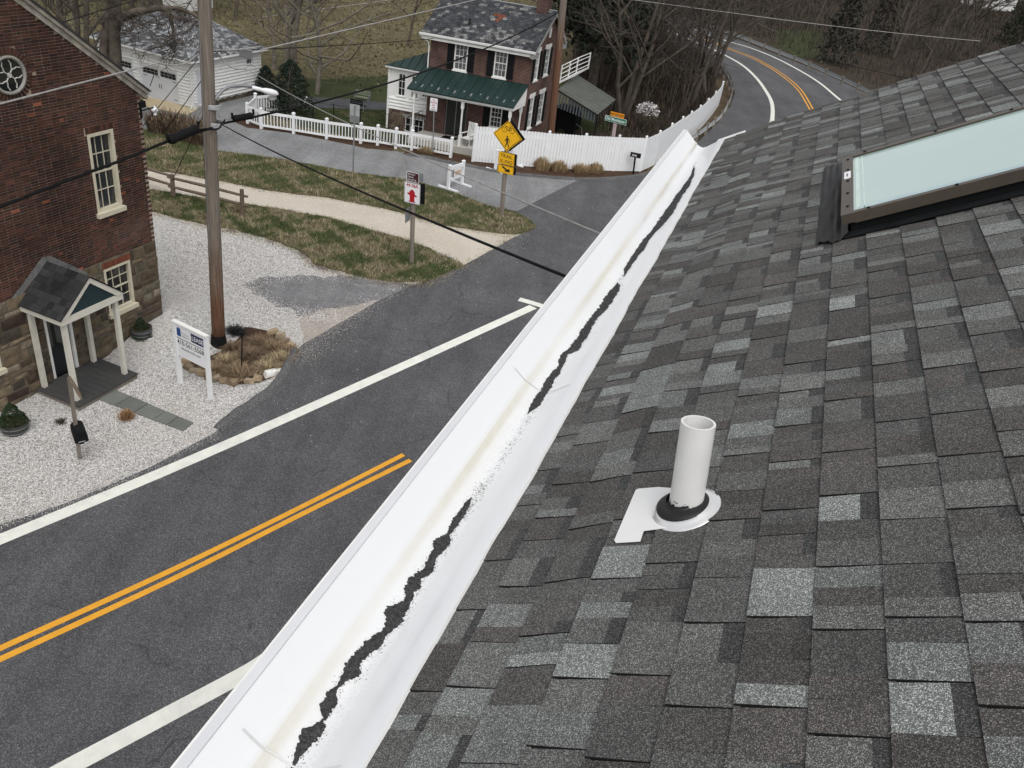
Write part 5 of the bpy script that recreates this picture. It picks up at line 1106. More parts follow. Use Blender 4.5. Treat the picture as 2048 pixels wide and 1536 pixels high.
for i, s_ in enumerate(('Northern', 'Central', 'Railroad Trail')): text('lettering', s_, F4, -w_*.70, hb2*(.78-.26*i), hb2*.25, SIGNW, hy_s, -.008, 'LEFT', xs=.62 if i == 2 else .75)
F5 = Fr(TP((823, 527), (819, 440))-hy*.02, perp(hd)*-1, hd, hv); plate(F5, -.06, .38, 0, .52, GREYMET, hy_s, 0)
# street name sign
ob_ = G(1217, 343); ot = TP((1217, 343), (1232, 240)); ov = (ot-ob_)/hN(ot-ob_)
ss = thing('street_sign', ob_, 'green Old Monkton street name blade with orange plate on a thin post by the fence', 'sign')
MB().tube([ob_, ob_+ov*(ot[2]+.25)], .035, 6).build('post', GREYMET, ss)
od = hslope(ot, .25); F6 = Fr(ot-perp(od)*.05, od, perp(od), ov)
def wpx(P, d, px): a = proj(P); b = proj(P+d*.5); return px/(np.linalg.norm(b-a)/.5)
bw = wpx(ot, od, 44); plate(F6, -bw*.5, bw*.5, -.14, .14, SIGNW, ss, 0); plate(F6, -bw*.5+.015, bw*.5-.015, -.125, .125, SIGNG, ss, -.003, name='green_face')
text('lettering', 'Old Monkton', F6, -.05*bw, 0, .24, SIGNW, ss, -.006, bold=.003, xs=.78); text('lettering', 'RD', F6, bw*.43, .0, .10, SIGNW, ss, -.006)
F7 = Fr(ot-perp(od)*.02+ZK*.28, od, perp(od), ov); plate(F7, -bw*.30, bw*.34, -.13, .10, SIGNO, ss, 0); text('lettering', 'NO OUTLET', F7, .02*bw, -.02, .14, INK, ss, -.005, xs=.95, bold=.003)
F8 = Fr(ot-perp(od)*.04-ov*.95, od, perp(od), ov); plate(F8, -.09, .09, 0, .76, simple('pinkish_white_plate', (.50, .42, .42), .5), ss, 0)
for i, c in enumerate('DULY'): text('lettering', ['P', 'L', 'J', 'K'][i], F8, 0, .64-.18*i, .15, RED if i < 3 else INK, ss, -.005)
# blank-backed sign and no parking sign
nb_ = G(706, 345); ntp = TP((706, 345), (705, 209)); s1 = thing('metal_sign', nb_, 'blank grey metal sign back on a thin channel post by the side road', 'sign')
MB().box(Fr(nb_, hdeg(0)), -.035, .035, -.02, .02, 0, ntp[2]-.05).build('post', GREYMET, s1); F9 = Fr(np.array([nb_[0], nb_[1], 0]), hdeg(-6)); plate(F9, -.24, .22, ntp[2]-.82, ntp[2], GALV, s1, .04); plate(F9, -.24, .22, ntp[2]-.82, ntp[2]-.50, GREYMET, s1, .03, name='lower_plate')
np_ = G(865, 312); n2 = TP((865, 312), (869, 196)); s2 = thing('no_parking_sign', np_, 'small white NO PARKING sign with red letters before the porch post', 'sign')
MB().tube([np_, n2-ZK*.02], .03, 5).build('post', GREYMET, s2); F10 = Fr(np.array([n2[0], n2[1], 0])-perp(hdeg(-8))*.05, hdeg(-8)); plate(F10, -.19, .19, n2[2]-.62, n2[2], SIGNW, s2, 0)
for i, s_ in enumerate(('NO', 'PARKING', 'ANY', 'TIME')): text('lettering', s_, F10, 0, n2[2]-.10-.12*i, .11, RED, s2, -.005, xs=.75)
bar(F10, (-.12, n2[2]-.57), (.12, n2[2]-.57), .03, INK, s2, -.004, 'arrow')
# trail barricades
def barricade(pa, pb, h_, label, panel):
    A, B = G(*pa), G(*pb); d = B-A; L = hN(d); F = Fr(A, d/L, perp(d/L)); t = thing('trail_barricade', A, label, 'barrier')
    for x in (0, L):
        MB().box(F, x-.06, x+.06, -.06, .06, .07, h_).build('post', VINYL, t); MB().box(F, x-.06, x+.06, -.55, .55, 0, .08).build('foot', VINYL, t)
        MB().mesh([F(x-.08, -.08, h_), F(x+.08, -.08, h_), F(x+.08, .08, h_), F(x-.08, .08, h_), F(x, 0, h_+.06)], [(0, 1, 4), (1, 2, 4), (2, 3, 4), (3, 0, 4)]).build('post_cap', VINYL, t)
    for z0, z1 in ((h_-.25, h_-.08), (.42, .52)): MB().box(F, .06, L-.06, -.035, .035, z0, z1).build('rail', VINYL, t)
    if panel:
        MB().box(F, L*.28, L*.84, -.045, -.038, .55, h_-.26).build('panel', SIGNW, t); MB().box(F, L*.36, L*.80, -.050, -.046, .60, h_-.34).build('notice', simple('faded_orange_print', (.62, .42, .30), .6, var=.2, vs=20), t)
        MB().box(F, L*.26, L*.285, -.05, .02, .5, h_-.25).build('panel_edge', GREYMET, t)
barricade((896, 379), (923, 369), 1.15, 'white vinyl trail barricade with a faded orange notice by the grass', True)
barricade((990, 343), (1028, 330), 1.10, 'white vinyl trail barricade behind the yellow crossing sign', False)
# mailbox by the fence
m2 = G(1266, 350); mm2 = thing('mailbox', m2, 'black mailbox numbered 1818 on a black post before the white fence', 'mailbox'); m2t = TP((1266, 350), (1270, 316))
MB().tube([m2, m2t+ZK*.05], .05, 4).build('post', BLACK, mm2); MFm = Fr(m2t+ZK*.05, hdeg(-12)); k = 8
sec = [(-.10, 0), (.10, 0), (.10, .13)]+[(.10*math.cos(math.pi*j/k), .13+.10*math.sin(math.pi*j/k)) for j in range(1, k)]+[(-.10, .13)]
mb = MB(); mb.prism([MFm(-.27, a, b) for a, b in sec], MFm(.54, 0, 0)-MFm(0, 0, 0)); mb.build('box', BLACK, mm2); text('lettering', '1818', MFm, -.06, .10, .13, SIGNW, mm2, -.105, bold=.004)

# ------------------------------------------------------------------ utility poles and lines
def polemat(zc):
    m, n, b = newmat('stained_pole_wood', .85, 0, .25); p = pos(n, (14, 14, .5)); f = noise(n, p, 2.2, 7, .65, .6); sp = n.nodes.new('ShaderNodeSeparateXYZ'); g = n.nodes.new('ShaderNodeNewGeometry'); n.links.new(g.outputs['Position'], sp.inputs[0])
    a = N(n, 'ShaderNodeMath', operation='MULTIPLY_ADD'); n.links.new(noise(n, pos(n, (6, 6, .7)), 1.2, 5, .7), a.inputs[0]); a.inputs[1].default_value = 4.5; n.links.new(sp.outputs['Z'], a.inputs[2])
    mr = N(n, 'ShaderNodeMapRange'); mr.inputs[1].default_value = zc+1.0; mr.inputs[2].default_value = zc+3.2; n.links.new(a.outputs[0], mr.inputs[0])
    c1 = ramp(n, [(.3, (.075, .032, .018)), (.5, (.13, .065, .04)), (.7, (.20, .115, .07))], f).outputs[0]; c2 = ramp(n, [(.3, (.10, .082, .068)), (.5, (.17, .145, .12)), (.72, (.27, .235, .20))], f).outputs[0]
    c = mixc(n, mr.outputs[0], c1, c2); n.links.new(c, b.inputs['Base Color']); bump(n, b, f, .8, .008); return m
def pole(px, tops, r0, r1, label, split=None):
    B = G(*px); T = TP(px, tops[0]); d = (T-B)/hN(T-B); t = thing('utility_pole', B, label, 'pole'); LL = 11.5
    pts = [B+d*(LL*i/14) for i in range(15)]; rad = [r0+(r1-r0)*i/14 for i in range(15)]; n1 = split
    MB().tube(pts, rad, 18).build('pole_shaft', polemat(n1*.8), t, True)
    return t, B, d
p1, B1, d1 = pole((438, 692), [(413, 100)], .19, .155, 'tall weathered wooden utility pole rising from the planted island', 3)
p2, B2, d2 = pole((1098, 303), [(1118, 95)], .21, .165, 'brown wooden utility pole between the house and the privacy fence', 8)
KIDS_ = None
MB().lathe(B1+ZK*.0, [(.26, .03), (.23, .12), (.2, .4)], 16).build('tarred_collar', BLACK, p1)
# conduit moulding and hardware
a1 = perp(d1*np.array([1, 1, 0])+hdeg(90)); tl = hdeg(-60)
MB().tube([B1+d1*3.2+hdeg(235)*.17, B1+d1*9+hdeg(235)*.16], .014, 5).build('ground_wire', GREYMET, p1)
def onpole(px, tpx): return TP(px, tpx)
C1 = onpole((438, 692), (430, 248)); N1 = onpole((438, 692), (415, 101)); C2 = onpole((1098, 303), (1113, 27)); N2 = onpole((1098, 303), (1119, -20))
for P_, nm in ((C1, 'cable_clamp'), (onpole((438, 692), (425, 212)), 'lamp_bracket')):
    MB().lathe(P_-d1*.06, [(.18, 0), (.20, .01), (.20, .11), (.18, .12)], 16, ax=d1).build(nm, GALV, p1)
# cobra lamp
Lb = onpole((438, 692), (430, 208)); le = np.array([Lb[0]+2.0, Lb[1]+1.2, 0]); lt_ = ray(555, 181); 
def onray(u, v, dist): r = ray(u, v); return EYE+r*(dist/math.hypot(r[0], r[1]))
hd_ = math.hypot(B1[0], B1[1])
arm = [onray(430, 200, hd_), onray(438, 188, hd_+.1), onray(455, 175, hd_+.25), onray(480, 171, hd_+.4), onray(503, 173, hd_+.5)]
lampo = thing('street_lamp', Lb, 'cobra head street lamp on a curved arm from the pole', 'lamp')
MB().tube(smooth(arm, 4), .045, 8).build('arm', GREYMET, lampo, True)
h0, h1 = onray(500, 174, hd_+.5), onray(556, 188, hd_+.8); hdv = h1-h0; hl = hN(hdv); ax_ = hdv/hl
mb = MB(); prof = [(.03, 0), (.045, .04), (.055, hl*.30), (.05, hl*.42), (.075, hl*.55), (.085, hl*.75), (.075, hl*.9), (.03, hl)]; mb.lathe(h0, prof, 16, ax=ax_); mb.build('lamp_head', SIGNW, lampo, True)
MB().lathe(h0+ax_*hl*.78-ZK*.12, [(.11, 0.0), (.09, -.06), (.02, -.09)], 14).build('lens', simple('lamp_lens', (.5, .5, .48), .2, spec=.6), lampo)
MB().lathe(h0+ax_*hl*.45+ZK*.10, [(.03, 0), (.03, .08), (0, .09)], 10).build('photocell', BLACK, lampo)
def wire(name, A, B, sag, r_, mat, label, n=14, extra=None):
    pts = [A+(B-A)*i/n-ZK*sag*4*(i/n)*(1-i/n) for i in range(n+1)]; o_ = MB().tube(pts, r_, 6).build(name, mat, O=pts[0]); tag(o_, label, 'cable'); return pts
def wpath(name, pts, r_, mat, label): o_ = MB().tube(smooth(pts, 4), r_, 6).build(name, mat, O=pts[0]); tag(o_, label, 'cable')
# thick telephone cable, both sides of the pole
left_far = onray(-60, 440, 17.5)
wpath('telephone_cable', [left_far, onray(0, 414, 17.9), onray(150, 355, 18.8), onray(250, 318, 19.6), onray(335, 283, 20.6), C1-d1*.05+hdeg(-90)*.2], .032, CABLE, 'thick black telephone cable crossing before the brick wall to the pole')
def splice(name, a, b, da, db, r_, label):
    A, B = onray(*a, da), onray(*b, db); d = B-A; L = hN(d); t = thing(name, A, label, 'splice case'); mb = MB(); mb.lathe(A, [(.03, 0), (r_*.8, .03), (r_, .08), (r_, L-.08), (r_*.8, L-.03), (.03, L)], 12, ax=d/L); mb.build('case', CABLE, t, True)
    for q_ in (.12, .5, .88): MB().lathe(A+d*q_-d/L*.02, [(r_*1.0, 0), (r_*1.1, .005), (r_*1.1, .035), (r_, .04)], 12, ax=d/L).build('band', BLACK, t)
    for q_ in (-.06, 1.05): MB().tube([A+d*q_, A+d*q_+ZK*.16], .03, 6).build('peg', CABLE, t)
splice('splice_case', (338, 281), (394, 257), 20.5, 21.6, .105, 'long black splice case on the cable left of the pole')
splice('splice_case', (467, 238), (505, 231), 22.8, 23.4, .085, 'short black splice case on the cable right of the pole')
wire('telephone_cable', C1+hdeg(-90)*.15, C2, .55, .030, CABLE, 'thick black telephone cable running from pole to far pole', 20)
wpath('cable_loop', [onray(383, 262, 21.3), onray(410, 258, 22), onray(435, 258, 22.3), onray(444, 247, 22.4), onray(450, 240, 22.6)], .022, CABLE, 'black cable loop hanging round the pole')
# drops to the near house
ha = math.radians(-15.24); RH = np.array([math.cos(ha), math.sin(ha), 0]); RG_ = np.array([-math.sin(ha), math.cos(ha), 0])
def loc2w(x, y, z): return EYE+RH*x+RG_*y+ZK*z
wire('service_drop', onpole((438, 692), (436, 240))+hdeg(-80)*.15, loc2w(-.62, 5.0, -2.32), .10, .013, CABLE, 'black service drop from the pole to the near roof edge')
wpath('service_drop', [onpole((438, 692), (432, 100)), onray(443, 118, 22.9), onray(462, 134, 22.8), onray(478, 138, 22.7), onray(494, 138, 22.6)], .016, CABLEW, 'pale slack tail of the service drop at the pole top')
wire('service_drop', onray(494, 138, 22.6), loc2w(-.62, 5.6, -2.20), .12, .007, CABLEW, 'thin pale service drop sloping across the side road')
wire('secondary_line', onray(-40, 218, 17.0), onray(316, 126, 21.5), .0, .018, CABLEW, 'bare pale line passing before the brick gable')
wpath('secondary_line', [onray(316, 126, 21.5), onray(345, 131, 22), onray(372, 126, 22.4), onray(395, 110, 22.8), onray(418, 101, 23), onray(470, 100, 23.6), onray(520, 93, 24.2)], .018, CABLEW, 'pale line looping over the pole top')
wire('secondary_line', onray(520, 100, 24.2), onray(975, -6, 42), .0, .018, CABLEW, 'pale line rising right toward the house roof')
wire('secondary_line', onray(418, 103, 23), onray(868, 77, 44), .05, .014, CABLE, 'dark thin line crossing the field behind the pole')
wire('overhead_line', onray(520, 35, 60), onray(820, -5, 75), .0, .03, CABLEW, 'high line across the top of the field')
wire('overhead_line', onray(90, 55, 22), onray(300, -8, 30), .0, .012, CABLE, 'thin line crossing in front of the left tree')
wire('overhead_line', N2, onray(1480, 28, 60), .0, .02, CABLEW, 'grey line leaving the far pole to the right'); wire('overhead_line', onray(1480, 28, 60), onray(1960, 82, 70), .1, .02, CABLEW, 'grey line running on across the wood at right')
wire('overhead_line', onray(1640, 118, 70), onray(1830, 160, 72), .0, .02, CABLE, 'thin dark line before the wood above the near roof')
wire('house_service_line', onray(1112, 25, 49), onray(1108, 28, 48), .0, .02, CABLE, 'short tap at the far pole')
# guys
for a, b, lab in (((396, 118), (286, 252), 'guy wire sloping down left from the pole top'), ((405, 158), (330, 262), 'second guy wire sloping down left from the pole'), ((406, 232), (344, 362), 'lower guy wire reaching the split rail fence'), ((308, 150), (300, 172), 'short stub line on the brick corner bracket')):
    wire('guy_wire', onray(*a, 22.8), onray(*b, 24.5 if b[0] > 310 else 23), 0, .010, CABLE, lab)
# connector box on the line
bx = onray(492, 108, 24); MB().box(Fr(bx-ZK*.1, hdeg(-10)), -.16, .16, -.06, .06, 0, .22).build('tap_box', GREYMET, p1)
ib = MF(MS+.32, -.15, 6.30); MB().lathe(ib, [(.05, 0), (.05, .10), (.09, .11), (.09, .16), (.04, .18), (.02, .24)], 12).build('insulator', SIGNW, mill)
MB().tube([MF(MS, -.05, 6.45), ib+ZK*.2], .02, 5).build('insulator_arm', BLACK, mill)

# ------------------------------------------------------------------ the near house we look down on
NH = thing('shingled_house', loc2w(0, 4, -13), 'near house with grey architectural shingle roof, white lined gutter and skylight', 'house')
A30 = math.radians(30); CU, SU = math.cos(A30), math.sin(A30)
XE, ZE = -.519, -1.774                               # eave edge of the shingles, measured from the eye
UE = -1.337                                           # slope coordinate of the eave
def sstep(t): t = max(0, min(1, t)); return t*t*(3-2*t)
def RP(s, y, n=0.0):                                  # s up the slope from the eave, y along it, n off the surface
    w = .004*math.sin(y*2.3+s*5)+.003*math.sin(y*5.1+1)
    dz = .015*sstep((s-.27)/.14)-.004*sstep((.12-s)/.12)+w*sstep(1-abs(s-.3)/.35)
    dz -= .015
    return loc2w(XE+s*CU-n*SU, y, ZE+s*SU+n*CU+dz)
YR = 7.60                                             # rake end
EXPO, NCOURSE = .143, 21
deck = MB()
ys = np.linspace(-1.2, YR-.02, 10); ss = np.linspace(0, EXPO*NCOURSE, 30)
for i in range(len(ss)-1):
    for j in range(len(ys)-1): deck.poly([RP(ss[i], ys[j], -.006), RP(ss[i+1], ys[j], -.006), RP(ss[i+1], ys[j+1], -.006), RP(ss[i], ys[j+1], -.006)][::-1])
deck.build('roof_underlay', SHED, NH)
# openings: skylight and pipe flashing
SKY_U = (1.055, 2.70); SKY_Y = (3.99, 5.125)
rs = random.Random(31)
pal = [(.068, .068, .066), (.056, .054, .052), (.058, .054, .051), (.078, .078, .075), (.090, .091, .087), (.060, .056, .053), (.070, .069, .067), (.062, .060, .058)]
lite = [(.120, .128, .123), (.106, .110, .106), (.138, .146, .140), (.096, .098, .094)]
def shcol():
    c = lite[rs.randrange(4)] if rs.random() < .25 else pal[rs.randrange(len(pal))]; k = rs.uniform(.84, 1.18); return tuple(x*k*1.18 for x in c)
pieces = []
for c in range(NCOURSE):
    s0 = c*EXPO; y = -.9+rs.uniform(0, .3); tooth = rs.random() < .5
    while y < YR:
        w = rs.uniform(.095, .175) if tooth else rs.uniform(.07, .14); y1 = min(y+w, YR+rs.uniform(-.012, .0))
        if y1-y < .02: break
        col = shcol(); nsp = 1
        parts_ = [(y, y1, col)]
        if y1-y > .09 and rs.random() < .5: m_ = y+(y1-y)*rs.uniform(.35, .65); parts_ = [(y, m_, col), (m_, y1, shcol())]
        for i_, (a, b, cc) in enumerate(parts_): pieces.append((s0, a, b, tooth, cc, i_ == 0, c))
        y = y1; tooth = not tooth if rs.random() < .85 else tooth
def smesh(p, mb):
    s0, a, b, tooth, cc, first, c = p; t = .0072 if tooth else .0058; L = EXPO+.012; n = 4 if s0 < .5 else 2; curl = rs.uniform(0, .002)
    sl0 = (.005 if tooth else .002) if first else 0.0
    if first: a += .0022
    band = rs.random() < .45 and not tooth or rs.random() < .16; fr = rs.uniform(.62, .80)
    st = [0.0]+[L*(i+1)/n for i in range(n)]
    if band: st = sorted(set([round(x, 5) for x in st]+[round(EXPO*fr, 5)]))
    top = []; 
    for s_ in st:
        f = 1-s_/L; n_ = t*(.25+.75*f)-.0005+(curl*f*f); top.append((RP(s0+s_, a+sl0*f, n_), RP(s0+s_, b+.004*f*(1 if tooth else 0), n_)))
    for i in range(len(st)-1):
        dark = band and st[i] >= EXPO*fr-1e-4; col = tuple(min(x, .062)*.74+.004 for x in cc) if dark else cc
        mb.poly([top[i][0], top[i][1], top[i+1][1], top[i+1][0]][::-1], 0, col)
    bot = [(RP(s0+s_, a+sl0*(1-s_/L), -.004), RP(s0+s_, b, -.004)) for s_ in st]
    mb.poly([bot[0][0], bot[0][1], top[0][1], top[0][0]][::-1], 1)       # butt edge
    for i in range(len(st)-1):
        mb.poly([bot[i][0], top[i][0], top[i+1][0], bot[i+1][0]][::-1], 1); mb.poly([bot[i][1], top[i][1], top[i+1][1], bot[i+1][1]], 1)
def sinside(p):
    s0, a, b = p[0], p[1], p[2]
    return s0+EXPO*.5 > SKY_U[0]+.05 and s0+EXPO*.4 < SKY_U[1] and b > SKY_Y[0]+.05 and a < SKY_Y[1]-.05
def clipped(p):
    s0, a, b, *r = p; o_ = []
    inU = s0+EXPO*.45 > SKY_U[0]-.02 and s0+EXPO*.4 < SKY_U[1]
    if inU:
        if a < SKY_Y[0]-.05 < b: return [(s0, a, SKY_Y[0]-.05, *r)]
        if a < SKY_Y[1] < b: return [(s0, SKY_Y[1], b, *r)]
        if sinside(p): return []
    if 3.98 < (a+b)/2 < 5.40 and SKY_U[0]-.19 < s0 < SKY_U[0]: return []
    if .47 < s0+.08 < .62 and 1.76 < a and b < 2.10 and 0: return []
    return [p]
P2 = [q for p in pieces for q in clipped(p)]
def sc_(p):
    P = RP(p[0]+.07, (p[1]+p[2])/2); q = proj(P); d = np.linalg.norm(P-EYE); v = -30 < q[0] < 2080 and -30 < q[1] < 1566 and (CM.T@(P-EYE))[2] > .2
    return (not v, d/((p[2]-p[1]+.05)))
P2 = [p for p in P2 if p[2]-p[1] > .012]; P2.sort(key=sc_)
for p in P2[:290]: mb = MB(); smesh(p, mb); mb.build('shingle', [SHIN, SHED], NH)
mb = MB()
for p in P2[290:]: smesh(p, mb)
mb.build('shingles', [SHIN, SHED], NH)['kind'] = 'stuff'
MB().hexa([RP(0, YR-.005, -.03), RP(3.0, YR-.005, -.03), RP(3.0, YR+.02, -.03), RP(0, YR+.02, -.03), RP(0, YR-.005, -.0), RP(3.0, YR-.005, -.0), RP(3.0, YR+.02, .0), RP(0, YR+.02, .0)]).build('rake_trim', WHITE, NH)
MB().hexa([RP(-.02, YR-.03, -.005), RP(.22, YR-.02, .0), RP(.22, YR+.02, .0), RP(-.02, YR+.03, -.005), RP(-.02, YR-.03, .012), RP(.22, YR-.02, .014), RP(.22, YR+.02, .014), RP(-.02, YR+.03, .012)]).build('drip_edge', WHITE, NH)
MB().hexa([RP(5.2, -1.2, -.05), loc2w(7.6, -1.2, -.6), loc2w(7.6, YR, -.6), RP(5.2, YR, -.05), RP(5.2, -1.2, .0), loc2w(7.6, -1.2, -.55), loc2w(7.6, YR, -.55), RP(5.2, YR, .0)], 0, (.066, .066, .064)).build('rear_roof', SHIN, NH)
# walls under the roof
WF = Fr(loc2w(0, 0, 0), RH, RG_)
MB().hexa([WF(*p) for p in ((-.60, -3, -13), (5.5, -3, -13), (5.5, 7.3, -13), (-.60, 7.3, -13), (-.60, -3, -1.95), (5.5, -3, -1.95), (5.5, 7.3, -1.95), (-.60, 7.3, -1.95))]).build('wall', simple('cream_siding', (.62, .60, .55), .7), NH)
MB().prism([WF(-.5, 7.3, -1.95), WF(5.5, 7.3, -1.95), WF(5.5, 7.3, .2), WF(3.9, 7.3, .65)], WF(0, -.1, 0)-WF(0, 0, 0)).build('gable_wall', bpy.data.materials['cream_siding'], NH)
MB().hexa([RP(2.99, -1.2, -.05), RP(5.2, -1.2, -.05), RP(5.2, YR, -.05), RP(2.99, YR, -.05), RP(2.99, -1.2, .0), RP(5.2, -1.2, .0), RP(5.2, YR, .0), RP(2.99, YR, .0)], 0, (.066, .066, .064)).build('upper_roof', SHIN, NH)
# gutter: white membrane trough with outer lip, low seam and apron
MEM, n_, b_ = newmat('white_gutter_membrane', .32, 0, .5)
p_ = pos(n_); pl = pos(n_, (1, 1, 1)); f1 = noise(n_, p_, 1.6, 6, .7); f2 = noise(n_, p_, 14, 5, .65); f3 = noise(n_, p_, 120, 3, .7)
at = n_.nodes.new('ShaderNodeAttribute'); at.attribute_name = 'Col'; spc = n_.nodes.new('ShaderNodeSeparateColor'); n_.links.new(at.outputs['Color'], spc.inputs[0])
mm1 = N(n_, 'ShaderNodeMath', operation='MULTIPLY'); n_.links.new(spc.outputs[0], mm1.inputs[0]); n_.links.new(ramp(n_, [(.2, (.55,)*3), (.8, (1,)*3)], f2).outputs[0], mm1.inputs[1])
cA_ = mixc(n_, mm1.outputs[0], (.75, .76, .775), (.58, .55, .46))
mm2_ = N(n_, 'ShaderNodeMath', operation='MULTIPLY'); n_.links.new(spc.outputs[1], mm2_.inputs[0]); n_.links.new(ramp(n_, [(.50, (0,)*3), (.74, (.35,)*3)], f3).outputs[0], mm2_.inputs[1])
cA_ = mixc(n_, mm2_.outputs[0], cA_, (.22, .22, .22))
cA_ = mixc(n_, ramp(n_, [(.55, (0,)*3), (.8, (.35,)*3)], f1).outputs[0], cA_, (.70, .69, .64)); n_.links.new(cA_, b_.inputs['Base Color']); bump(n_, b_, f2, .12, .01)
ny = 150; Yg = np.linspace(.35, YR+.02, ny); wob = .0035*np.sin(Yg*2.7+1)+.0025*np.sin(Yg*6.1)+.0018*np.sin(Yg*11.3+2)+.0012*np.sin(Yg*23); wob[int(ny*.42):int(ny*.47)] += .006
def prof_at(i):
    y = Yg[i]; t = (y-.35)/(YR-.35); ou = -.855+.022*t; wv = wob[i]+.004*math.sin(y*7.1)
    w1_ = .0025*math.sin(y*9+.6)+.0018*math.sin(y*23); w2q = .004*math.sin(y*6.0+1)*math.sin(y*13)
    return [(ou-.018, -1.83, 0, 0), (ou-.016, -1.772, 0, 0), (ou, -1.768, 0, 0), (ou+.006, -1.772, 0, 0), (ou+.045, -1.806, 0, 0), (ou+.085, -1.842, .0, 0), (ou+.098, -1.853, .35, 0), (ou+.102, -1.857, 1, .0), (ou+.120, -1.862, 1, .15),
            (-.715+w1_, -1.872, .35, .2), (-.680+w1_, -1.888, .15, .8), (-.655+w1_, -1.891+w2q*.3, .10, .9), (-.625, -1.876+w2q*.4, .05, .5), (-.59, -1.846+w2q, .02, .12), (-.556, -1.818+w2q, .0, .0)]
V = []; cols = []
for i in range(ny):
    for (x, z, c0, c1) in prof_at(i): V.append(loc2w(x, Yg[i], z)); cols.append((c0*(.4+.6*abs(math.sin(Yg[i]*1.7+.5))), c1, 0))
    yq = min(Yg[i], YR+.01); V += [RP(-.014, yq, .011), RP(.040+wob[i]*.9, yq, .0150)]; cols += [(0, 0, 0)]*2
k = len(prof_at(0))+2; F = [(i*k+j, i*k+j+1, (i+1)*k+j+1, (i+1)*k+j) for i in range(ny-1) for j in range(k-1)]
# apron laps over the first shingles
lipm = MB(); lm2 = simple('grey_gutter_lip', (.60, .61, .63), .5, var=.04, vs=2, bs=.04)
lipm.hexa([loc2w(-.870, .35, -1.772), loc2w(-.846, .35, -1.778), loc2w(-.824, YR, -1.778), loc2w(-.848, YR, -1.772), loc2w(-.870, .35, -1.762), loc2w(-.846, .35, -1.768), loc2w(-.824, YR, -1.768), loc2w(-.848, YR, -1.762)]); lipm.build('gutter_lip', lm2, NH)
MB().tube([loc2w(-.872, .35, -1.764), loc2w(-.850, YR, -1.764)], .004, 6).build('gutter_bead', WHITE, NH)
gut = np_mesh('gutter_trough', V, F, MEM, NH, np.array(cols), smooth=True)
Ve = []; 
for i in range(ny): Ve += [RP(.040+wob[i]*.9, min(Yg[i], YR+.01), .0151), RP(.041+wob[i]*.9, min(Yg[i], YR+.01), .002)]
np_mesh('apron_edge', Ve, [(2*i, 2*i+1, 2*i+3, 2*i+2) for i in range(ny-1)], WHITE, NH)
pr_ = prof_at(ny-1); mb = MB(); mb.prism([loc2w(x, YR+.02, z) for x, z, *_ in pr_[2:]]+[loc2w(-.50, YR+.02, -1.775), loc2w(-.50, YR+.02, -1.95), loc2w(pr_[2][0], YR+.02, -1.95)], RG_*.012); mb.build('gutter_end_cap', WHITE, NH)
MB().hexa([loc2w(-.875, .35, -1.95), loc2w(-.60, .35, -1.95), loc2w(-.60, YR, -1.95), loc2w(-.855, YR, -1.95), loc2w(-.875, .35, -1.90), loc2w(-.60, .35, -1.90), loc2w(-.60, YR, -1.90), loc2w(-.855, YR, -1.90)]).build('gutter_soffit', WHITE, NH)
MB().prism([loc2w(-.877, .35, -1.95), loc2w(-.874, .35, -1.775), loc2w(-.868, .35, -1.775), loc2w(-.868, .35, -1.95)], loc2w(.021, YR-.35, 0)-loc2w(0, 0, 0)).build('gutter_face', simple('pale_grey_fascia', (.50, .51, .53), .45, var=.04, vs=1), NH)
for yy in (1.02, 2.95):                               # membrane laps
    i = int((yy-.35)/(YR-.35)*(ny-1)); pr_ = prof_at(i)[4:]; mb = MB(); L_ = len(pr_); Vq = [loc2w(x, yy+dy+.02*j/L_, z+.0035) for dy in (0, .006) for j, (x, z, *_) in enumerate(pr_)]; mb.mesh(Vq, [(j, j+1, L_+j+1, L_+j) for j in range(L_-1)]); mb.build('membrane_lap', simple('lap_shadow', (.63, .63, .62), .5) if yy < 2 else bpy.data.materials['lap_shadow'], NH)
# loose granules drifted along the low line, as photographed: half-width by station
GRM = colattr('loose_granules', .9, (600, .5, 2.2), .3, bs=.7, bd=.002)
A_ = lambda L: [(1100+y/3.522, 600+a/3.522, 600+b/3.522) for y, a, b in L]
B_ = lambda L: [(240+y/2.953, 900+a/2.953, 900+b/2.953) for y, a, b in L]
C_2 = lambda L: [(900+y/2.414, 340+a/2.414, 340+b/2.414) for y, a, b in L]
gpx = C_2([(222, 1445, 1462), (240, 1418, 1468), (265, 1412, 1462), (300, 1392, 1432), (330, 1368, 1415), (360, 1350, 1395), (395, 1338, 1372), (412, 1320, 1350), (432, 1280, 1362), (480, 1258, 1330), (525, 1242, 1290), (560, 1232, 1278), (590, 1190, 1272)])+A_([(200, 765, 860), (260, 735, 858), (300, 732, 812), (325, 735, 812), (360, 722, 790), (385, 640, 775), (410, 592, 768), (450, 588, 742), (500, 602, 735), (540, 590, 690), (575, 560, 640), (610, 500, 600), (640, 470, 596), (665, 425, 592), (720, 380, 520), (760, 350, 470), (800, 322, 428), (870, 288, 430), (900, 275, 400), (930, 268, 340), (965, 245, 285), (990, 200, 262), (1020, 178, 262), (1060, 158, 272), (1110, 130, 245), (1150, 142, 220), (1185, 165, 200), (1215, 120, 160), (1240, 60, 190), (1260, 22, 190), (1300, -5, 150), (1350, -20, 120), (1400, -40, 60), (1440, -55, 20), (1500, -80, 0), (1600, -130, -30)])
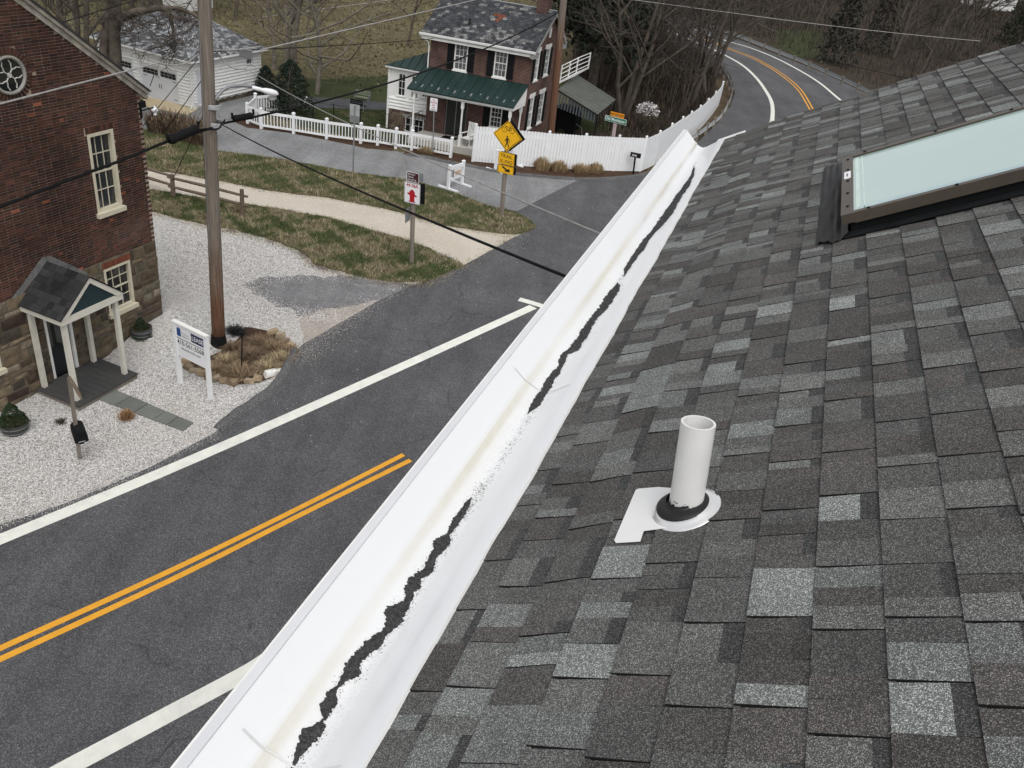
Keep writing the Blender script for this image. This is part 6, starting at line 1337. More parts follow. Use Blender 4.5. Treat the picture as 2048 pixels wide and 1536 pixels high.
gpx2 = B_([(958, 985, 1000), (965, 968, 1012), (1000, 955, 1000), (1030, 925, 985), (1060, 905, 968), (1100, 885, 940), (1120, 868, 925), (1160, 835, 880), (1190, 812, 862), (1220, 790, 842), (1250, 770, 830), (1280, 755, 812), (1320, 722, 782), (1360, 690, 760), (1385, 650, 700), (1410, 640, 688), (1450, 640, 670), (1480, 610, 655), (1500, 596, 650), (1530, 566, 622), (1580, 545, 600), (1640, 500, 560), (1700, 455, 520), (1745, 440, 470)])
gpx3 = B_([(268, 1437, 1445), (290, 1432, 1446), (330, 1420, 1441), (360, 1400, 1426), (385, 1378, 1420), (410, 1366, 1400), (450, 1330, 1370), (500, 1302, 1342), (530, 1275, 1326), (560, 1255, 1310), (600, 1228, 1276), (620, 1214, 1260), (660, 1186, 1217), (700, 1145, 1186), (730, 1125, 1165), (760, 1105, 1150), (800, 1078, 1118), (830, 1055, 1096), (850, 1045, 1078), (880, 1026, 1062), (910, 1018, 1048), (932, 1012, 1030)])
def on_gutter(u, v):                                  # meet the trough bottom
    r = ray(u, v); rx, ry = r@RH, r@RG_
    best = None
    for zz in np.linspace(-1.895, -1.78, 90):
        t = zz/r[2]; x, y = rx*t, ry*t; i = int(np.clip((y-.35)/(YR-.33)*(ny-1), 0, ny-1)); pr_ = prof_at(i); pz = np.interp(x, [q[0] for q in pr_[3:]], [q[1] for q in pr_[3:]])
        if best is None or abs(pz-zz) < best[0]: best = (abs(pz-zz), x, y)
    return best[1], best[2]
def gz_at(x, y): i = int(np.clip((y-.35)/(YR-.33)*(ny-1), 0, ny-1)); pr_ = prof_at(i); return float(np.interp(x, [q[0] for q in pr_[3:]], [q[1] for q in pr_[3:]]))
rs = random.Random(77); drift = []
for L_ in (gpx, gpx2, gpx3):
    Lq = sorted((lambda q: (q[1], q[0]))(on_gutter(u, v)) for v, u, _ in L_); Rq = sorted((lambda q: (q[1], q[0]))(on_gutter(u, v)) for v, _, u in L_)
    y0, y1 = max(Lq[0][0], Rq[0][0]), min(Lq[-1][0], Rq[-1][0]); n = int((y1-y0)/.004); V = []; F = []; cols = []; kk = 13; st = []
    for i in range(n+1):
        y = y0+(y1-y0)*i/n; xl_ = np.interp(y, [q[0] for q in Lq], [q[1] for q in Lq]); xr_ = np.interp(y, [q[0] for q in Rq], [q[1] for q in Rq]); xc = (xl_+xr_)/2; w = max(.003, (xr_-xl_)/2)
        if i % 10 == 0: st.append((y, xc, w))
        e0 = w*(1+.14*math.sin(y*97)*math.sin(y*41)+rs.uniform(-.24, .20))-.0008; e1 = w*(1+.14*math.sin(y*83)*math.sin(y*37)+rs.uniform(-.24, .20))-.0008; tp = min(1, 14*min(i, n-i)/n+.15)
        for j in range(kk):
            f = j/(kk-1); x = xc-e0*tp+(e0+e1)*tp*f; hgt = .011*min(1, w/.03)*(4*f*(1-f))**.6*tp*(.75+.3*math.sin(y*70+j*.7)); V.append(loc2w(x, y, gz_at(x, y)+.0012+hgt+(rs.uniform(-.0013, .0013) if 0 < j < kk-1 else -.002))); c = rs.uniform(.022, .075); cols.append((c, c, c*1.03))
    for i in range(n):
        for j in range(kk-1): F.append((i*kk+j, i*kk+j+1, (i+1)*kk+j+1, (i+1)*kk+j))
    drift.append((V, F, cols, st))
for i_, (V, F, cols, st) in enumerate(drift):
    o_ = np_mesh('granule_drift', V, F, GRM, None, np.array(cols), smooth=False); tag(o_, ['dark drift of loose shingle granules in the nearest stretch of the white gutter', 'dark drift of loose granules along the middle of the white gutter', 'thin dark drift of granules toward the far end of the white gutter'][i_], 'granules', 'shingle granules in the gutter', 'stuff')
# scattered grains
V = []; F = []; cols = []
for (_, _, _, st) in drift:
    for q in range(1300 if st is drift[0][3] else 700):
        y = rs.uniform(st[0][0]-.05, st[-1][0]+.12); w = np.interp(y, [a[0] for a in st], [a[2] for a in st]); x = np.interp(y, [a[0] for a in st], [a[1] for a in st])+rs.gauss(0, 1)*w*.62+rs.choice([0, 0, w*.5, w*.9]); z = gz_at(x, y); s_ = rs.uniform(.0008, .0019); n0 = len(V)
        P = loc2w(x, y, z+.0005); V += [P+RH*s_, P+RG_*s_, P-RH*s_, P-RG_*s_, P+ZK*s_*1.2]; F += [(n0, n0+1, n0+4), (n0+1, n0+2, n0+4), (n0+2, n0+3, n0+4), (n0+3, n0, n0+4)]; c = rs.choice([.02, .03, .05, .12]); cols += [(c, c, c)]*5
for q in range(420):
    y = rs.uniform(2.05, 2.75); x = -.655+.010*rs.gauss(0, 1)+(y-2.3)*.0; z = gz_at(x, y); s_ = rs.uniform(.0008, .0018); n0 = len(V); P = loc2w(x, y, z+.0005); V += [P+RH*s_, P+RG_*s_, P-RH*s_, P-RG_*s_, P+ZK*s_*1.2]; F += [(n0, n0+1, n0+4), (n0+1, n0+2, n0+4), (n0+2, n0+3, n0+4), (n0+3, n0, n0+4)]; cols += [(.04, .04, .04)]*5
tag(np_mesh('scattered_granules', V, F, GRM, None, np.array(cols)), 'loose dark shingle grains scattered over the white gutter lining', 'granules', None, 'stuff')
# skylight
SKB = simple('skylight_brown_metal', (.090, .073, .058), .45, .3, var=.12, vs=6, bs=.05)
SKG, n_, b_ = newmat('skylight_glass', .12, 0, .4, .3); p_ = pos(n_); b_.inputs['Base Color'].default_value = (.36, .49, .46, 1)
n_.links.new(ramp(n_, [(.3, (.385, .515, .485)), (.7, (.42, .55, .52))], noise(n_, p_, 1.5, 3)).outputs[0], b_.inputs['Base Color'])  # pale teal base colour stands in for the reflected overcast sky
u0, u1 = SKY_U; y0, y1 = SKY_Y; TH = .105
def KB(a, b, c, d, n0, n1): return [RP(a, c, n0), RP(b, c, n0), RP(b, d, n0), RP(a, d, n0), RP(a, c, n1), RP(b, c, n1), RP(b, d, n1), RP(a, d, n1)]
def KBf(a, b, c, d, n0, n1, dz=.0):
    f = lambda s_, y, n: loc2w(XE+s_*CU-n*SU, y, ZE+s_*SU+n*CU); return [f(a, c, n0), f(b, c, n0), f(b, d, n0), f(a, d, n0), f(a, c, n1), f(b, c, n1), f(b, d, n1), f(a, d, n1)]
mb = MB(); ft = .054; mb.hexa(KBf(u0, u0+ft, y0, y1, .06, TH)); mb.hexa(KBf(u1-ft, u1, y0, y1, .06, TH)); mb.hexa(KBf(u0+ft, u1-ft, y0, y0+.035, .055, TH)); mb.hexa(KBf(u0+ft, u1-ft, y1-.045, y1, .06, TH))
sky_o = mb.build('skylight', SKB, NH)
mb = MB(); mb.hexa(KBf(u0+.03, u1-.03, y0+.03, y0+.05, -.02, .06)); mb.hexa(KBf(u0+.03, u1-.03, y1-.05, y1-.03, -.02, .06)); mb.hexa(KBf(u0+.03, u0+.05, y0+.05, y1-.05, -.02, .06)); mb.hexa(KBf(u1-.05, u1-.03, y0+.05, y1-.05, -.02, .06)); mb.build('curb', BLACK, sky_o)
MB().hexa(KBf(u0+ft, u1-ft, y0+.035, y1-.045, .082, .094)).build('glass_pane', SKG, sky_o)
for yy in (y0+.015, y1-.02): 
    for k_ in range(5): MB().lathe(loc2w(XE+(u0+.12+k_*.36)*CU-TH*SU, yy, ZE+(u0+.12+k_*.36)*SU+TH*CU), [(.009, 0), (.007, .005), (0, .006)], 8, ax=RH*-SU+ZK*CU).build('screw', BLACK, sky_o)
for k_ in range(5): MB().lathe(loc2w(XE+(u0+.03)*CU-TH*SU, y0+.12+k_*.23, ZE+(u0+.03)*SU+TH*CU), [(.008, 0), (.006, .005), (0, .006)], 8, ax=RH*-SU+ZK*CU).build('screw', BLACK, sky_o)
MB().hexa(KBf(u0+.012, u0+.045, 4.62, 4.76, TH+.001, TH+.002)).build('label_sticker', SIGNW, sky_o); MB().hexa(KBf(u0+.024, u0+.030, 4.66, 4.72, TH+.0022, TH+.0026)).build('sticker_print', INK, sky_o)
# glass edge ghosts: spacer reflections painted on as thin strips
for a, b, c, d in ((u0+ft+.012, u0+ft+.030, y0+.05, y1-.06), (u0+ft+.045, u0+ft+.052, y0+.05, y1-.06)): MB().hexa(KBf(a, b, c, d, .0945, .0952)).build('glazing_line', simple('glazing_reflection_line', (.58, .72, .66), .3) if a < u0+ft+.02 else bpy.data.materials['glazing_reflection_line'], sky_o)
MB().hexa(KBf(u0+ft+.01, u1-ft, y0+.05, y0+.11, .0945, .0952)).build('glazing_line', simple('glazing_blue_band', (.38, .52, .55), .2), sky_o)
# pleated apron below the skylight
mb = MB(); ny2 = 26; Vq = []; rows = 9
for i in range(ny2):
    y = 3.93+1.46*i/(ny2-1)
    for j in range(rows):
        s_ = u0-.128+.145*j/(rows-1); n0 = .012+.010*(j % 2)+.002*math.sin(i*.9+j)+(.02 if j == rows-1 else 0); Vq.append(loc2w(XE+s_*CU-n0*SU, y+.02*math.sin(j), ZE+s_*SU+n0*CU))
mb.mesh(Vq, [(i*rows+j, i*rows+j+1, (i+1)*rows+j+1, (i+1)*rows+j) for i in range(ny2-1) for j in range(rows-1)]); mb.build('apron_flashing', simple('black_pleated_apron', (.022, .022, .023), .55, .2, var=.25, vs=9, bs=.15), sky_o)
MB().hexa(KBf(u0-.005, u1, y0-.055, y0+.03, .010, .016)).build('side_flashing', BLACK, sky_o); MB().hexa(KBf(u0-.005, u1, y1-.03, y1+.03, .010, .016)).build('side_flashing', SKB, sky_o)
# vent pipe with its boot
def wr(u_, y, n): s_ = u_-UE; return loc2w(XE+s_*CU-n*SU, y, ZE+s_*SU+n*CU)
PB = wr(-.697, 1.905, .008); rt = ray(1397, 845); 
tt_ = (PB[2]+.262-H)/rt[2]; PTp = EYE+rt*tt_; ax = (PTp-PB)/hN(PTp-PB)
vent = MB(); R_ = .0465
LP = hN(PTp-PB)+.03; vent.lathe(PB-ax*.03, [(R_, 0), (R_, LP)], 40, ax=ax); vent.lathe(PB-ax*.03, [(R_, LP), (R_-.0065, LP)], 40, ax=ax); vent.lathe(PB-ax*.03, [(R_-.0065, LP), (R_-.0065, .02)], 40, ax=ax); vent.lathe(PB-ax*.03, [(R_-.006, .02), (.001, .02)], 40, ax=ax)
PVC, n_, b_ = newmat('white_pvc', .4, 0, .5); p_ = pos(n_); gg = n_.nodes.new('ShaderNodeNewGeometry'); 
PVd = N(n_, 'ShaderNodeVectorMath', operation='DOT_PRODUCT'); sub = N(n_, 'ShaderNodeVectorMath', operation='SUBTRACT'); n_.links.new(gg.outputs['Position'], sub.inputs[0]); sub.inputs[1].default_value = tuple(map(float, PB)); n_.links.new(sub.outputs[0], PVd.inputs[0]); PVd.inputs[1].default_value = tuple(map(float, ax))
am = N(n_, 'ShaderNodeMath', operation='MULTIPLY_ADD'); n_.links.new(PVd.outputs['Value'], am.inputs[0]); am.inputs[1].default_value = -9.0; n_.links.new(noise(n_, p_, 70, 4, .7), am.inputs[2])
c_ = mixc(n_, ramp(n_, [(.30, (0,)*3), (.33, (1,)*3)], am.outputs[0]).outputs[0], ramp(n_, [(.3, (.66, .655, .64)), (.7, (.72, .715, .70))], noise(n_, p_, 12, 4)).outputs[0], (.02, .02, .02)); n_.links.new(c_, b_.inputs['Base Color'])
vp = vent.build('vent_pipe', PVC, NH, True)
nr3 = RH*-SU+ZK*CU
MB().lathe(PB-nr3*.002, [(.080, .010), (.079, .017), (.068, .023), (.056, .026), (.0475, .027), (.0475, .037)], 36, ax=nr3*.75+ax*.25).build('rubber_boot', simple('black_rubber', (.012, .012, .012), .5, var=.2, bs=.1), vp, True)
ALU = simple('bright_flashing_metal', (.82, .82, .82), .25, .6, var=.05, vs=3, bs=.03)
MB().lathe(PB-nr3*.004, [(.104, 0), (.100, .004), (.096, .004), (.088, .013), (.078, .017), (.066, .016)], 40, ax=nr3).build('flashing_collar', ALU, vp, True)
FLW = simple('white_flashing_plate', (.76, .76, .755), .4, 0, var=.03, vs=3, bs=.02)
mb = MB(); pp_ = [(-.872, 2.028), (-.880, 1.785), (-.872, 1.772), (-.800, 1.768), (-.800, 1.815), (-.665, 1.822), (-.655, 1.85), (-.655, 1.98), (-.80, 2.03), (-.865, 2.035)]
mb.prism([wr(a, b, .0085) for a, b in pp_], nr3*.0015); mb.build('flashing_plate', FLW, vp)

# ------------------------------------------------------------------ vegetation
def inpoly(x, y, P):
    c = np.zeros(len(x), bool); n = len(P)
    for i in range(n):
        x0, y0 = P[i][:2]; x1, y1 = P[(i+1) % n][:2]
        m = ((y0 > y) != (y1 > y)) & (x < (x1-x0)*(y-y0)/(y1-y0+1e-12)+x0); c ^= m
    return c
def scatter(P, n, rng=RNG):
    P = np.array([p[:2] for p in P]); lo, hi = P.min(0), P.max(0); out = []; k = 0
    while k < n:
        q = rng.uniform(lo, hi, (n*2, 2)); m = inpoly(q[:, 0], q[:, 1], P); out.append(q[m]); k += m.sum()
        if k == 0: break
    return np.concatenate(out)[:n]
def blades(name, pts, z, h0, h1, w, cols, label, lean=.8, patch=2.1, mat=None):
    n = len(pts); th = RNG.random(n)*6.283; h = RNG.uniform(h0, h1, n); ln = h*lean*RNG.random(n)*2
    pn = np.sin(pts[:, 0]*patch+1.3*np.sin(pts[:, 1]*patch*.7))*np.sin(pts[:, 1]*patch*1.1+np.cos(pts[:, 0]*patch*.6)) + .6*np.sin(pts[:, 0]*patch*3.1)*np.sin(pts[:, 1]*patch*2.7)
    idx = np.clip(((pn+RNG.normal(0, .42, n))*.30+.5)*len(cols), 0, len(cols)-1).astype(int); c = np.array(cols)[idx]*RNG.uniform(.6, 1.35, (n, 1)); h = h*(1+.35*pn*.5)
    b = np.stack([pts[:, 0], pts[:, 1], np.full(n, z)], 1); sd_ = np.stack([np.cos(th), np.sin(th), np.zeros(n)], 1)*w[0]*RNG.uniform(.6, 1.4, (n, 1)); ph = RNG.random(n)*6.283
    tp = b+np.stack([np.cos(ph)*ln, np.sin(ph)*ln, h], 1); V = np.stack([b-sd_, b+sd_, tp], 1).reshape(-1, 3); F_ = np.arange(3*n).reshape(n, 3)
    return tag(np_mesh(name, V, F_, mat or STRAW, None, np.repeat(np.clip(c, 0, 1), 3, axis=0)), label, 'grass', None, 'stuff')
gc = [(.040, .075, .022), (.065, .10, .032), (.080, .108, .040), (.29, .25, .15), (.42, .36, .245), (.12, .09, .055)]
up = GP([(285, 262), (395, 290), (437, 303), (520, 313), (631, 332), (707, 347), (821, 361), (911, 387), (972, 411), (1032, 425), (1060, 441), (1073, 456), (1026, 468), (987, 465), (881, 450), (790, 421), (663, 396), (536, 380), (440, 361), (355, 347), (301, 339)])
lw_ = GP([(304, 381), (485, 409), (567, 421), (663, 438), (726, 457), (821, 484), (900, 519), (926, 532), (898, 545), (853, 566), (790, 564), (710, 551), (631, 529), (599, 501), (536, 479), (472, 462), (409, 450), (307, 424)])
blades('verge_grass', scatter(up, 42000), .026, .03, .13, (.010,), gc, 'clumpy green and straw winter grass on the verge by the side road')
blades('verge_grass', scatter(lw_, 42000), .026, .03, .14, (.010,), gc, 'clumpy green and straw winter grass between trail and gravel lot')
lawnc = [(.035, .055, .02), (.05, .075, .028), (.085, .092, .045), (.14, .12, .07)]
blades('lawn_grass', scatter(GP([(520, 217), (600, 216), (778, 222), (778, 261), (895, 298), (800, 294), (700, 271), (600, 253), (555, 228)]), 16000), .02, .03, .09, (.016,), lawnc, 'short green lawn grass behind the baluster fence')
fld = [(-95, 118), (-30, 128), (-1, 120), (-2.5, 56), (-8, 50), (-24, 62), (-60, 60), (-110, 80)]
blades('field_grass', scatter(fld, 60000), .0, .05, .22, (.05,), [(.06, .052, .028), (.075, .072, .034), (.11, .10, .052), (.20, .18, .105), (.09, .068, .042)], 'matted winter grass of the wide field behind the houses', lean=1.1, patch=.45)
# fringe of stray grass over edges of trail and lot
def fringe(px, n, sg, cols, label, h=(.02, .08), w=.008, z=.01):
    P = smooth([G(*p) for p in px], 4); P = np.array(P); i = RNG.integers(0, len(P)-1, n); t = RNG.random((n, 1)); q = P[i]*(1-t)+P[i+1]*t; q[:, :2] += RNG.normal(0, sg, (n, 2)); return blades('stray_grass', q[:, :2], z, *h, (w,), cols, label)
fringe([(304, 384), (485, 412), (567, 423), (663, 440), (726, 459), (821, 486), (900, 520), (930, 533), (1026, 469), (987, 466), (881, 451), (790, 422), (663, 397), (536, 381), (440, 362), (355, 348)], 9000, .16, gc[2:], 'stray straw at the edges of the stone dust trail')
fringe([(307, 426), (409, 452), (472, 465), (536, 482), (599, 504), (631, 532), (710, 554), (790, 567), (853, 569), (900, 548)], 7000, .18, gc[2:]+[(.12, .09, .06)], 'stray straw where the verge meets the gravel lot')
# loose gravel stones
def pebbles(name, pts, z, s0, s1, label, cols):
    n = len(pts); sz = RNG.uniform(s0, s1, n)[:, None]; b = np.stack([pts[:, 0], pts[:, 1], np.full(n, z)], 1); th = RNG.random(n)*6.283; cx_, sx_ = np.cos(th)[:, None], np.sin(th)[:, None]; V = []
    e1 = np.concatenate([cx_, sx_, np.zeros((n, 1))], 1); e2 = np.concatenate([-sx_, cx_, np.zeros((n, 1))], 1); up_ = np.array([[0, 0, 1.0]])
    pts_ = [b+e1*sz, b+e2*sz*.7, b-e1*sz*RNG.uniform(.6, 1, (n, 1)), b-e2*sz*.75, b+up_*sz*.8+e1*sz*RNG.uniform(-.3, .3, (n, 1))]
    V = np.stack(pts_, 1).reshape(-1, 3); i0 = np.arange(n)[:, None]*5; F_ = np.concatenate([i0+np.array([[0, 1, 4]]), i0+np.array([[1, 2, 4]]), i0+np.array([[2, 3, 4]]), i0+np.array([[3, 0, 4]])])
    c = np.array(cols)[RNG.integers(0, len(cols), n)]*RNG.uniform(.8, 1.15, (n, 1)); return tag(np_mesh(name, V, F_, STRAW, None, np.repeat(np.clip(c, 0, .9), 5, axis=0)), label, 'gravel', None, 'stuff')
gcol = [(.70, .69, .68), (.56, .54, .52), (.80, .80, .79), (.34, .31, .29), (.12, .11, .10), (.60, .56, .52), (.20, .18, .17)]
pebbles('loose_gravel', scatter(GP([(0, 1046), (140, 1000), (300, 930), (430, 862), (500, 808), (480, 775), (430, 770), (385, 745), (330, 735), (300, 740), (150, 830), (-20, 900)]), 26000), .011, .008, .019, 'white gravel stones scattered before the brick building', gcol)
lotp = [(330, 640), (420, 660), (560, 655), (600, 640), (560, 610), (500, 590), (490, 560), (600, 545), (640, 535), (560, 500), (470, 470), (340, 445), (330, 560)]
pebbles('loose_gravel', scatter(GP(lotp), 22000), .012, .010, .022, 'white gravel stones scattered over the parking lot', gcol)
def edgepeb(px, n, sg, label, cols=gcol, s=(.006, .014), z=.02):
    P = np.array(smooth([G(*p) for p in px], 4)); i = RNG.integers(0, len(P)-1, n); t = RNG.random((n, 1)); q = P[i]*(1-t)+P[i+1]*t; q[:, :2] += RNG.normal(0, sg, (n, 2)); return pebbles('stray_gravel', q[:, :2], z, *s, label, cols)
edgepeb([(-60, 1072), (0, 1052), (140, 1005), (300, 936), (430, 868)], 2600, .12, 'stray white stones along the asphalt edge', z=.028)
edgepeb([(488, 578), (520, 557), (600, 553), (726, 550), (812, 562), (700, 628), (640, 632), (599, 628), (552, 615), (510, 594), (488, 578)], 7000, .30, 'stray white stones thinning out over the worn asphalt patch', z=.018, s=(.008, .02))
edgepeb([(600, 700), (640, 672), (690, 641), (760, 601), (830, 569), (900, 546), (990, 500), (1050, 470)], 1500, .22, 'stray grit along the asphalt edge by the lot entrance', z=.028)
edgepeb([(620, 670), (660, 640), (720, 618), (640, 690), (600, 720)], 2500, .35, 'coarse grit in the washout', [(.45, .40, .35), (.35, .3, .26), (.6, .56, .5)], z=.024)
# ornamental grass clumps by the privacy fence
for i, (p, r_, h_) in enumerate([((1083, 340), .42, .62), ((1117, 343), .46, .50), ((1163, 347), .50, .45), ((1190, 346), .40, .48), ((852, 309), .45, .35)]):
    P = G(*p)+ZK*.03; n = 900; th = RNG.random(n)*6.283; rr_ = r_*np.sqrt(RNG.random(n)); lump = RNG.integers(0, 3, n); lx = np.array([-.32, .05, .34])[lump]*r_; b = np.stack([P[0]+lx+rr_*np.cos(th)*.6, P[1]+rr_*np.sin(th)*.55, np.full(n, P[2])], 1); h = h_*np.array([.85, 1.05, .7])[lump]*RNG.uniform(.55, 1.15, n)*(1-.25*(rr_/r_)**2)
    t_ = b+np.stack([np.cos(th)*rr_*.3, np.sin(th)*rr_*.3, h], 1); s_ = np.stack([-np.sin(th), np.cos(th), 0*th], 1)*.012; V = np.stack([b-s_, b+s_, t_+s_*.7, t_-s_*.7], 1).reshape(-1, 3)
    c = np.array((.42, .31, .18))*RNG.uniform(.4, 1.35, (n, 1)); tag(np_mesh('cut_grass_clump', V, np.arange(4*n).reshape(n, 4), STRAW, None, np.repeat(c, 4, axis=0)), ['clipped tan grass clump, leftmost along the privacy fence', 'clipped tan grass clump, second along the privacy fence', 'wide clipped tan grass clump just left of the street sign', 'clipped tan grass clump beside the foot of the street sign', 'low tan grass clump before the baluster fence end'][i], 'grass', 'clipped ornamental grasses')
# bare trees
def gen_tree(seed, h, spread=.5, r0=.2, nl=9, fork=1, twig=1.0, up=.55, kids=(7, 6, 5), low=.32):
    rn = random.Random(seed); T = MB(); tw = []
    def wander(p, d, L, n, jit, lift):
        P = [p]; 
        for i in range(n):
            d = d+np.array([rn.gauss(0, jit), rn.gauss(0, jit), rn.gauss(0, jit)+lift]); d = d/hN(d); p = p+d*L/n; P.append(p)
        return P, d
    def branch(p, d, L, r, lev):
        n = 5 if lev == 0 else 4 if lev < 3 else 2; P, d2 = wander(p, d, L, n, .10+.05*lev, .06 if lev else .02); R = [r*(1-.75*i/n) for i in range(n+1)]
        if lev <= 1: T.tube(P, R, 7 if lev == 0 else 5, cap=False)
        else:
            for i in range(n): tw.append((P[i], P[i+1], R[i], R[i+1]))
        if lev >= 3: return
        k = int(kids[lev]*rn.uniform(.8, 1.2)*(1 if lev else 1))
        for j in range(k):
            t = (low+(1-low)*(j+rn.random())/k) if lev == 0 else (.2+.8*(j+rn.random())/k); i = min(int(t*n), n-1); q = P[i]+(P[i+1]-P[i])*(t*n-i)
            a = rn.random()*6.283; dd = P[i+1]-P[i]; dd /= hN(dd); o_ = np.array([math.cos(a), math.sin(a), 0]); o_ = o_-dd*(o_@dd); o_ /= hN(o_)+1e-9
            nd = dd*up+o_*(1-up*.5)*1.0; nd /= hN(nd); nd[2] += .12; branch(q, nd, L*rn.uniform(.38, .62)*(1.15-.45*t)*(spread/.5 if lev == 0 else 1), R[i]*.55, lev+1)
    for f in range(fork):
        a = 6.283*f/max(1, fork)+rn.random(); d = np.array([math.cos(a)*.18*(fork > 1), math.sin(a)*.18*(fork > 1), 1.0]); branch(np.array([math.cos(a)*r0*1.2*(fork > 1), math.sin(a)*r0*1.2*(fork > 1), -.05]), d/hN(d), h*rn.uniform(.85, 1), r0, 0)
    A = np.array([t[0] for t in tw]); B = np.array([t[1] for t in tw]); ra = np.array([t[2] for t in tw]); rb_ = np.array([t[3] for t in tw]); n = len(A)
    D = B-A; D /= np.linalg.norm(D, axis=1)[:, None]+1e-9; u_ = np.cross(D, RNG.normal(size=(n, 3))); u_ /= np.linalg.norm(u_, axis=1)[:, None]+1e-9; v_ = np.cross(D, u_); V = []
    ra = np.maximum(ra, .010*twig)[:, None]; rb_ = np.maximum(rb_, .006*twig)[:, None]
    for k in range(3):
        w = 2*math.pi*k/3; o_ = u_*math.cos(w)+v_*math.sin(w); V.append(A+o_*ra); V.append(B+o_*rb_)
    V = np.stack(V, 1).reshape(-1, 3); i0 = np.arange(n)[:, None]*6; F_ = np.concatenate([i0+np.array([[2*k, (2*k+2) % 6, (2*k+3) % 6, 2*k+1]]) for k in range(3)]); return T, V, F_
TREES = {}
def tree_proto(key, seed, h, pale=False, name='bare_tree', **kw):
    T, V, F_ = gen_tree(seed, h, **kw); t = bpy.data.objects.new(name, None); t['_o'] = [0., 0., 0.]
    a = T.data('trunk', BARKL if pale else BARK, np.zeros(3), True); TREES[key] = (a, V, F_, pale, name)
    me = bpy.data.meshes.new('twigs'); me.from_pydata([], [], []); 
    me = bpy.data.meshes.new('twigs'); me.vertices.add(len(V)); me.vertices.foreach_set('co', V.astype(np.float32).ravel()); me.loops.add(F_.size); me.loops.foreach_set('vertex_index', F_.astype(np.int32).ravel()); me.polygons.add(len(F_)); me.polygons.foreach_set('loop_start', np.arange(0, F_.size, 4, dtype=np.int32)); me.update(calc_edges=True); me.materials.append(TWIGL if pale else TWIG)
    TREES[key] = (a, me, name)
def plant(key, P, rz, sc, label, group=None, tilt=(0, 0)):
    a, b, name = TREES[key]; t = bpy.data.objects.new(name, None); COL.objects.link(t); t.location = Vector(P); t.rotation_euler = (tilt[0], tilt[1], rz); t.scale = (sc, sc, sc*random.uniform(.92, 1.1)); t['_o'] = [0., 0., 0.]; tag(t, label, 'tree', group)
    for n_, me in (('trunk', a), ('crown', b)):
        o_ = bpy.data.objects.new(n_, me); COL.objects.link(o_); o_.parent = t
    return t
for i in range(7): tree_proto('w%d' % i, 100+i, 15, r0=.15+.025*(i % 3), fork=[1, 1, 2, 1, 3, 1, 1][i], spread=[.45, .6, .5, .35, .5, .7, .4][i], twig=1.15, kids=(13, 7, 5), up=.5, low=.16)
tree_proto('p0', 201, 12, pale=True, r0=.17, spread=.72, twig=1.2, kids=(24, 6, 4), up=.22, low=.10); tree_proto('p1', 202, 13, pale=True, r0=.20, spread=.45, twig=1.3, kids=(14, 6, 4), low=.18); tree_proto('s0', 203, 6, r0=.05, spread=.5, twig=1.2, kids=(8, 5, 4), fork=3)
# three pale trees on the lawn edge, and singles in the field
for key, px, rz, sc, lab in (('p0', (634, 188), .4, .95, 'pale bare sycamore with level branches at the lawn edge, nearest the driveway loop'), ('p1', (592, 176), 1.9, .95, 'slender pale bare tree between the conical shrub and the sycamore'), ('p1', (571, 168), 4.0, 1.0, 'leaning pale bare tree behind the conical evergreen'), ('p1', (548, 140), 5.2, .8, 'thin pale bare tree just right of the garage'), ('w3', (815, 92), 2.2, .75, 'solitary dark bare tree standing in the field left of the brick house')):
    plant(key, G(*px), rz, sc, lab, 'bare trees round the lawn')
# large old trees beside the garage, one limb arching over its roof
bt = thing('old_tree', G(228, 236), 'big dark twin trunk tree before the garage with a limb arching over its roof', 'tree')
def P3(u, v, d): return onray(u, v, d)
dB = math.hypot(*G(228, 236)[:2])
mb = MB(); mb.tube(smooth([G(232, 238), P3(231, 130, dB), P3(228, 60, dB), P3(232, 0, dB), P3(236, -80, dB), P3(240, -200, dB)], 3), list(np.linspace(.34, .20, 16)), 9)
mb.tube(smooth([G(208, 236), P3(206, 120, dB), P3(212, 60, dB), P3(220, 10, dB), P3(214, -60, dB), P3(200, -180, dB)], 3), list(np.linspace(.24, .12, 16)), 8)
TK = mb.build('trunk', BARK, bt, True)
mb = MB(); limb = smooth([P3(232, 48, dB), P3(245, 34, dB-.3), P3(272, 24, dB-.6), P3(310, 17, dB-.8), P3(335, 22, dB-1), P3(343, 45, dB-1.1), P3(348, 72, dB-1.2), P3(345, 96, dB-1.2)], 4); mb.tube(limb, list(np.linspace(.24, .03, len(limb))), 7)
limb2 = smooth([P3(318, 18, dB-.8), P3(355, 16, dB-1.2), P3(385, 28, dB-1.6), P3(408, 45, dB-1.8), P3(425, 72, dB-2)], 4); mb.tube(limb2, list(np.linspace(.12, .03, len(limb2))), 6)
mb.build('limb', BARK, bt, True)
rn = random.Random(6); mb = MB()
def twiglets(mb, base, n, L, down=.35, lev=2):
    for i in range(n):
        k_ = rn.randrange(3, len(base)); p = base[k_]; d = np.array([rn.gauss(0, 1), rn.gauss(0, 1), rn.gauss(-down, .6)]); d /= hN(d); P = [p]; q = p; l = L*rn.uniform(.4, 1)
        for s_ in range(4): d = d+np.array([rn.gauss(0, .2), rn.gauss(0, .2), rn.gauss(-.05*down, .2)]); d /= hN(d); q = q+d*l/4; P.append(q)
        mb.tube(P, list(np.linspace(.028 if lev == 2 else .014, .008, 5)), 4, cap=False)
        if lev: twiglets(mb, P+P, 4, L*.5, down, lev-1)
twiglets(mb, limb, 26, 2.0, .6); twiglets(mb, limb2, 20, 1.8, .5); up_t = [P3(232, v, dB) for v in (60, 30, 0, -40, -80)]; twiglets(mb, up_t+up_t, 26, 2.4, -.1)
mb.build('twigs', TWIG, bt)
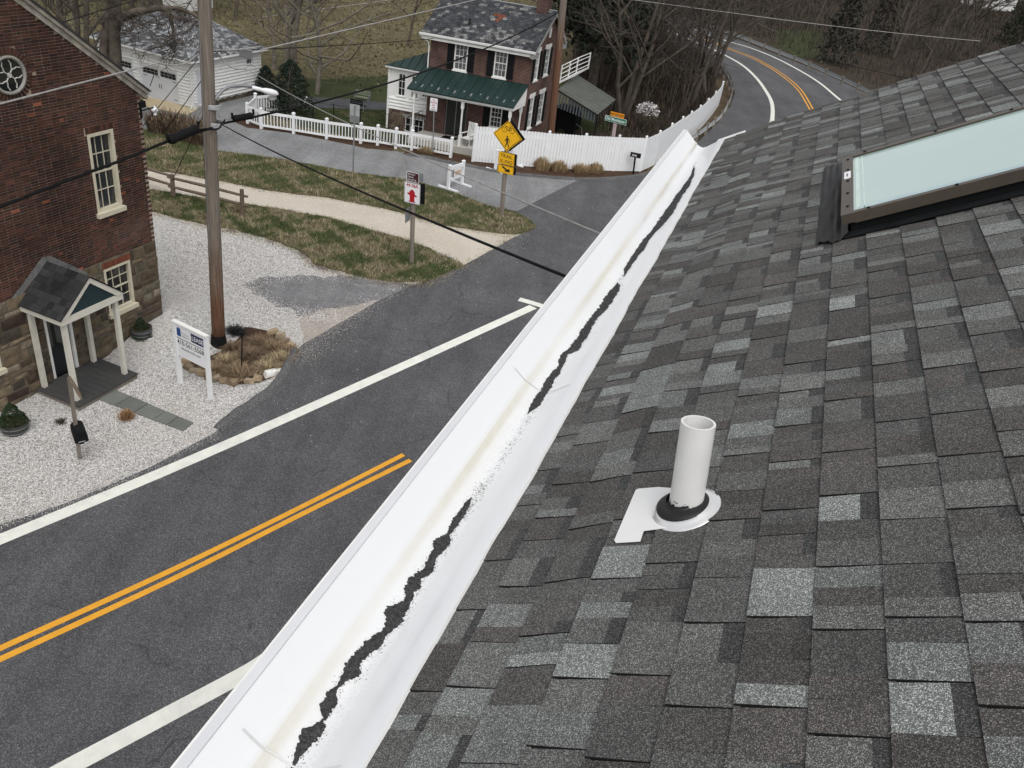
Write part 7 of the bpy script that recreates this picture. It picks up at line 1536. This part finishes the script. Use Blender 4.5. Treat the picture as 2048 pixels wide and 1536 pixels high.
for px, key, rz, sc, lab in (((168, 205), 'w2', 1.1, .85, 'forked dark bare tree behind the brick gable, left of the twin trunk'), ((98, 150), 'w0', 3.1, .8, 'bare tree behind the brick gable near the left edge'), ((130, 90), 'w5', .3, .9, 'broad bare tree far behind the brick gable'), ((262, 70), 'w3', 2.3, .9, 'bare tree at the back left corner of the garage'), ((470, 40), 'w6', .9, .9, 'bare tree beyond the garage right of the pole'), ((300, 20), 'w1', .9, .9, 'bare tree at the top of the field left of the white shed')):
    plant(key, G(*px), rz, sc, lab, 'bare trees by the garage')
# multi trunk tree right of the house and the big roadside trees
for px, key, rz, sc, lab in (((1246, 238), 'w4', .5, .95, 'many trunked dark tree rising behind the street sign'), ((1385, 205), 'w0', 2.0, 1.25, 'thick dark tree between fence and road bend'), ((1408, 190), 'w5', 4.4, 1.0, 'leaning dark tree just inside the guardrail'), ((1425, 160), 'w2', 1.0, 1.0, 'twin stemmed dark tree at the inside of the bend'), ((1340, 215), 's0', .3, 1.0, 'thin sapling thicket before the privacy fence'), ((1290, 215), 's0', 2.3, .9, 'thin sapling thicket beside the flowering shrub'), ((1365, 230), 's0', 4.3, 1.0, 'thin sapling thicket close to the fence posts')):
    plant(key, G(*px), rz, sc, lab, 'dark trees inside the bend')
# woodland
def wood(poly, n, seed, mind, keys, sc, label, group, sort=True):
    r_ = np.random.default_rng(seed); pts = scatter(poly, n*6, r_); keep = []
    for p in pts:
        if all((p-q)@(p-q) > mind*mind for q in keep): keep.append(p)
        if len(keep) >= n: break
    for i, p in enumerate(keep): plant(keys[i % len(keys)], (p[0], p[1], 0), r_.random()*6.28, sc[0]+(sc[1]-sc[0])*r_.random(), label, group)
K7 = ['w%d' % i for i in range(7)]
wood(GP([(1150, 170), (1230, 190), (1300, 190), (1360, 170), (1400, 130), (1370, 100), (1300, 72), (1220, 42), (1160, 20), (1140, 90)]), 34, 5, 2.0, K7, (.55, .9), 'slim bare tree in the brown wood between the house and the far road', 'trees of the wood between house and road')
wood(GP([(1200, -12), (1330, 8), (1440, 44), (1560, 84), (1700, 140), (1830, 170), (2040, 150), (2150, 100), (2150, 10), (1700, -50), (1300, -60)]), 78, 6, 3.0, K7, (.75, 1.15), 'tall bare tree in the dark wood beyond the road bend', 'trees of the wood beyond the bend')
wood([(-110, 118), (-60, 128), (-10, 132), (10, 128), (14, 170), (-120, 190)], 40, 7, 5, K7, (.8, 1.1), 'bare tree in the tree line at the far edge of the field', 'far tree line of the field')
wood(GP([(10, 60), (130, 60), (420, 20), (420, -10), (60, -30)]), 16, 8, 5, K7, (.7, 1.0), 'bare tree scattered at the top left of the field', 'bare trees at the top left of the field')
# brush: low tangled stems
def brush(name, poly, n, h0, h1, col, label, w=.014, mat=None):
    pts = scatter(poly, n); th = RNG.random(n)*6.283; h = RNG.uniform(h0, h1, n)*RNG.uniform(.5, 1, n); b = np.stack([pts[:, 0], pts[:, 1], np.zeros(n)], 1); l = h*RNG.uniform(.1, .7, n); m_ = b+np.stack([np.cos(th)*l*.35, np.sin(th)*l*.35, h*.62], 1); t_ = b+np.stack([np.cos(th)*l, np.sin(th)*l, h], 1)
    s_ = np.stack([-np.sin(th), np.cos(th), 0*th], 1)*w*(1+pts[:, 1:2]/90); V = np.stack([b-s_, b+s_, m_+s_*.8, m_-s_*.8, t_+s_*.4, t_-s_*.4], 1).reshape(-1, 3); i0 = np.arange(n)[:, None]*6; F_ = np.concatenate([i0+np.array([[0, 1, 2, 3]]), i0+np.array([[3, 2, 4, 5]])])
    c = np.array(col)*RNG.uniform(.4, 1.6, (n, 1))*RNG.uniform(.9, 1.1, (n, 3)); return tag(np_mesh(name, V, F_, STRAW, None, np.repeat(np.clip(c, 0, 1), 6, axis=0)), label, 'brush', None, 'stuff')
brush('roadside_brush', GP([(1200, 262), (1290, 330), (1360, 280), (1420, 215), (1432, 150), (1400, 110), (1300, 78), (1190, 36), (1150, 60), (1140, 190)]), 19000, .15, .8, (.060, .047, .036), 'tangled brown brush inside the road bend')
brush('woodland_brush', GP([(1340, 14), (1440, 52), (1560, 95), (1740, 168), (1850, 200), (2100, 160), (2150, 20), (1700, -40), (1250, -40)]), 30000, .2, 1.1, (.042, .034, .027), 'tangled brown brush beyond the road bend', w=.014)
brush('bramble_patch', GP([(296, 252), (330, 246), (395, 262), (430, 282), (425, 300), (380, 290), (330, 272), (296, 266)]), 5000, .25, 1.0, (.13, .095, .065), 'brown bramble patch left of the utility pole')
brush('far_brush_line', [(-120, 122), (-60, 130), (-5, 136), (20, 130), (30, 160), (-130, 175)], 16000, .8, 3.0, (.11, .085, .06), 'brown brush at the far edge of the field', w=.03)
# evergreens
def conifer(px, h, r_, n, col, label, s=(.10, .3), base=.04, name='evergreen', shape=.75, scale_P=None):
    P = G(*px) if scale_P is None else np.array(scale_P, float); t = thing(name, P, label, 'shrub' if h < 4 else 'tree'); MB().tube([P, P+ZK*h*.9], [r_*.09+.03, .02], 6).build('trunk', BARK, t)
    u_ = RNG.random(n)**.85; th = RNG.random(n)*6.283; lob = 1+.22*np.sin(th*5+u_*19)+.15*np.sin(th*3-u_*31); rad = r_*(1-u_)**shape*lob*(.35+.65*RNG.random(n)**.35); C_ = np.stack([P[0]+rad*np.cos(th), P[1]+rad*np.sin(th), P[2]+h*(base+(1-base)*u_)-rad*.15], 1)
    leafcloud('foliage', C_, *s, np.array(col), t); return t
conifer((582, 230), 2.9, 1.3, 5200, (.020, .032, .020), 'dark conical evergreen inside the baluster fence corner', (.06, .16), shape=.5)
conifer((533, 192), 1.7, .75, 2400, (.020, .032, .022), 'small dark evergreen at the right corner of the garage', (.06, .14), shape=.5)
conifer((560, 224), 1.5, .7, 2000, (.022, .032, .02), 'low dark rounded shrub behind the fence end', (.05, .12), shape=.4)
conifer((1182, 182), 15, 4.2, 12000, (.022, .030, .020), 'tall dark hemlock behind the brick house, right of the chimney', (.2, .55), .22)
conifer((1236, 130), 14, 3.2, 7000, (.026, .032, .022), 'dark evergreen among the bare trunks beside the far road', (.2, .5), .3)
conifer((2042, 92), 12, 3.5, 7000, (.028, .038, .018), 'dark green cedar above the near roof at the right edge', (.2, .5), .05)
conifer((1668, 128), 7, 2.0, 1500, (.034, .034, .026), 'dark evergreen thicket beyond the outer guardrail', (.2, .5), .02, shape=.45)
conifer((1748, 108), 10, 1.6, 1500, (.034, .034, .026), 'ivy covered dark trunk mass in the wood beyond the bend', (.2, .45), .05, shape=.3)
# flowering shrub, benches
fs = G(1287, 262); t = thing('flowering_shrub', fs, 'white blossoming shrub behind the privacy fence', 'shrub'); n = 900; d_ = RNG.normal(size=(n, 3)); d_ /= np.linalg.norm(d_, axis=1)[:, None]; C_ = fs+d_*np.array([.75, .75, .62])*RNG.uniform(.6, 1, (n, 1))+ZK*1.2
leafcloud('blossom', C_[C_[:, 2] > 1.1], .07, .16, np.array([.62, .58, .58]), t, var=.2); leafcloud('foliage', C_*1.0-ZK*.15, .05, .12, np.array([.09, .075, .05]), t); MB().tube([fs, fs+ZK*1.0], .04, 5).build('stem', BARK, t)
def bench(px, ang, c, label):
    P = G(*px); d__ = hdeg(ang); F = Fr(P, d__*.72, perp(d__)*.72, ZK*.72); t = thing('park_bench', P, label, 'bench')
    for i in range(3): MB().box(F, -.65, .65, .02+i*.14, .13+i*.14, .42, .45).build('seat_slat', c, t); MB().box(F, -.65, .65, .46, .49, .55+i*.14, .65+i*.14).build('back_slat', c, t)
    for x in (-.6, .6):
        MB().box(F, x-.03, x+.03, .02, .08, 0, .64).build('leg', GREYMET, t); MB().box(F, x-.03, x+.03, .42, .50, 0, .92).build('leg', GREYMET, t); MB().box(F, x-.03, x+.03, .02, .42, .60, .64).build('armrest', GREYMET, t)
bench((722, 206), -8, LAWN if False else simple('sage_bench_paint', (.20, .23, .17), .7), 'sage green slatted bench on the lawn above the driveway loop'); bench((717, 220), 172, BLACK, 'black slatted bench facing the lawn on the near side of the driveway loop')
MB_ = MB(); pp0 = G(604, 216); MB_.tube([pp0, TP((604, 216), (614, 193))], .05, 4); tag(MB_.build('leaning_post', VINYL), 'short white leaning post beside the conical evergreen', 'post')
# scattered twigs and litter flecks on asphalt
edgepeb([(900, 560), (1100, 420), (1250, 372), (1100, 480), (950, 600), (700, 760), (560, 860)], 260, .9, 'tiny pale stones on the road', gcol, (.008, .02), .03)
bpy.context.view_layer.update()
